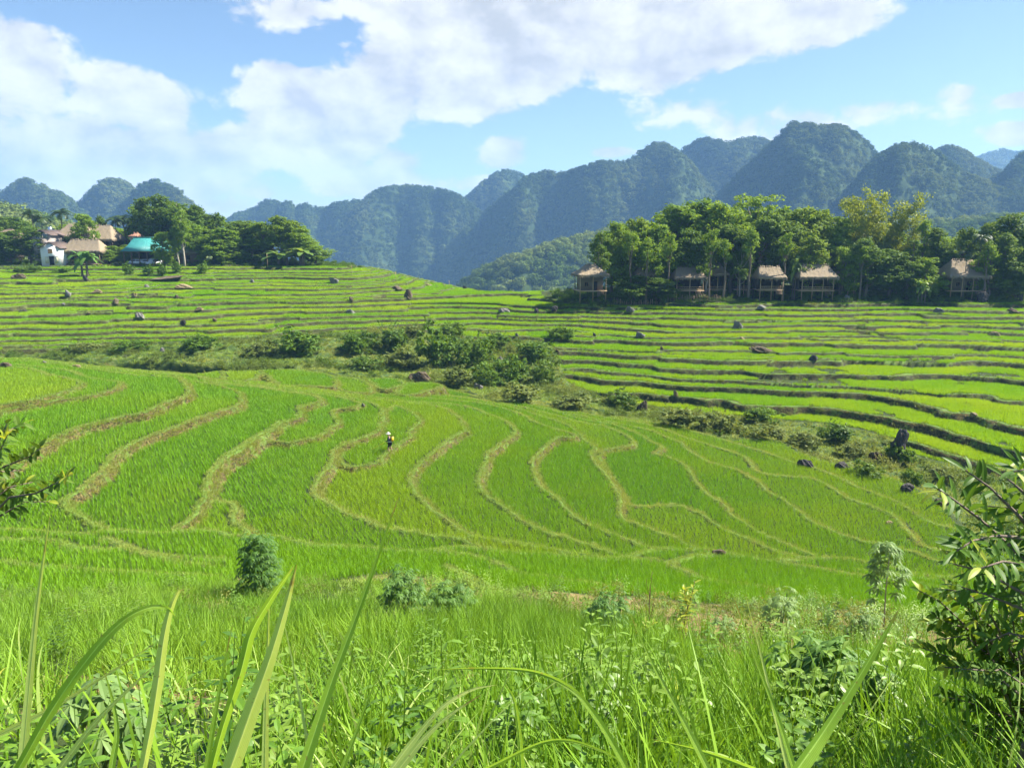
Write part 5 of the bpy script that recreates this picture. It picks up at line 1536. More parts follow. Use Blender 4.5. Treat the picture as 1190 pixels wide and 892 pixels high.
# right village -------------------------------------------------
HR = 'thatched huts of the right village'
def hut(px_, *a, **k):
    return hut_(px_, *a, **k)
def hut_(px, d, wpx, py_e, py_r, ridge, lab, style='open', depth=5.2, mat='thatch', rz=0.0, floor=.75, seed=1, hip=True):
    s_ = px_m(d); zg = z_of(341.5 if d < 156 else 340.5, d)
    e = place_house('thatched_hut', px, d, rz, lab, 'hut', HR, z=zg); wpx = wpx * .87
    L_ = wpx / s_; h0 = z_of(py_e, d) - zg; h1 = z_of(py_r, d) - zg
    link('roof', thatch_roof(L_, depth + 1.2, h1 - h0, L_ * ridge, h0, seed, .32, hip=hip), M[mat], e)
    bw = L_ * .80
    MB().box((0, 0, floor), (bw + .5, depth, .18)).build('floor', M['wood_pale'], e)
    nposts = max(3, int(bw / 1.9) + 1)
    for i in range(nposts):
        xx = -bw / 2 + bw * i / (nposts - 1)
        MB().bar((xx, -depth / 2 + .2, -1.6), (xx, -depth / 2 + .2, h0 + .15), .085, 8).build('post', M['wood_pale'], e)
        MB().bar((xx, depth / 2 - .3, -1.2), (xx, depth / 2 - .3, h0 + .15), .085, 8).build('post', M['wood_dark'], e)
    if style == 'open':
        rl_ = MB()
        for zz in (.35, .75): rl_.bar((-bw / 2, -depth / 2 + .2, floor + zz), (bw / 2, -depth / 2 + .2, floor + zz), .05)
        for i in range(int(bw / .35)): rl_.bar((-bw / 2 + .35 * i + .15, -depth / 2 + .2, floor + .1), (-bw / 2 + .35 * i + .15, -depth / 2 + .2, floor + .75), .022, 5)
        rl_.build('railing', M['wood_pale'], e)
        MB().box((0, depth / 2 - .5, (h0 + floor) / 2), (bw, .12, h0 - floor)).build('wall', M['wood_dark'], e)
        for sg in (-1, 1):
            MB().box((sg * (bw / 2 - .05), depth * .16, (h0 + floor) / 2), (.1, depth * .5, h0 - floor)).build('wall', M['wood_dark'], e)
    else:
        MB().box((0, .35, (h0 + floor) / 2), (bw * .86, depth * .72, h0 - floor)).build('wall', M['weave'], e)
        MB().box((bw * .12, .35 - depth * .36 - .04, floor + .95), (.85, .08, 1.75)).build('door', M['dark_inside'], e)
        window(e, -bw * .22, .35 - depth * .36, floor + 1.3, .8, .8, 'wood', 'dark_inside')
    st = MB()
    for i in range(3): st.box((bw * .3, -depth / 2 - .2 - .28 * (2 - i), floor * (i + 1) / 4), (1.0, .28, .07))
    st.bar((bw * .3 - .5, -depth / 2 - .9, 0), (bw * .3 - .5, -depth / 2, floor), .05).bar((bw * .3 + .5, -depth / 2 - .9, 0), (bw * .3 + .5, -depth / 2, floor), .05)
    st.build('steps', M['wood'], e)
    return e
hut(686.5, 152, 42, 318.5, 306.5, .28, 'leftmost thatched hut standing alone at the grove end, with woven walls', 'walled', 5.6, seed=11, rz=.12)
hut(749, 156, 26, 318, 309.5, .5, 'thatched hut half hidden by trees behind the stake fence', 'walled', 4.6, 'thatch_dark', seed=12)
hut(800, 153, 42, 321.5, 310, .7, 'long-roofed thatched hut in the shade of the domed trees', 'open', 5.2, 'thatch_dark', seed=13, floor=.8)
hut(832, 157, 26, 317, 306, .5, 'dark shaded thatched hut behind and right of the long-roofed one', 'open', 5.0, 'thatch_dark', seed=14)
hut(894.5, 152, 36, 321.5, 309.5, .76, 'open thatched hut with pale wooden railing and three front posts', 'open', 4.8, seed=15, floor=.9)
hut(947, 152, 50, 321, 307, .72, 'biggest open thatched hut with the brightest straw roof', 'open', 5.4, seed=16, floor=.8)
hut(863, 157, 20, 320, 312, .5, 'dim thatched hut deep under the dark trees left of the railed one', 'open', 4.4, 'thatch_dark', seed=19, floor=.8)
hut(984, 155, 19, 318, 312, .5, 'small pale-roofed hut almost hidden right of the brightest roof', 'walled', 4.0, seed=17)
hut(1046, 158, 16, 317.5, 313, .5, 'small hut roof glimpsed between the dark low trees under the bamboo', 'walled', 4.0, seed=20)
hut(1118, 154, 52, 320, 301, .5, 'wide thatched house with steep hipped roof near the right edge', 'walled', 6.4, seed=18, floor=.8)

# stake fence along the top terrace
fx = [spot(px, 149.2) for px in np.linspace(716, 840, 70)]
e = empty('stake_fence', fx[0]); tag(e, 'rough wooden stake fence in front of the shaded huts on the right', 'fence')
st = MB()
for i, p in enumerate(fx):
    hgt = R.uniform(.75, 1.35); zz = p[2]
    q0 = (p[0] - fx[0][0] + R.uniform(-.1, .1), p[1] - fx[0][1] + R.uniform(-.1, .1), zz - fx[0][2] - .3)
    st.bar(q0, (q0[0] + R.uniform(-.12, .12), q0[1] + R.uniform(-.08, .08), q0[2] + .3 + hgt), R.uniform(.025, .05), 5)
st.build('stakes', M['wood_pale'], e)
rl_ = MB()
for i in range(0, 69, 1):
    a_, b2 = fx[i], fx[i + 1]
    rl_.bar((a_[0] - fx[0][0], a_[1] - fx[0][1] - .06, a_[2] - fx[0][2] + .62), (b2[0] - fx[0][0], b2[1] - fx[0][1] - .06, b2[2] - fx[0][2] + .62), .03, 5)
rl_.build('rail', M['wood'], e)
# thin poles on the ridge
for px, py, hpx, lab in ((409, 320, 10, 'thin pole on the ridge just right of the lone grey boulder'), (460, 328, 11, 'thin pole on the ridge above the low brown rock'),
                         (522, 335, 9, 'thin pole on the ridge near the dark skyline boulder'), (311, 311, 15, 'pale thin pole in front of the left grove')):
    x, y, z = hit(px, py); V, Fc = [], []
    h = hpx / px_m(y); tube(V, Fc, [(0, 0, -.3), (.02, 0, h * .5), (0, 0, h)], [.055, .05, .045], 7)
    o = link('pole', new_mesh('pole', V, Fc), M['wood_pale']); o.location = (x, y, z); tag(o, lab, 'pole', 'thin poles on the upper terraces')

# ------------------------------------------------------------------ the farmer spraying rice
fx_, fy_, fz_ = hit(453.5, 525)
per = empty('person', (fx_, fy_, fz_), 0.0)
tag(per, 'person in dark clothes and pale hat standing in the rice, spraying with a wand', 'person')
def skin_mesh(name, joints, edges, root, levels=2):
    me_ = bpy.data.meshes.new(name)
    names = list(joints); ix = {k: i for i, k in enumerate(names)}
    me_.from_pydata([joints[k][0] for k in names], [(ix[a], ix[b]) for a, b in edges], [])
    o = bpy.data.objects.new(name + '_skeleton', me_); COL.objects.link(o)
    md = o.modifiers.new('skin', 'SKIN'); md.branch_smoothing = .6
    for i, k in enumerate(names):
        sv = me_.skin_vertices[0].data[i]; r_ = joints[k][1]
        sv.radius = r_ if isinstance(r_, tuple) else (r_, r_); sv.use_root = (k == root)
    sb = o.modifiers.new('sub', 'SUBSURF'); sb.levels = levels; sb.render_levels = levels
    dg = bpy.context.evaluated_depsgraph_get(); dg.update()
    res = bpy.data.meshes.new_from_object(o.evaluated_get(dg)); res.name = name
    res.polygons.foreach_set('use_smooth', np.ones(len(res.polygons), bool))
    bpy.data.objects.remove(o); bpy.data.meshes.remove(me_)
    return res
# facing -x (to the left in the photo); y is away from the camera
J = {'pelvis': ((0, 0, .86), (.15, .12)), 'waist': ((-.02, 0, 1.02), (.135, .105)), 'chest': ((-.05, 0, 1.24), (.165, .12)), 'neck0': ((-.07, 0, 1.39), .07), 'neck': ((-.10, 0, 1.45), .055),
     'head0': ((-.125, 0, 1.52), .082), 'head1': ((-.14, 0, 1.60), .098), 'head2': ((-.135, 0, 1.68), .075), 'chin': ((-.20, 0, 1.505), .032), 'nose': ((-.245, 0, 1.585), .014)}
E_ = [('pelvis', 'waist'), ('waist', 'chest'), ('chest', 'neck0'), ('neck0', 'neck'), ('neck', 'head0'), ('head0', 'head1'), ('head1', 'head2'), ('head0', 'chin'), ('head1', 'nose')]
for sd_n, yy in (('n', -1), ('f', 1)):
    J['hip' + sd_n] = ((0, .10 * yy, .80), .095); J['knee' + sd_n] = ((-.06 + .08 * yy, .12 * yy, .45), .062); J['ank' + sd_n] = ((.02 + .10 * yy, .13 * yy, .08), .042); J['toe' + sd_n] = ((-.13 + .10 * yy, .14 * yy, .035), .035)
    E_ += [('pelvis', 'hip' + sd_n), ('hip' + sd_n, 'knee' + sd_n), ('knee' + sd_n, 'ank' + sd_n), ('ank' + sd_n, 'toe' + sd_n)]
    J['sho' + sd_n] = ((-.05, .18 * yy, 1.34), .068)
    el_, wr_ = ((-.10, .25 * yy, 1.08), (-.33, .20 * yy, 1.00)) if yy < 0 else ((.0, .26 * yy, 1.08), (-.20, .22 * yy, .95))
    J['elb' + sd_n] = (el_, .046); J['wri' + sd_n] = (wr_, .030); J['palm' + sd_n] = ((wr_[0] - .075, wr_[1] - .01 * yy, wr_[2] - .02), (.038, .02))
    E_ += [('chest', 'sho' + sd_n), ('sho' + sd_n, 'elb' + sd_n), ('elb' + sd_n, 'wri' + sd_n), ('wri' + sd_n, 'palm' + sd_n)]
    pc = J['palm' + sd_n][0]
    for i, ln in enumerate((.066, .075, .07, .055)):
        b0 = (pc[0] - .02, pc[1] + (i - 1.5) * .019, pc[2]); J['f%d%s' % (i, sd_n)] = (b0, .009)
        J['g%d%s' % (i, sd_n)] = ((b0[0] - ln * .55, b0[1], b0[2] - .012), .008); J['h%d%s' % (i, sd_n)] = ((b0[0] - ln * .62, b0[1], b0[2] - .045), .007)
        E_ += [('palm' + sd_n, 'f%d%s' % (i, sd_n)), ('f%d%s' % (i, sd_n), 'g%d%s' % (i, sd_n)), ('g%d%s' % (i, sd_n), 'h%d%s' % (i, sd_n))]
    J['th' + sd_n] = ((pc[0] + .01, pc[1] - .045 * yy, pc[2] - .01), .010); J['ti' + sd_n] = ((pc[0] - .035, pc[1] - .05 * yy, pc[2] - .035), .008)
    E_ += [('palm' + sd_n, 'th' + sd_n), ('th' + sd_n, 'ti' + sd_n)]
bodyo = link('body', skin_mesh('body', J, E_, 'pelvis'), M['skin'], per)
sub = lambda keys, k: {a: (J[a][0], tuple(x * k + .012 for x in J[a][1]) if isinstance(J[a][1], tuple) else J[a][1] * k + .012) for a in keys}
sh = sub(['pelvis', 'waist', 'chest', 'neck0', 'shon', 'shof', 'elbn', 'elbf', 'wrin', 'wrif'], 1.08); sh['pelvis'] = ((0, 0, .90), (.165, .135))
link('shirt', skin_mesh('shirt', sh, [('pelvis', 'waist'), ('waist', 'chest'), ('chest', 'neck0'), ('chest', 'shon'), ('shon', 'elbn'), ('elbn', 'wrin'), ('chest', 'shof'), ('shof', 'elbf'), ('elbf', 'wrif')], 'waist'), M['shirt'], per)
trs = sub(['pelvis', 'hipn', 'hipf', 'kneen', 'kneef'], 1.12)
link('trousers', skin_mesh('trousers', trs, [('pelvis', 'hipn'), ('pelvis', 'hipf'), ('hipn', 'kneen'), ('hipf', 'kneef')], 'pelvis'), M['trousers'], per)
MBw = MB(); V, Fc = [], []; tube(V, Fc, [(0, 0, .86), (0, 0, .93), (-.01, 0, 1.0)], [.185, .19, .175], 16, False)
link('waist_cloth', new_mesh('waist_cloth', V, Fc, True), M['grey_cloth'], per)
V, Fc = [], []; tube(V, Fc, [(-.13, 0, 1.628), (-.13, 0, 1.64), (-.13, 0, 1.655), (-.13, 0, 1.70), (-.13, 0, 1.755), (-.13, 0, 1.775)], [.21, .20, .125, .115, .09, .03], 20)
link('hat', new_mesh('hat', V, Fc, True), M['hat'], per)
for yy in (-.035, .035):
    bm = bmesh.new(); bmesh.ops.create_icosphere(bm, subdivisions=1, radius=.011); me_ = bpy.data.meshes.new('eye'); bm.to_mesh(me_); bm.free()
    o = link('eye', me_, M['dark_inside'], per); o.location = (-.226, yy, 1.612)
spr = empty('backpack_sprayer', (fx_ + .16, fy_, fz_ + 1.0)); tag(spr, 'yellow backpack sprayer worn by the person in the rice', 'sprayer')
tk_ = MB().box((.06, 0, .16), (.22, .36, .46)); o = tk_.build('tank', M['yellow'], spr)
bm = bmesh.new(); bm.from_mesh(o.data); bmesh.ops.bevel(bm, geom=bm.edges[:], offset=.06, segments=3, affect='EDGES'); bm.to_mesh(o.data); bm.free()
MB().bar((.06, 0, .38), (.06, 0, .44), .07, 12).build('cap', M['dark_inside'], spr)
for yy in (-.12, .12):
    V, Fc = [], []; tube(V, Fc, [(-.02, yy, .36), (-.16, yy * 1.1, .42), (-.36, yy, .30), (-.36, yy * .9, .05), (-.16, yy * 1.2, -.06), (-.02, yy, -.05)], [.018] * 6, 6)
    link('strap', new_mesh('strap', V, Fc, True), M['dark_inside'], spr)
V, Fc = [], []; tube(V, Fc, [(.0, -.16, -.05), (-.2, -.26, -.2), (-.5, -.21, -.03)], [.012] * 3, 6); link('hose', new_mesh('hose', V, Fc, True), M['dark_inside'], spr)
V, Fc = [], []; tube(V, Fc, [(-.46, -.21, -.01), (-1.1, -.24, -.36), (-1.62, -.28, -.66), (-1.68, -.28, -.70)], [.014, .012, .011, .02], 7)
link('wand', new_mesh('wand', V, Fc, True), M['yellow'], spr)
# ------------------------------------------------------------------ the slope in front: grass, weeds, cassava, shrubs, reed blades
gt = proto_col('meadow_tuft', [tuft(800 + i, 30, 0.17, 0.95, 0.019, 0.42, 1.0, 5) for i in range(7)], M['grass'])
x, y = grid_points(-36, 36, 1.9, 44, 0.24, 0.11)
k_ = in_view(x, y, 2.0); x, y = x[k_], y[k_]
t_ = terrain(x, y)
nz = fbm(x / 3.2, y / 3.2, 3, 131); n2 = fbm(x / 7, y / 7, 3, 133)
u_ = x / y
bare = bareness(x, y)          # thin, earthy ground to the right
k_ = (rng.random(len(x)) < t_['fore'] * (0.46 + 1.5 * nz) * (1 - .96 * bare) * np.where(y < 10, .62, .95)) & (t_['fore'] > .5)
x, y, z, nz, n2 = x[k_], y[k_], t_['z'][k_], nz[k_], n2[k_]; n = len(x)
hs = rng.uniform(.55, 1.15, n) * (1 + .35 * nz) * np.where(y > 22, .62, 1.0) * np.where(y < 5, .8, 1.0)
print('grass tufts', n)
scatter('meadow_grass', gt, np.stack([x, y, z - .02], 1), np.stack([rng.normal(0, .10, n), rng.normal(0, .10, n), rng.uniform(0, 6.28, n)], 1), np.stack([np.sqrt(hs), np.sqrt(hs), hs], 1),
        rng.integers(0, 7, n), np.clip(.18 + .8 * n2 + .5 * nz, 0, 1), 'tall light green grass covering the slope in front of the camera', 'grass')

def leaf(s, p, d, up, L, Wd, r, droop=.5, fold=.25, segs=4):
    """a pointed leaf with a midrib fold, growing along d"""
    d = Vector(d).normalized(); side = d.cross(Vector(up))
    if side.length < 1e-3: side = d.orthogonal()
    side.normalize(); nrm = side.cross(d).normalized()
    l_, c_, r2 = [], [], []; p = Vector(p)
    for i in range(segs + 1):
        t_ = i / segs; w_ = Wd * .5 * (math.sin(math.pi * min(1, t_ * .94 + .04)) ** .8) * (1 if i < segs else .1)
        l_.append(p + side * w_ + nrm * w_ * fold); c_.append(p.copy()); r2.append(p - side * w_ + nrm * w_ * fold)
        p = p + d * (L / segs); d = (d + Vector((0, 0, -droop / segs))).normalized(); nrm = side.cross(d).normalized()
    s.strip(l_, c_, r); s.strip(c_, r2, r)

def weed_mesh(seed, H=.7, n=22, L=.13, Wd=.065):
    q = random.Random(seed); s = Soup()
    for st in range(q.randint(2, 4)):
        p0 = Vector((q.uniform(-.12, .12), q.uniform(-.12, .12), 0)); tip = p0 + Vector((q.uniform(-.2, .2), q.uniform(-.2, .2), H * q.uniform(.7, 1.1)))
        a0 = Vector((.005, 0, 0)); s.strip([p0 - a0, tip - a0 * .4], [p0 + a0, tip + a0 * .4], .2); a0 = Vector((0, .005, 0)); s.strip([p0 - a0, tip - a0 * .4], [p0 + a0, tip + a0 * .4], .2)
        for i in range(n):
            t_ = .25 + .75 * i / n; p = p0.lerp(tip, t_); a = i * 2.4 + q.uniform(-.4, .4)
            el = q.uniform(-.1, .6); d = Vector((math.cos(a) * math.cos(el), math.sin(a) * math.cos(el), math.sin(el))); sc = (1.15 - .75 * t_) * q.uniform(.75, 1.2)
            leaf(s, p + d * .03, d, (0, 0, 1), L * sc, Wd * sc, q.random(), q.uniform(.3, 1.0), .2, 3)
    return s.mesh('weed')
wc = proto_col('broad_weed', [weed_mesh(830 + i, .45 + .09 * i, 18 + i, .10 + .012 * i, .050 + .004 * i) for i in range(6)], M['weed'])
x, y = grid_points(-30, 30, 2.2, 40, 0.55, 0.27)
k_ = in_view(x, y, 1.5); x, y = x[k_], y[k_]
t_ = terrain(x, y); nz = fbm(x / 2.6, y / 2.6, 3, 141); u_ = x / y
pw = .14 + .9 * nz + .24 * sstep(.0, -.45, u_) * (y < 9) + .28 * sstep(.1, .35, u_) * (y > 10)
k_ = (rng.random(len(x)) < pw) & (t_['fore'] > .5)
x, y, z = x[k_], y[k_], t_['z'][k_]; n = len(x); sc_ = rng.uniform(.5, 1.5, n) * np.where(y > 14, .9, 1)
scatter('broadleaf_weeds', wc, np.stack([x, y, z - .02], 1), np.stack([rng.normal(0, .1, n), rng.normal(0, .1, n), rng.uniform(0, 6.28, n)], 1), np.stack([sc_] * 3, 1), rng.integers(0, 6, n),
        np.clip(.1 + .8 * nz[k_], 0, 1), 'broad-leaved weeds growing through the grass of the near slope', 'weeds')
lr_ = proto_col('long_blade_tuft', [tuft(870 + i, 7, .14, 1.15, .026, .6, 1.7, 8) for i in range(6)], M['grass'])
x, y = grid_points(-12, 12, 1.8, 13, .42, .2); k_ = in_view(x, y, 1.0); x, y = x[k_], y[k_]
k_ = rng.random(len(x)) < np.where(y < 6, .50, .30); x, y = x[k_], y[k_]; z = terrain(x, y)['z']; n = len(x); sc_ = rng.uniform(.6, 1.12, n)
scatter('long_grass', lr_, np.stack([x, y, z - .02], 1), np.stack([rng.normal(0, .12, n), rng.normal(0, .12, n), rng.uniform(0, 6.28, n)], 1), np.stack([sc_] * 3, 1), rng.integers(0, 6, n),
        np.clip(rng.normal(.5, .3, n), 0, 1), 'long arching grass blades close to the camera', 'grass')
pb_ = proto_col('pale_blade_tuft', [tuft(880 + i, 4, .10, 1.25, .030, .55, 1.9, 9) for i in range(6)], M['pale_grass'])
x, y = grid_points(-9, 9, 1.8, 9, .55, .27); k_ = in_view(x, y, 1.0); x, y = x[k_], y[k_]
k_ = rng.random(len(x)) < np.where(x / y < -.05, .50, .24); x, y = x[k_], y[k_]; z = terrain(x, y)['z']; n = len(x); sc_ = rng.uniform(.55, 1.05, n)
scatter('pale_blades', pb_, np.stack([x, y, z - .02], 1), np.stack([rng.normal(0, .14, n), rng.normal(0, .14, n), rng.uniform(0, 6.28, n)], 1), np.stack([sc_] * 3, 1), rng.integers(0, 6, n),
        rng.random(n), 'pale arching reed leaves mixed into the grass close to the camera', 'grass')
low = proto_col('low_herb', [tuft(850 + i, 26, .22, .20, .022, 1.2, .9, 2) for i in range(4)], M['weed'])
x, y = grid_points(-36, 36, 6, 46, 0.26, 0.12)
k_ = in_view(x, y, 1.5); x, y = x[k_], y[k_]
t_ = terrain(x, y); nz = fbm(x / 2.0, y / 2.0, 3, 145)
k_ = (rng.random(len(x)) < (.36 + .9 * nz - .30 * bareness(x, y)) * (y > 10)) & (t_['fore'] > .35)
x, y, z = x[k_], y[k_], t_['z'][k_]; n = len(x); sc_ = rng.uniform(.6, 1.4, n)
scatter('low_herbs', low, np.stack([x, y, z - .01], 1), np.stack([rng.normal(0, .15, n), rng.normal(0, .15, n), rng.uniform(0, 6.28, n)], 1), np.stack([sc_] * 3, 1), rng.integers(0, 4, n),
        np.clip(.45 + 1.0 * nz[k_], 0, 1), 'low herbs and seedlings on the earthy part of the near slope', 'herbs')

wsc = proto_col('weedy_clump', [bush_mesh(360 + i, 18, 14, .13, .6) for i in range(5)], M['scrub'])
x, y = grid_points(-28, 28, 12, 40, .8, .38); k_ = in_view(x, y, 1.0); x, y = x[k_], y[k_]
t_ = terrain(x, y); nz = fbm(x / 4, y / 4, 3, 151)
k_ = (rng.random(len(x)) < .12 + .6 * nz + .22 * (y > 18)) & (t_['fore'] > .9)
x, y, z = x[k_], y[k_], t_['z'][k_]; n = len(x); sc_ = rng.uniform(.2, .62, n)
scatter('weedy_clumps', wsc, np.stack([x, y, z - .03], 1), np.stack([rng.normal(0, .1, n), rng.normal(0, .1, n), rng.uniform(0, 6.28, n)], 1), np.stack([sc_, sc_, sc_ * rng.uniform(.7, 1.3, n)], 1), rng.integers(0, 5, n),
        rng.random(n), 'low leafy weeds scattered between the cassava bushes', 'weeds')
# cassava: stems, long-stalked hand-shaped leaves
def cassava_mesh(seed, W_, H_, leaves, L=.17, stems=4, bare=.15, dome=True):
    q = random.Random(seed); s = Soup(); sp_ = []; tips = []
    for st in range(stems):
        a = q.uniform(0, 6.28); rr_ = W_ * .36 * math.sqrt(q.random()) if stems > 1 else 0.03
        p0 = Vector((q.uniform(-.06, .06), q.uniform(-.06, .06), -.1)); p1 = Vector((rr_ * math.cos(a) * .5, rr_ * math.sin(a) * .5, H_ * .45)); p2 = Vector((rr_ * math.cos(a), rr_ * math.sin(a), H_ * q.uniform(.78, .92)))
        sp_.append(([p0, p1, p2], [.022, .017, .009])); tips.append((p0, p1, p2))
    for i in range(leaves):
        p0, p1, p2 = tips[i % stems]
        t_ = bare + (1 - bare) * (q.random() ** .75); b = p0.lerp(p1, t_ * 2) if t_ < .5 else p1.lerp(p2, t_ * 2 - 1)
        a = q.uniform(0, 6.28); el = q.uniform(-.15, .9) if t_ < .85 else q.uniform(.3, 1.4)
        reach = W_ * .5 * q.uniform(.45, 1.0) * (1.05 - .55 * max(0, t_ - .5))
        d = Vector((math.cos(a) * math.cos(el), math.sin(a) * math.cos(el), math.sin(el)))
        hub = b + d * reach; w_ = Vector((-math.sin(a), math.cos(a), 0)) * .004
        s.strip([b - w_, hub - w_ * .6], [b + w_, hub + w_ * .6], .9)
        out = Vector((math.cos(a), math.sin(a), -.35)).normalized(); side = Vector((-math.sin(a), math.cos(a), 0)); sc = q.uniform(.7, 1.2); r = q.random()
        nl = q.choice((5, 6, 7))
        for j in range(nl):
            th = (j - (nl - 1) / 2) / (nl - 1) * 4.0
            dd = out * math.cos(th) + side * math.sin(th) + Vector((0, 0, -.12))
            leaf(s, hub, dd, (0, 0, 1), L * sc * (1 - .3 * abs(th) / 2), .036 * sc * L / .17, min(1, max(0, r + q.uniform(-.15, .15))), q.uniform(.7, 1.5), .15, 3)
    return tube_mesh('stem', sp_, 6), s.mesh('leaves')
def cassava(px, py, w, h, leaves, mat, label, d=None, stems=4, L=.17, bare=.15, name='cassava_bush', seed=1, group='cassava plants below the paddies', bark='stem'):
    if d is None: x, y, z = hit(px, py)
    else: x, y, z = spot(px, d)
    s_ = px_m(y); H_ = h / s_
    st, lv_ = cassava_mesh(900 + seed, w / s_, H_, leaves, L, stems, bare)
    e = empty(name, (x, y, z)); tag(e, label, 'cassava', group)
    link('stem', st, M[bark], e); link('leaves', lv_, M[mat], e)
    return e
cassava(305, 694, 52, 74, 430, 'cassava', 'dark green domed cassava bush at the lower edge of the left paddies', stems=6, L=.24, seed=1, bare=.05)
cassava(468, 722, 52, 62, 260, 'cassava', 'left of the two touching cassava bushes below the middle paddies', stems=5, L=.22, seed=2, bare=.05)
cassava(520, 734, 56, 54, 260, 'cassava', 'right of the two touching cassava bushes below the middle paddies', stems=5, L=.21, seed=3, bare=.05)
cassava(703, 745, 54, 54, 220, 'cassava', 'small dark cassava bush beside the reddish dry stalk', stems=5, L=.20, seed=4, bare=.05)
cassava(905, 752, 44, 78, 90, 'cassava_pale', 'pale spindly cassava plant left of the slim cassava tree', stems=2, L=.19, seed=5, bare=.2)
cassava(995, 756, 46, 46, 80, 'cassava_pale', 'pale low cassava plant at the foot of the slim cassava tree', stems=3, L=.17, seed=6, bare=.1)
cassava(960, 862, 130, 105, 280, 'cassava', 'widest cassava bush, low on the right in front of the earthy patch', stems=7, L=.20, seed=7, bare=.1)
cassava(1024, 738, 50, 142, 90, 'cassava_pale', 'slim cassava tree with a bare pale stem standing before the right paddies', stems=1, L=.30, seed=8, bare=.36, name='cassava_tree', bark='bark_pale')
cassava(45, 850, 120, 150, 34, 'cassava_pale', 'cassava plant with big drooping leaves at the lower left', d=4.2, stems=2, L=.20, seed=9, bare=.55)
cassava(610, 722, 40, 40, 80, 'bush_olive', 'small weedy bush right of the two touching cassava bushes', stems=4, L=.12, seed=10, bare=.05, name='weedy_bush')
cassava(845, 742, 40, 30, 60, 'cassava_pale', 'tiny cassava plant left of the pale spindly one', stems=3, L=.14, seed=11, bare=.05)

# yellow-leaved sapling and dry stalks
def sapling(px, py, h, label, mat, nl, L, name, cat, seed, lean=0.0, stem='stem_dry', d=None):
    q = random.Random(seed); x, y, z = hit(px, py) if d is None else spot(px, d)
    H_ = h / px_m(y); s = Soup(); sp_ = []
    pts = [Vector((lean * H_ * (i / 6) ** 1.5 + q.uniform(-.02, .02), q.uniform(-.02, .02), H_ * i / 6 - (.1 if i == 0 else 0))) for i in range(7)]
    sp_.append((pts, [.016 * (1 - .12 * i) for i in range(7)]))
    br = [(pts, .35)]
    for b in range(3):
        p0 = pts[2 + b]; a = q.uniform(0, 6.28); bl = [p0, p0 + Vector((math.cos(a) * .12, math.sin(a) * .12, H_ * .12)), p0 + Vector((math.cos(a) * .2, math.sin(a) * .2, H_ * .28))]
        sp_.append((bl, [.008, .006, .004])); br.append((bl, .2))
    for pl, st in br:
        for i in range(nl):
            t_ = st + (1 - st) * i / nl; k = min(len(pl) - 2, int(t_ * (len(pl) - 1))); p = pl[k].lerp(pl[k + 1], t_ * (len(pl) - 1) - k)
            a = i * 2.4 + q.uniform(-.3, .3); el = q.uniform(.1, .9)
            leaf(s, p, (math.cos(a) * math.cos(el), math.sin(a) * math.cos(el), math.sin(el)), (0, 0, 1), L * q.uniform(.7, 1.15), L * .36, q.random(), q.uniform(.1, .6))
    e = empty(name, (x, y, z)); tag(e, label, cat)
    link('stem', tube_mesh('stem', sp_, 6), M[stem], e)
    if nl: link('leaves', s.mesh('leaves'), M[mat], e)
sapling(790, 768, 108, 'sapling with bright yellow green leaves in front of the right paddies', 'young', 22, .17, 'sapling', 'sapling', 3, .12)
sapling(745, 760, 46, 'short yellow-leaved sapling left of the taller yellow one', 'young', 12, .18, 'sapling', 'sapling', 5, .1)
sapling(753, 748, 96, 'tall reddish dry stalk standing between cassava bush and yellow sapling', 'weed', 0, .1, 'dry_stalk', 'stalk', 7, .02)
sapling(612, 712, 34, 'thin dark stick at the lower rim of the middle paddies', 'weed', 0, .1, 'stick', 'stick', 8, .25)
sapling(543, 690, 22, 'short dark stick on the bund above the touching cassava bushes', 'weed', 0, .1, 'stick', 'stick', 9, .0)
sapling(232, 770, 84, 'dark-stemmed weed with a small seed head left of the folded reed', 'weed', 7, .13, 'tall_weed', 'weed', 11, .03, d=8.5)
sapling(1078, 790, 60, 'twiggy leafless sapling right of the slim cassava tree', 'weed', 3, .08, 'dry_sapling', 'sapling', 12, -.1)

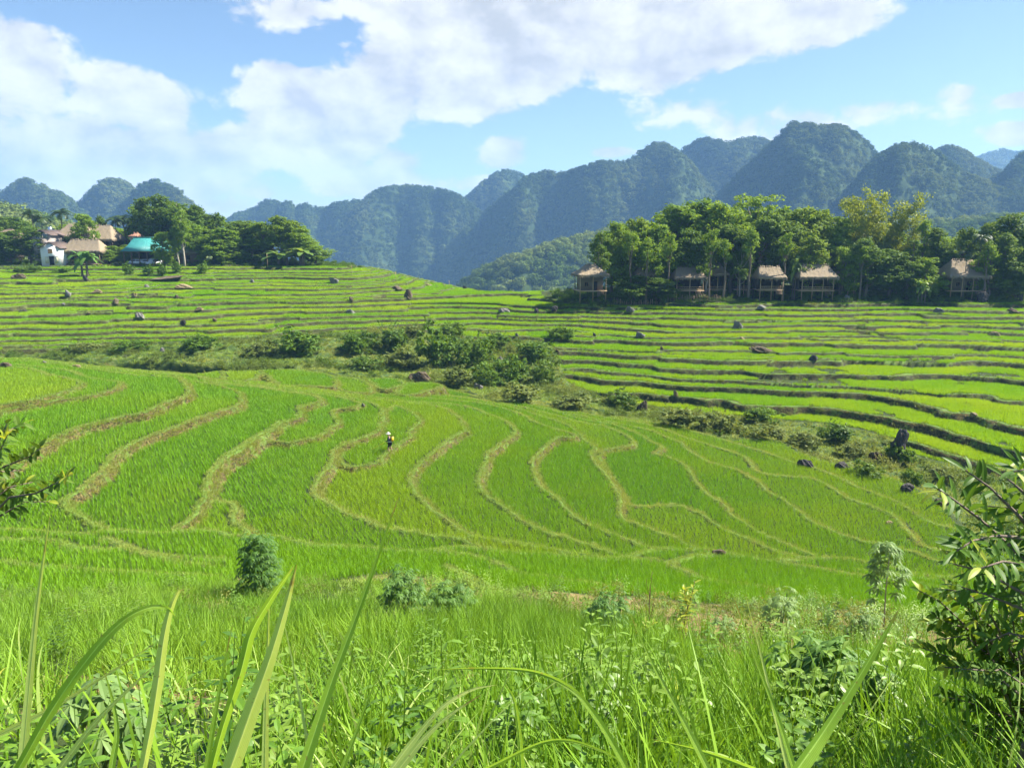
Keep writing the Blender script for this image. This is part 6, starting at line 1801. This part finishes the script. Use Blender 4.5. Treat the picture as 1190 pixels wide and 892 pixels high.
# shrub branches that reach in from the sides
def branch_shrub(name, label, root, limbs, d, L, Wd, mats, seed, extra=2):
    """limbs: photo polylines (px, py) at about forward distance d; each limb carries alternate leaves"""
    q = random.Random(seed); x0, y0, z0 = root
    e = empty(name, root); tag(e, label, 'shrub')
    sp_ = []; soups = {m_: Soup() for m_ in mats}
    base_pts = []
    more = []
    sx_m = sum(l[0][0][0] for l in limbs) / len(limbs)
    for pl, dd, mat, ft in limbs:
        for _ in range(extra):
            ox, oy = q.uniform(-2, 34), q.uniform(-10, 34)
            more.append(([(px + ox, py + oy + q.uniform(-7, 7)) for px, py in pl], dd + q.uniform(-.5, .5), mat, ft))
        oy = q.uniform(-25, 25)                        # the shrub goes on beyond the edge of the photo
        more.append(([(2 * sx_m - px, py + oy) for px, py in pl], -dd + q.uniform(-.2, .5), mat, ft))
        more.append(([(sx_m + (px - sx_m) * .25, py - 14 + oy) for px, py in pl], .9 + q.uniform(-.2, .3), mat, ft))
    limbs = limbs + more
    for li, (pl, dd, mat, from_t) in enumerate(limbs):
        P3 = [Vector(at_d(px, py, d + dd * (i / max(1, len(pl) - 1)))) - Vector(root) for i, (px, py) in enumerate(pl)]
        sp_.append((P3, [max(.004, .013 * (1 - .85 * i / (len(P3) - 1))) for i in range(len(P3))]))
        base_pts.append(P3[0])
        tot = sum((b - a).length for a, b in zip(P3[:-1], P3[1:])); n = max(3, int(tot / (L * .22)))
        for i in range(n + 1):
            t_ = from_t + (1 - from_t) * i / n; f_ = t_ * (len(P3) - 1); k = min(len(P3) - 2, int(f_)); p = P3[k].lerp(P3[k + 1], f_ - k)
            ax = (P3[k + 1] - P3[k]).normalized()
            up = Vector((0, 0, 1)); side = ax.cross(up).normalized(); up2 = side.cross(ax)
            sg = 1 if i % 2 else -1
            ph = q.uniform(.35, 1.35) * (1 if q.random() < .6 else -1); sv = side * math.cos(ph) * sg + up2 * math.sin(ph) * sg; nrm_ = up2 * math.cos(ph) - side * math.sin(ph) * .6
            dv = ax * q.uniform(.4, .75) + sv * q.uniform(.75, 1.0) if i < n else ax
            mm = mats[-1] if (t_ > .86 and mat == mats[0] and len(mats) > 1 and q.random() < .45) else mat
            leaf(soups[mm], p, dv, nrm_ + Vector((0, -.5, .3)), L * q.uniform(.7, 1.15), Wd * q.uniform(.8, 1.15), q.random(), q.uniform(.2, .8), .2, 5)
    stem_top = sum(base_pts, Vector()) / len(base_pts)
    order_ = sorted(base_pts, key=lambda v: v.z)          # one main stem that the limbs leave
    trunk = [Vector((0, 0, -.15)), Vector((stem_top.x * .4, stem_top.y * .4, max(.1, order_[0].z * .5)))]
    step_ = max(1, len(order_) // 6)
    for i in range(0, len(order_), step_):
        g_ = order_[i:i + step_]; c_ = sum(g_, Vector()) / len(g_)
        if c_.z > trunk[-1].z + .04: trunk.append(c_)
    sp_.append((trunk, [.026 * (1 - .6 * i / (len(trunk) - 1)) for i in range(len(trunk))]))
    for b in base_pts:
        k = max([i for i, tp_ in enumerate(trunk) if tp_.z <= b.z - .05] or [0]); sp_.append(([trunk[k], trunk[k].lerp(b, .5) + Vector((0, 0, -.02)), b], [.011, .010, .009]))
    link('branches', tube_mesh('branches', sp_, 6), M['bark'], e)
    for m_, s in soups.items():
        if s.n:
            link({'young': 'young_leaves'}.get(m_, 'leaves'), s.mesh('leaves'), M[m_], e)
xr, yr, zr = 2.85, 3.7, ground_z(2.85, 3.7)
branch_shrub('glossy_shrub', 'shrub with dark glossy pointed leaves reaching in at the right edge', (xr, yr, zr), [
    ([(1225,690),(1180,640),(1135,600),(1105,578),(1090,568)], -.2, 'glossy', .12), ([(1225,650),(1185,600),(1150,566),(1122,546)], .1, 'glossy', .1),
    ([(1230,720),(1190,690),(1145,664),(1108,655)], -.3, 'glossy', .1), ([(1230,740),(1185,706),(1145,690),(1118,682)], -.1, 'glossy', .1),
    ([(1230,600),(1198,580),(1178,562),(1165,552)], .2, 'glossy', .1),
    ([(1225,640),(1190,625),(1160,622),(1130,628),(1112,640)], -.4, 'glossy', .1), ([(1230,665),(1195,655),(1165,652),(1140,660)], -.5, 'glossy', .1),
    ([(1230,620),(1200,600),(1175,590),(1148,588)], .3, 'glossy', .1), ([(1235,700),(1205,672),(1175,678),(1150,700)], .2, 'glossy', .1),
    ([(1232,585),(1208,555),(1192,545),(1178,548)], -.2, 'glossy', .15), ([(1232,760),(1200,742),(1172,735),(1150,745)], .2, 'glossy', .1)],
    3.6, .135, .031, ('glossy', 'young'), 21, 0)
xr, yr, zr = 3.3, 4.9, ground_z(3.3, 4.9)
branch_shrub('small_leaved_shrub', 'smaller-leaved shrub with pale twigs at the lower right edge', (xr, yr, zr), [
    ([(1180,830),(1150,770),(1120,725),(1092,698),(1068,686)], -.2, 'bush', .1), ([(1190,820),(1150,790),(1110,765),(1070,752)], .1, 'bush', .1),
    ([(1185,800),(1150,745),(1135,710),(1128,690)], .2, 'bush', .1), ([(1195,800),(1175,750),(1168,720),(1165,700)], -.2, 'bush', .1),
    ([(1200,860),(1160,830),(1125,815),(1095,808)], .2, 'bush', .1), ([(1200,790),(1190,750),(1195,715)], .1, 'bush', .1),
    ([(1190,850),(1165,800),(1130,775),(1098,775)], -.3, 'bush', .1), ([(1205,880),(1175,850),(1140,845),(1112,850)], .1, 'bush', .1), ([(1170,800),(1140,750),(1105,728),(1080,722)], .3, 'bush', .1)],
    4.8, .085, .034, ('bush', 'young'), 22, 2)
xr, yr, zr = -4.75, 6.0, ground_z(-4.75, 6.0)
branch_shrub('leafy_shrub', 'leafy yellowish green shrub branches reaching in at the left edge', (xr, yr, zr), [
    ([(-50,570),(-20,552),(10,540),(35,530),(48,520)], -.2, 'scrub', .1), ([(-50,540),(-25,520),(0,508),(14,500)], .1, 'scrub', .1),
    ([(-50,590),(-20,574),(10,566),(38,560)], .2, 'scrub', .1), ([(-45,560),(-22,535),(-4,520),(8,492)], -.3, 'scrub', .1),
    ([(-50,600),(-25,590),(-5,578),(8,568)], .1, 'scrub', .1), ([(-45,550),(-20,545),(5,548),(25,546)], .3, 'scrub', .1)],
    5.9, .105, .042, ('scrub', 'young'), 23, 1)

# tall reed blades right in front of the camera
def reed(pl, d0, d1, wpx, mat, label, name='reed_blade', twist=.35, fold=None):
    """pl: from the lowest visible point to the tip; the blade goes on down to the ground"""
    n_ = len(pl)
    ds = np.linspace(d0, d1, n_)
    P3 = [Vector(at_d(px, py, dd)) for (px, py), dd in zip(pl, ds)]
    gz = ground_z(P3[0].x, P3[0].y)
    dr_ = P3[0] - P3[1]; drop = P3[0].z - gz; kk = min(drop / max(.05, -dr_.z), .5 / max(.02, math.hypot(dr_.x, dr_.y)))
    root = Vector((P3[0].x + dr_.x * kk * .7, P3[0].y + dr_.y * kk * .7, gz - .03))
    mid_ = P3[0] + dr_.normalized() * drop * .35; mid_.z = max(mid_.z, gz + drop * .4)
    P3 = [root, mid_] + P3
    w0 = .86 * wpx / px_m(d0)
    pts = smooth_line([tuple(p)[:3] for p in P3], 7) if False else None
    A = np.array([tuple(p) for p in P3]); q_ = np.vstack([2 * A[0] - A[1], A, 2 * A[-1] - A[-2]]); C = []
    for i in range(1, len(q_) - 2):
        for t_ in np.linspace(0, 1, 8, endpoint=False):
            a, b, c, dd = q_[i - 1], q_[i], q_[i + 1], q_[i + 2]
            C.append(.5 * (2 * b + (c - a) * t_ + (2 * a - 5 * b + 4 * c - dd) * t_ * t_ + (3 * b - a - 3 * c + dd) * t_ ** 3))
    C.append(A[-1]); C = [Vector(c) for c in C]
    s = Soup(); N_ = len(C); L_, M_, R_ = [], [], []
    for i, p in enumerate(C):
        t_ = i / (N_ - 1); tg_ = (C[min(i + 1, N_ - 1)] - C[max(i - 1, 0)]).normalized()
        view = Vector((math.sin(twist * math.sin(3 * t_)), -1, 0.25)).normalized(); side = tg_.cross(view).normalized(); nrm = side.cross(tg_).normalized()
        w_ = w0 * .5 * min(1, .45 + 1.6 * t_) * max(.02, (1 - max(0, t_ - .45) / .55) ** .75 if t_ > .45 else 1)
        L_.append(p + side * w_ + nrm * w_ * .35); M_.append(p.copy()); R_.append(p - side * w_ + nrm * w_ * .35)
    s.strip(L_, M_, .3 + .4 * R.random()); s.strip(M_, R_, .3 + .4 * R.random())
    me_ = s.mesh(name); me_.transform(Matrix.Translation(-root))
    al = [i / (N_ - 1) for i in range(N_)]
    if len(me_.vertices) == 4 * N_:
        attr(me_, 'alg', al * 4); attr(me_, 'acr', [1.0] * N_ + [0.0] * (2 * N_) + [-1.0] * N_)
    o = link(name, me_, M[mat]); o.location = root
    tag(o, label, 'reed blade', 'tall reed blades in the foreground')
    return o
BL, BP = 'blade', 'blade_pale'
for a in [
 ([(26,892),(34,800),(44,700),(58,597)],1.7,1.8,13,BP,'straight pale blade pointing up at the far left of the foreground'),
 ([(22,892),(62,822),(106,760),(142,722),(172,706),(194,706),(204,716)],1.6,1.75,15,BL,'green blade arching over the lower left corner to a fold'),
 ([(178,830),(184,790),(190,745),(197,712),(206,690),(214,684)],1.75,1.75,15,BP,'broad pale blade standing under the arching fold at left'),
 ([(268,892),(290,830),(312,770),(332,705),(345,655)],1.7,1.75,26,BP,'broad pale blade that ends in the sharp bend left of centre'),
 ([(280,780),(292,735),(312,700),(330,674),(342,657)],1.8,1.78,14,BL,'darker blade leaning behind the broad pale bent one'),
 ([(308,892),(309,830),(311,760),(313,690)],1.8,1.85,10,BP,'narrow upright blade just right of the broad bent one'),
 ([(352,892),(386,790),(424,688),(463,578)],1.6,1.8,17,BL,'longest slanting blade left of the middle of the photo'),
 ([(240,892),(250,830),(260,775),(270,725)],1.9,2.0,8,BL,'thin upright blade left of the broad bent one'),
 ([(0,852),(60,822),(120,786),(183,745)],1.8,1.9,8,BP,'thin pale blade slanting low across the left corner'),
 ([(70,892),(110,840),(150,800),(185,768)],1.7,1.8,10,BP,'pale blade crossing below the thin slanting one at left'),
 ([(735,905),(716,870),(692,832),(664,800),(620,780),(560,776),(504,778)],1.9,2.1,10,BL,'long arching blade sweeping left across the bottom middle'),
 ([(450,900),(480,860),(515,820),(548,801),(578,795)],1.9,2.1,11,BP,'pale arching blade at the bottom, left of the sweeping one'),
 ([(606,892),(603,850),(597,812),(588,796)],2.1,2.1,9,BL,'short curved blade hanging at the end of the pale arch'),
 ([(822,892),(790,830),(758,770),(730,708)],1.7,1.9,10,BL,'straight blade leaning left right of the middle of the photo'),
 ([(922,892),(904,835),(878,765),(852,692)],1.7,1.85,9,BL,'left blade of the crossing pair at lower right'),
 ([(915,892),(898,820),(884,760),(866,690)],1.75,1.9,8,BP,'right blade of the crossing pair at lower right'),
 ([(925,895),(960,845),(1005,775),(1046,705)],1.4,1.6,28,BL,'thickest glossy blade slanting right at the lower right'),
 ([(395,900),(410,860),(425,820),(442,775)],2.0,2.1,8,BL,'short blade rising beside the longest slanting one'),
 ([(462,895),(490,860),(520,832),(560,806)],1.6,1.7,12,BP,'pale flat blade at the bottom edge below the pale arch'),
 ([(880,895),(840,880),(800,868),(755,858)],1.8,1.9,8,BL,'low blade lying left at the bottom right of centre'),
 ([(130,892),(136,850),(130,810),(118,770)],1.9,2.0,9,BL,'curved blade in the grass at the lower left'),
 ([(560,895),(640,860),(700,872),(735,895)],2.0,2.0,7,BL,'low thin blade bowing across the bottom middle'),
]:
    reed(*a)
# leafy weeds near the camera, each a plant
for i, (px, d, h, lab) in enumerate(((205, 3.6, 1.15, 'tall soft-leaved weed behind the broad bent reed'), (110, 3.2, .95, 'soft-leaved weed under the arching blade at the lower left'), (395, 3.4, .80, 'broad-leaved weed at the bottom left of centre'),
                                  (15, 3.3, 1.0, 'soft-leaved weed in the bottom left corner'), (440, 4.2, .95, 'upright weed with broad leaves right of the longest slanting blade'), (300, 3.0, .75, 'low broad-leaved weed between the reed blades'),
                                  (690, 3.6, .65, 'small broad-leaved weed under the sweeping arched blade'), (160, 4.6, 1.2, 'tallest soft-leaved weed in the left foreground'), (265, 4.9, 1.15, 'slender leafy weed behind the thin upright blade'))):
    x, y, z = spot(px, d)
    me_ = weed_mesh(950 + i, h, 20, .16, .066); me_.materials.append(M['weed'])
    o = link('leafy_weed', me_); o.location = (x, y, z); tag(o, lab, 'weed', 'leafy weeds in the foreground')
# ------------------------------------------------------------------ karst mountains and the forest on them
def crown_blob(seed, n=60, leaf=.42):
    """one far tree crown of unit radius, seen from hundreds of metres away"""
    q = random.Random(seed); s = Soup()
    for _ in range(n):
        d = Vector((q.gauss(0, 1), q.gauss(0, 1), q.gauss(.35, .9))).normalized()
        rr_ = q.uniform(.72, 1.05) * (1 + .22 * math.sin(3 * d.x + seed) * math.cos(4 * d.y))
        leaf_quad(s, (d.x * rr_, d.y * rr_, d.z * rr_ * .85), d + Vector((q.gauss(0, .35), q.gauss(0, .35), q.gauss(.2, .35))), leaf * 1.5, q.random(), q)
    return s.mesh('far_crown')
far_col = proto_col('far_crown', [crown_blob(700 + i) for i in range(6)], M['forest'])
near_col = proto_col('hill_crown', [crown_blob(720 + i, 150, .26) for i in range(6)], M['forest_near'])
m, t = new_mat('forested_slope')
pos = geo_pos(t)
finish(t, t.ramp(t.noise(pos, 0.05, 6, .7), [(0.35, (0.018, 0.034, 0.012)), (0.6, (0.05, 0.078, 0.022)), (0.75, (0.10, 0.11, 0.06))]), 0.95, spec=0.05)
M['slope'] = m
FOREST = {'far': [[], [], [], []], 'near': [[], [], [], []]}
def ridge(pts, D, steep, seed, base_z=-150.0, wob=.05, crown=4.6, n_per=1.0, kind='far', spur=.32, freq=9.0, back=.35, name='mountain'):
    p = smooth_line(pts, 8); p = p[np.argsort(p[:, 0], kind='stable')]
    x0, x1 = p[0, 0], p[-1, 0]
    cols = np.arange(x0, x1, 1.6)
    py = np.interp(cols, p[:, 0], p[:, 1])
    u, v, dz = ray(cols, py)
    tn = cols / 100.0
    Dc = D * (1 + wob * fbm(tn * 1.3 + seed, tn * 0 + seed, 3, seed))
    zc = dz / v * Dc - crown * .55
    height = np.maximum(zc - base_z, 5)
    sp_ = fbm(tn * freq / 8 + seed * 3.1, tn * 0 + 2.2, 4, seed + 5)
    Wd = height / steep * (1 + spur * 1.6 * sp_)
    ts = np.concatenate([-np.linspace(back, 0, 8)[:-1] ** 1.0, np.linspace(0, 1, 70) ** 1.1])
    U = np.repeat(cols[None], len(ts), 0); TT = np.repeat(ts[:, None], len(cols), 1)
    a = np.abs(TT)
    prof = np.sqrt(a * a + .012) - math.sqrt(.012) * (1 - a)
    gul = fbm(U / 100 * freq * .26 + seed + 0.8 * fbm(TT * 2, U / 80, 2, seed + 3) + .5 * TT, TT * 3.6 + seed, 4, seed + 9, .45) * (a * (1.15 - a)) * 1.7
    Y = Dc[None] - TT * Wd[None] * (1 + .0 * gul)
    Z = zc[None] - height[None] * np.clip(prof + .22 * gul, -.02 if True else 0, 1.02)
    rx_ = u / v
    Xw = rx_[None] * Y
    Z = Z + height[None] * .035 * fbm(Xw / (D * .03), Y / (D * .03), 3, seed + 13) * np.clip(a * 6, 0, 1)
    nr_, nc_ = Y.shape; id_ = np.arange(nr_ * nc_).reshape(nr_, nc_)
    Fq = np.stack([id_[:-1, :-1], id_[1:, :-1], id_[1:, 1:], id_[:-1, 1:]], -1).reshape(-1, 4)
    o = link(name, new_mesh(name, np.stack([Xw, Y, Z], -1).reshape(-1, 3), Fq, True), M['slope'])
    tag(o, kind='structure')
    # trees over the visible slope
    area = (Xw[:, -1].mean() - Xw[:, 0].mean()) * np.hypot(height, Wd).mean()
    n = int(abs(area) / (crown * crown * 1.5) * n_per)
    ri = rng.uniform(3, nr_ - 1.01, n); ci = rng.uniform(0, nc_ - 1.01, n)
    # uniform in slope length: rows are denser near the crest already
    r0, c0 = ri.astype(int), ci.astype(int); fr_, fc = ri - r0, ci - c0
    bl = lambda G: (G[r0, c0] * (1 - fc) + G[r0, c0 + 1] * fc) * (1 - fr_) + (G[r0 + 1, c0] * (1 - fc) + G[r0 + 1, c0 + 1] * fc) * fr_
    X_, Y_, Z_ = bl(Xw), bl(Y), bl(Z)
    big = rng.uniform(.55, 1.25, n) * crown
    keep = Z_ > -120
    X_, Y_, Z_, big = X_[keep], Y_[keep], Z_[keep], big[keep]
    Fo = FOREST[kind]
    Fo[0].append(np.stack([X_, Y_, Z_ + big * .25], 1)); Fo[1].append(big)
    Fo[2].append(np.clip(.35 + 1.1 * fbm(X_ / (D * .05), Y_ / (D * .05), 3, seed + 21), 0, 1)); Fo[3].append(rng.uniform(0, 6.28, len(X_)))
ridge([(-80,232),(-40,224),(0,222),(10,219),(15,214),(22,210),(32,208),(40,211),(50,214),(59,220),(67,222),(77,228),(87,236),(100,250),(120,275),(140,300)], 1350, 1.15, 3, spur=.25)
ridge([(70,270),(85,245),(97,230),(107.6,218.5),(116,210),(126,207),(138,208),(148,212.6),(156,219),(168,232),(185,260),(200,290)], 1450, 1.25, 4, spur=.25)
ridge([(120,275),(140,240),(156,222),(165,213.5),(176.5,210),(185,209.5),(197,215),(208.6,222),(218.7,230),(229,240),(245,256),(265,280),(290,310)], 1300, 1.2, 5, spur=.25)
ridge([(230,300),(250,268),(271,250),(284,245),(296,241),(304,234.5),(314.5,231),(323,235),(331,233),(338,234.5),(343,239.5),(353,236),(365,240),(380,240),(393,234.6),(423,232.5),(450,240),(480,262),(520,300)], 1700, .95, 6)
ridge([(380,270),(405,245),(427,228),(443.7,219),(473,215),(502.5,218),(523.5,222),(540,230),(560,247),(590,275),(620,300)], 1600, .95, 7)
ridge([(500,260),(530,238),(549,222),(565.5,207.5),(586.5,197.6),(612,204),(640,222),(670,250)], 1850, .95, 8)
ridge([(470,345),(510,300),(545,262),(580,231),(612,205),(637,197.6),(654,201),(690,189),(710,187.5),(732,185),(753,168),(770,165),(791,179),(805,192),(830,222),(860,260)], 1450, .85, 9, wob=.07, spur=.42)
ridge([(770,215),(785,185),(799,168),(820,160),(845,164),(871,158.6),(896,165),(920,180),(950,210)], 1650, .95, 10)
ridge([(770,300),(800,262),(830,230),(860,200),(896,166),(917,145),(929.5,142),(959,147),(976,147),(1001,160),(1022,181),(1050,205),(1090,240),(1130,280)], 1250, 1.0, 11, spur=.36)
ridge([(930,300),(960,255),(985,220),(1005,196),(1022,181),(1039,170),(1060,166),(1085,174.6),(1110,192),(1140,208),(1180,225),(1230,245),(1290,280)], 1080, .95, 12, spur=.36)
ridge([(1070,192),(1085,177),(1093,172.5),(1110,171),(1131,181),(1165,200),(1200,220),(1240,250)], 1400, 1.0, 13)
ridge([(1120,235),(1145,212),(1165,200),(1178,187),(1190,178),(1220,165),(1250,160),(1290,180),(1330,215)], 1150, 1.1, 14)
ridge([(1040,240),(1090,205),(1135,183),(1155,176),(1165,174),(1180,177),(1200,174),(1240,170),(1300,190),(1360,220)], 3000, .7, 15, crown=11)
ridge([(480,380),(510,348),(536,329),(565.5,310),(599,295.6),(633,285),(662,276.7),(691.6,270),(740,262),(800,262),(900,268),(1000,262),(1100,255),(1190,250),(1300,255)], 760, .62, 16, crown=5.0, kind='near', base_z=-140, wob=.05, n_per=1.35, spur=.2)
ridge([(-150,246),(-60,240),(0,239),(20,242),(40,247),(60,255),(90,263),(130,272),(200,285),(260,300)], 480, .6, 17, crown=4.2, kind='near', base_z=-120, n_per=1.35, spur=.2)
for kind, col, nm, lab in (('far', far_col, 'mountain_forest', 'dense forest cloaking the steep karst mountains'), ('near', near_col, 'hill_forest', 'dense forest on the nearer hills behind the two villages')):
    Fo = FOREST[kind]
    pts = np.concatenate(Fo[0]); big = np.concatenate(Fo[1]); ti = np.concatenate(Fo[2]); ro = np.concatenate(Fo[3]); n = len(pts)
    print('forest', kind, n)
    scatter(nm, col, pts, np.stack([rng.normal(0, .1, n), rng.normal(0, .1, n), ro], 1), np.stack([big * rng.uniform(.85, 1.2, n), big, big * rng.uniform(.8, 1.2, n)], 1), rng.integers(0, 6, n), ti, lab, 'forest')
# ------------------------------------------------------------------ sun, sky, air, output
SUN_AZ, SUN_EL = math.radians(74), math.radians(47)     # clockwise from straight ahead, above the horizon
sd_ = Vector((math.sin(SUN_AZ) * math.cos(SUN_EL), math.cos(SUN_AZ) * math.cos(SUN_EL), math.sin(SUN_EL)))
sun = bpy.data.lights.new('sun', 'SUN'); sun.energy = 5.0; sun.angle = math.radians(0.5); sun.color = (1.0, 0.94, 0.83)
suno = bpy.data.objects.new('sun', sun); COL.objects.link(suno)
suno.rotation_euler = sd_.to_track_quat('Z', 'Y').to_euler()

w = bpy.data.worlds.new('World'); scene.world = w; w.use_nodes = True
w.node_tree.nodes.clear()
t = NT(w.node_tree)
out = t.add('ShaderNodeOutputWorld'); bg = t.add('ShaderNodeBackground')
t.l.new(bg.outputs[0], out.inputs[0])
sky = t.add('ShaderNodeTexSky'); sky.sky_type = 'NISHITA'; sky.sun_disc = False
sky.sun_elevation = SUN_EL; sky.sun_rotation = SUN_AZ; sky.altitude = 200; sky.air_density = 1.0; sky.dust_density = 0.35; sky.ozone_density = 2.5
bg.inputs['Strength'].default_value = 0.050
w.cycles.sampling_method = 'MANUAL'; w.cycles.sample_map_resolution = 256
# clouds stand in the sky by direction: azimuth and elevation in degrees
dirv = t.add('ShaderNodeTexCoord').outputs['Generated']
sx_ = t.add('ShaderNodeSeparateXYZ'); t.l.new(dirv, sx_.inputs[0])
azd = t.math('MULTIPLY', t.math('ARCTAN2', sx_.outputs[0], sx_.outputs[1]), 57.2958)
eld = t.math('MULTIPLY', t.math('ARCSINE', sx_.outputs[2]), 57.2958)
ae = t.add('ShaderNodeCombineXYZ'); t.l.new(azd, ae.inputs[0]); t.l.new(eld, ae.inputs[1])
CL = [  # px, py, half width, half height in photo pixels, weight
 (8,95,50,50,1.0),(40,190,140,50,.9),(120,112,50,24,.66),(190,135,66,30,.72),(215,185,120,40,.9),(150,212,110,30,.8),(345,126,66,40,1.05),(400,150,70,30,.75),(300,170,90,30,.85),(455,140,36,22,.5),
 (560,55,150,62,1.1),(500,95,95,40,.78),(440,60,70,40,.5),(375,12,66,26,.55),(690,42,165,46,1.15),(820,28,140,40,1.15),(940,28,75,24,1.0),(1000,22,40,18,.75),(580,12,160,36,1.2),(620,95,55,28,.7),
 (465,183,24,17,.62),(590,176,32,18,.62),(375,180,12,8,.5),(715,176,27,6,.8),(1182,155,30,9,.6),(1186,116,16,6,.6),(320,214,150,14,.62),(400,208,80,16,.6),(305,222,30,9,.8),(560,214,30,8,.5),(890,133,110,16,.1),(250,238,60,10,.6),(60,228,120,22,.9)]
msk = None
for (px, py, hw, hh, wt) in CL:
    u, v, z_ = ray(px, py)
    a_c = math.degrees(math.atan2(u, v)); e_c = math.degrees(math.asin(z_ / math.sqrt(u * u + v * v + z_ * z_)))
    k = math.degrees(1 / FPX)
    mp = t.add('ShaderNodeVectorMath', operation='MULTIPLY_ADD'); t.l.new(ae.outputs[0], mp.inputs[0])
    mp.inputs[1].default_value = (1 / (hw * k), 1 / (hh * k), 0); mp.inputs[2].default_value = (-a_c / (hw * k), -e_c / (hh * k), 0)
    ln = t.add('ShaderNodeVectorMath', operation='LENGTH'); t.l.new(mp.outputs[0], ln.inputs[0])
    b_ = t.math('MULTIPLY', t.math('SUBTRACT', 1.0, t.math('POWER', t.math('MULTIPLY', ln.outputs['Value'], .72), 2.0)), wt)
    msk = b_ if msk is None else t.math('SMOOTH_MAX', msk, b_, .25)
mp = t.add('ShaderNodeMapping'); t.l.new(ae.outputs[0], mp.inputs[0]); mp.inputs['Scale'].default_value = (.13, .20, 1)
n1 = t.noise(mp.outputs[0], 1.0, 8, .52, .1); t.n[-1].noise_dimensions = '2D'
mp2 = t.add('ShaderNodeMapping'); t.l.new(ae.outputs[0], mp2.inputs[0]); mp2.inputs['Scale'].default_value = (.13, .20, 1); mp2.inputs['Location'].default_value = (-.11, -.16, 0)
n2 = t.noise(mp2.outputs[0], 1.0, 5, .52, .1); t.n[-1].noise_dimensions = '2D'
vo = t.add('ShaderNodeTexVoronoi'); vo.feature = 'F1'; vo.voronoi_dimensions = '2D'; vo.normalize = True; vo.inputs['Scale'].default_value = 2.6; vo.inputs['Detail'].default_value = 3.0; vo.inputs['Roughness'].default_value = .55;
wp = t.add('ShaderNodeVectorMath', operation='ADD'); t.l.new(mp.outputs[0], wp.inputs[0])
nv = t.n.new('ShaderNodeTexNoise'); nv.noise_dimensions = '2D'; nv.inputs['Scale'].default_value = 3.0; nv.inputs['Detail'].default_value = 4; t.l.new(mp.outputs[0], nv.inputs['Vector'])
sv_ = t.add('ShaderNodeVectorMath', operation='SCALE'); t.l.new(nv.outputs['Color'], sv_.inputs[0]); sv_.inputs['Scale'].default_value = .35
t.l.new(sv_.outputs[0], wp.inputs[1]); t.l.new(wp.outputs[0], vo.inputs['Vector'])
puff = t.math('SUBTRACT', .42, vo.outputs['Distance'])
dens = t.math('ADD', t.math('ADD', msk, t.math('MULTIPLY', t.math('SUBTRACT', n1, .505), 2.0)), t.math('MULTIPLY', puff, .85))
cov = t.mapr(dens, 0.24, .56); covn = t.n[-1]; covn.interpolation_type = 'SMOOTHSTEP'
lit = t.math('ADD', t.math('ADD', t.mapr(t.math('SUBTRACT', n1, n2), -.14, .14), t.math('MULTIPLY', puff, 1.1)), t.math('MULTIPLY', t.mapr(dens, .5, 1.7), -.34))
ccol = t.mix(t.math('MULTIPLY', lit, 1.0, clamp=True), (4.3, 4.35, 4.4), (7.0, 6.9, 6.7))
skc = t.mix(t.math('MULTIPLY', cov, .93), sky.outputs[0], ccol)
t.l.new(skc, bg.inputs[0])

# the air: haze over the whole valley
hz = MB() if 'MB' in globals() else None
bpy_me = bpy.data.meshes.new('haze'); bm = bmesh.new(); bmesh.ops.create_cube(bm, size=1.0)
for v_ in bm.verts:
    v_.co = (v_.co.x * 8400, v_.co.y * 8400, -153.5 + (v_.co.z + .5) * (153.5 + 345))
bm.to_mesh(bpy_me); bm.free()
hm_, t = new_mat('haze')
pv = t.add('ShaderNodeVolumePrincipled'); pv.inputs['Density'].default_value = 0.00019; pv.inputs['Color'].default_value = (0.30, 0.56, 1.0, 1); pv.inputs['Anisotropy'].default_value = 0.0
t.l.new(pv.outputs[0], t.out.inputs['Volume'])
ho = link('haze', bpy_me, hm_); tag(ho, 'thin blue haze filling the valley air', 'haze', kind='stuff')

scene.view_settings.view_transform = 'Standard'
scene.view_settings.look = 'None'
scene.view_settings.exposure = 1.68
scene.view_settings.gamma = 1.0
scene.view_settings.use_curve_mapping = False
scene.render.engine = 'CYCLES'
cy = scene.cycles
cy.use_denoising = True
try:
    cy.denoiser = 'OPENIMAGEDENOISE'; cy.denoising_input_passes = 'RGB_ALBEDO_NORMAL'; cy.denoising_prefilter = 'ACCURATE'
except Exception:
    pass
cy.use_adaptive_sampling = True; cy.adaptive_threshold = 0.02; cy.adaptive_min_samples = 32
cy.max_bounces = 4; cy.diffuse_bounces = 1; cy.glossy_bounces = 1; cy.transmission_bounces = 2; cy.volume_bounces = 1; cy.transparent_max_bounces = 8
cy.sample_clamp_indirect = 6.0
scene.render.film_transparent = False
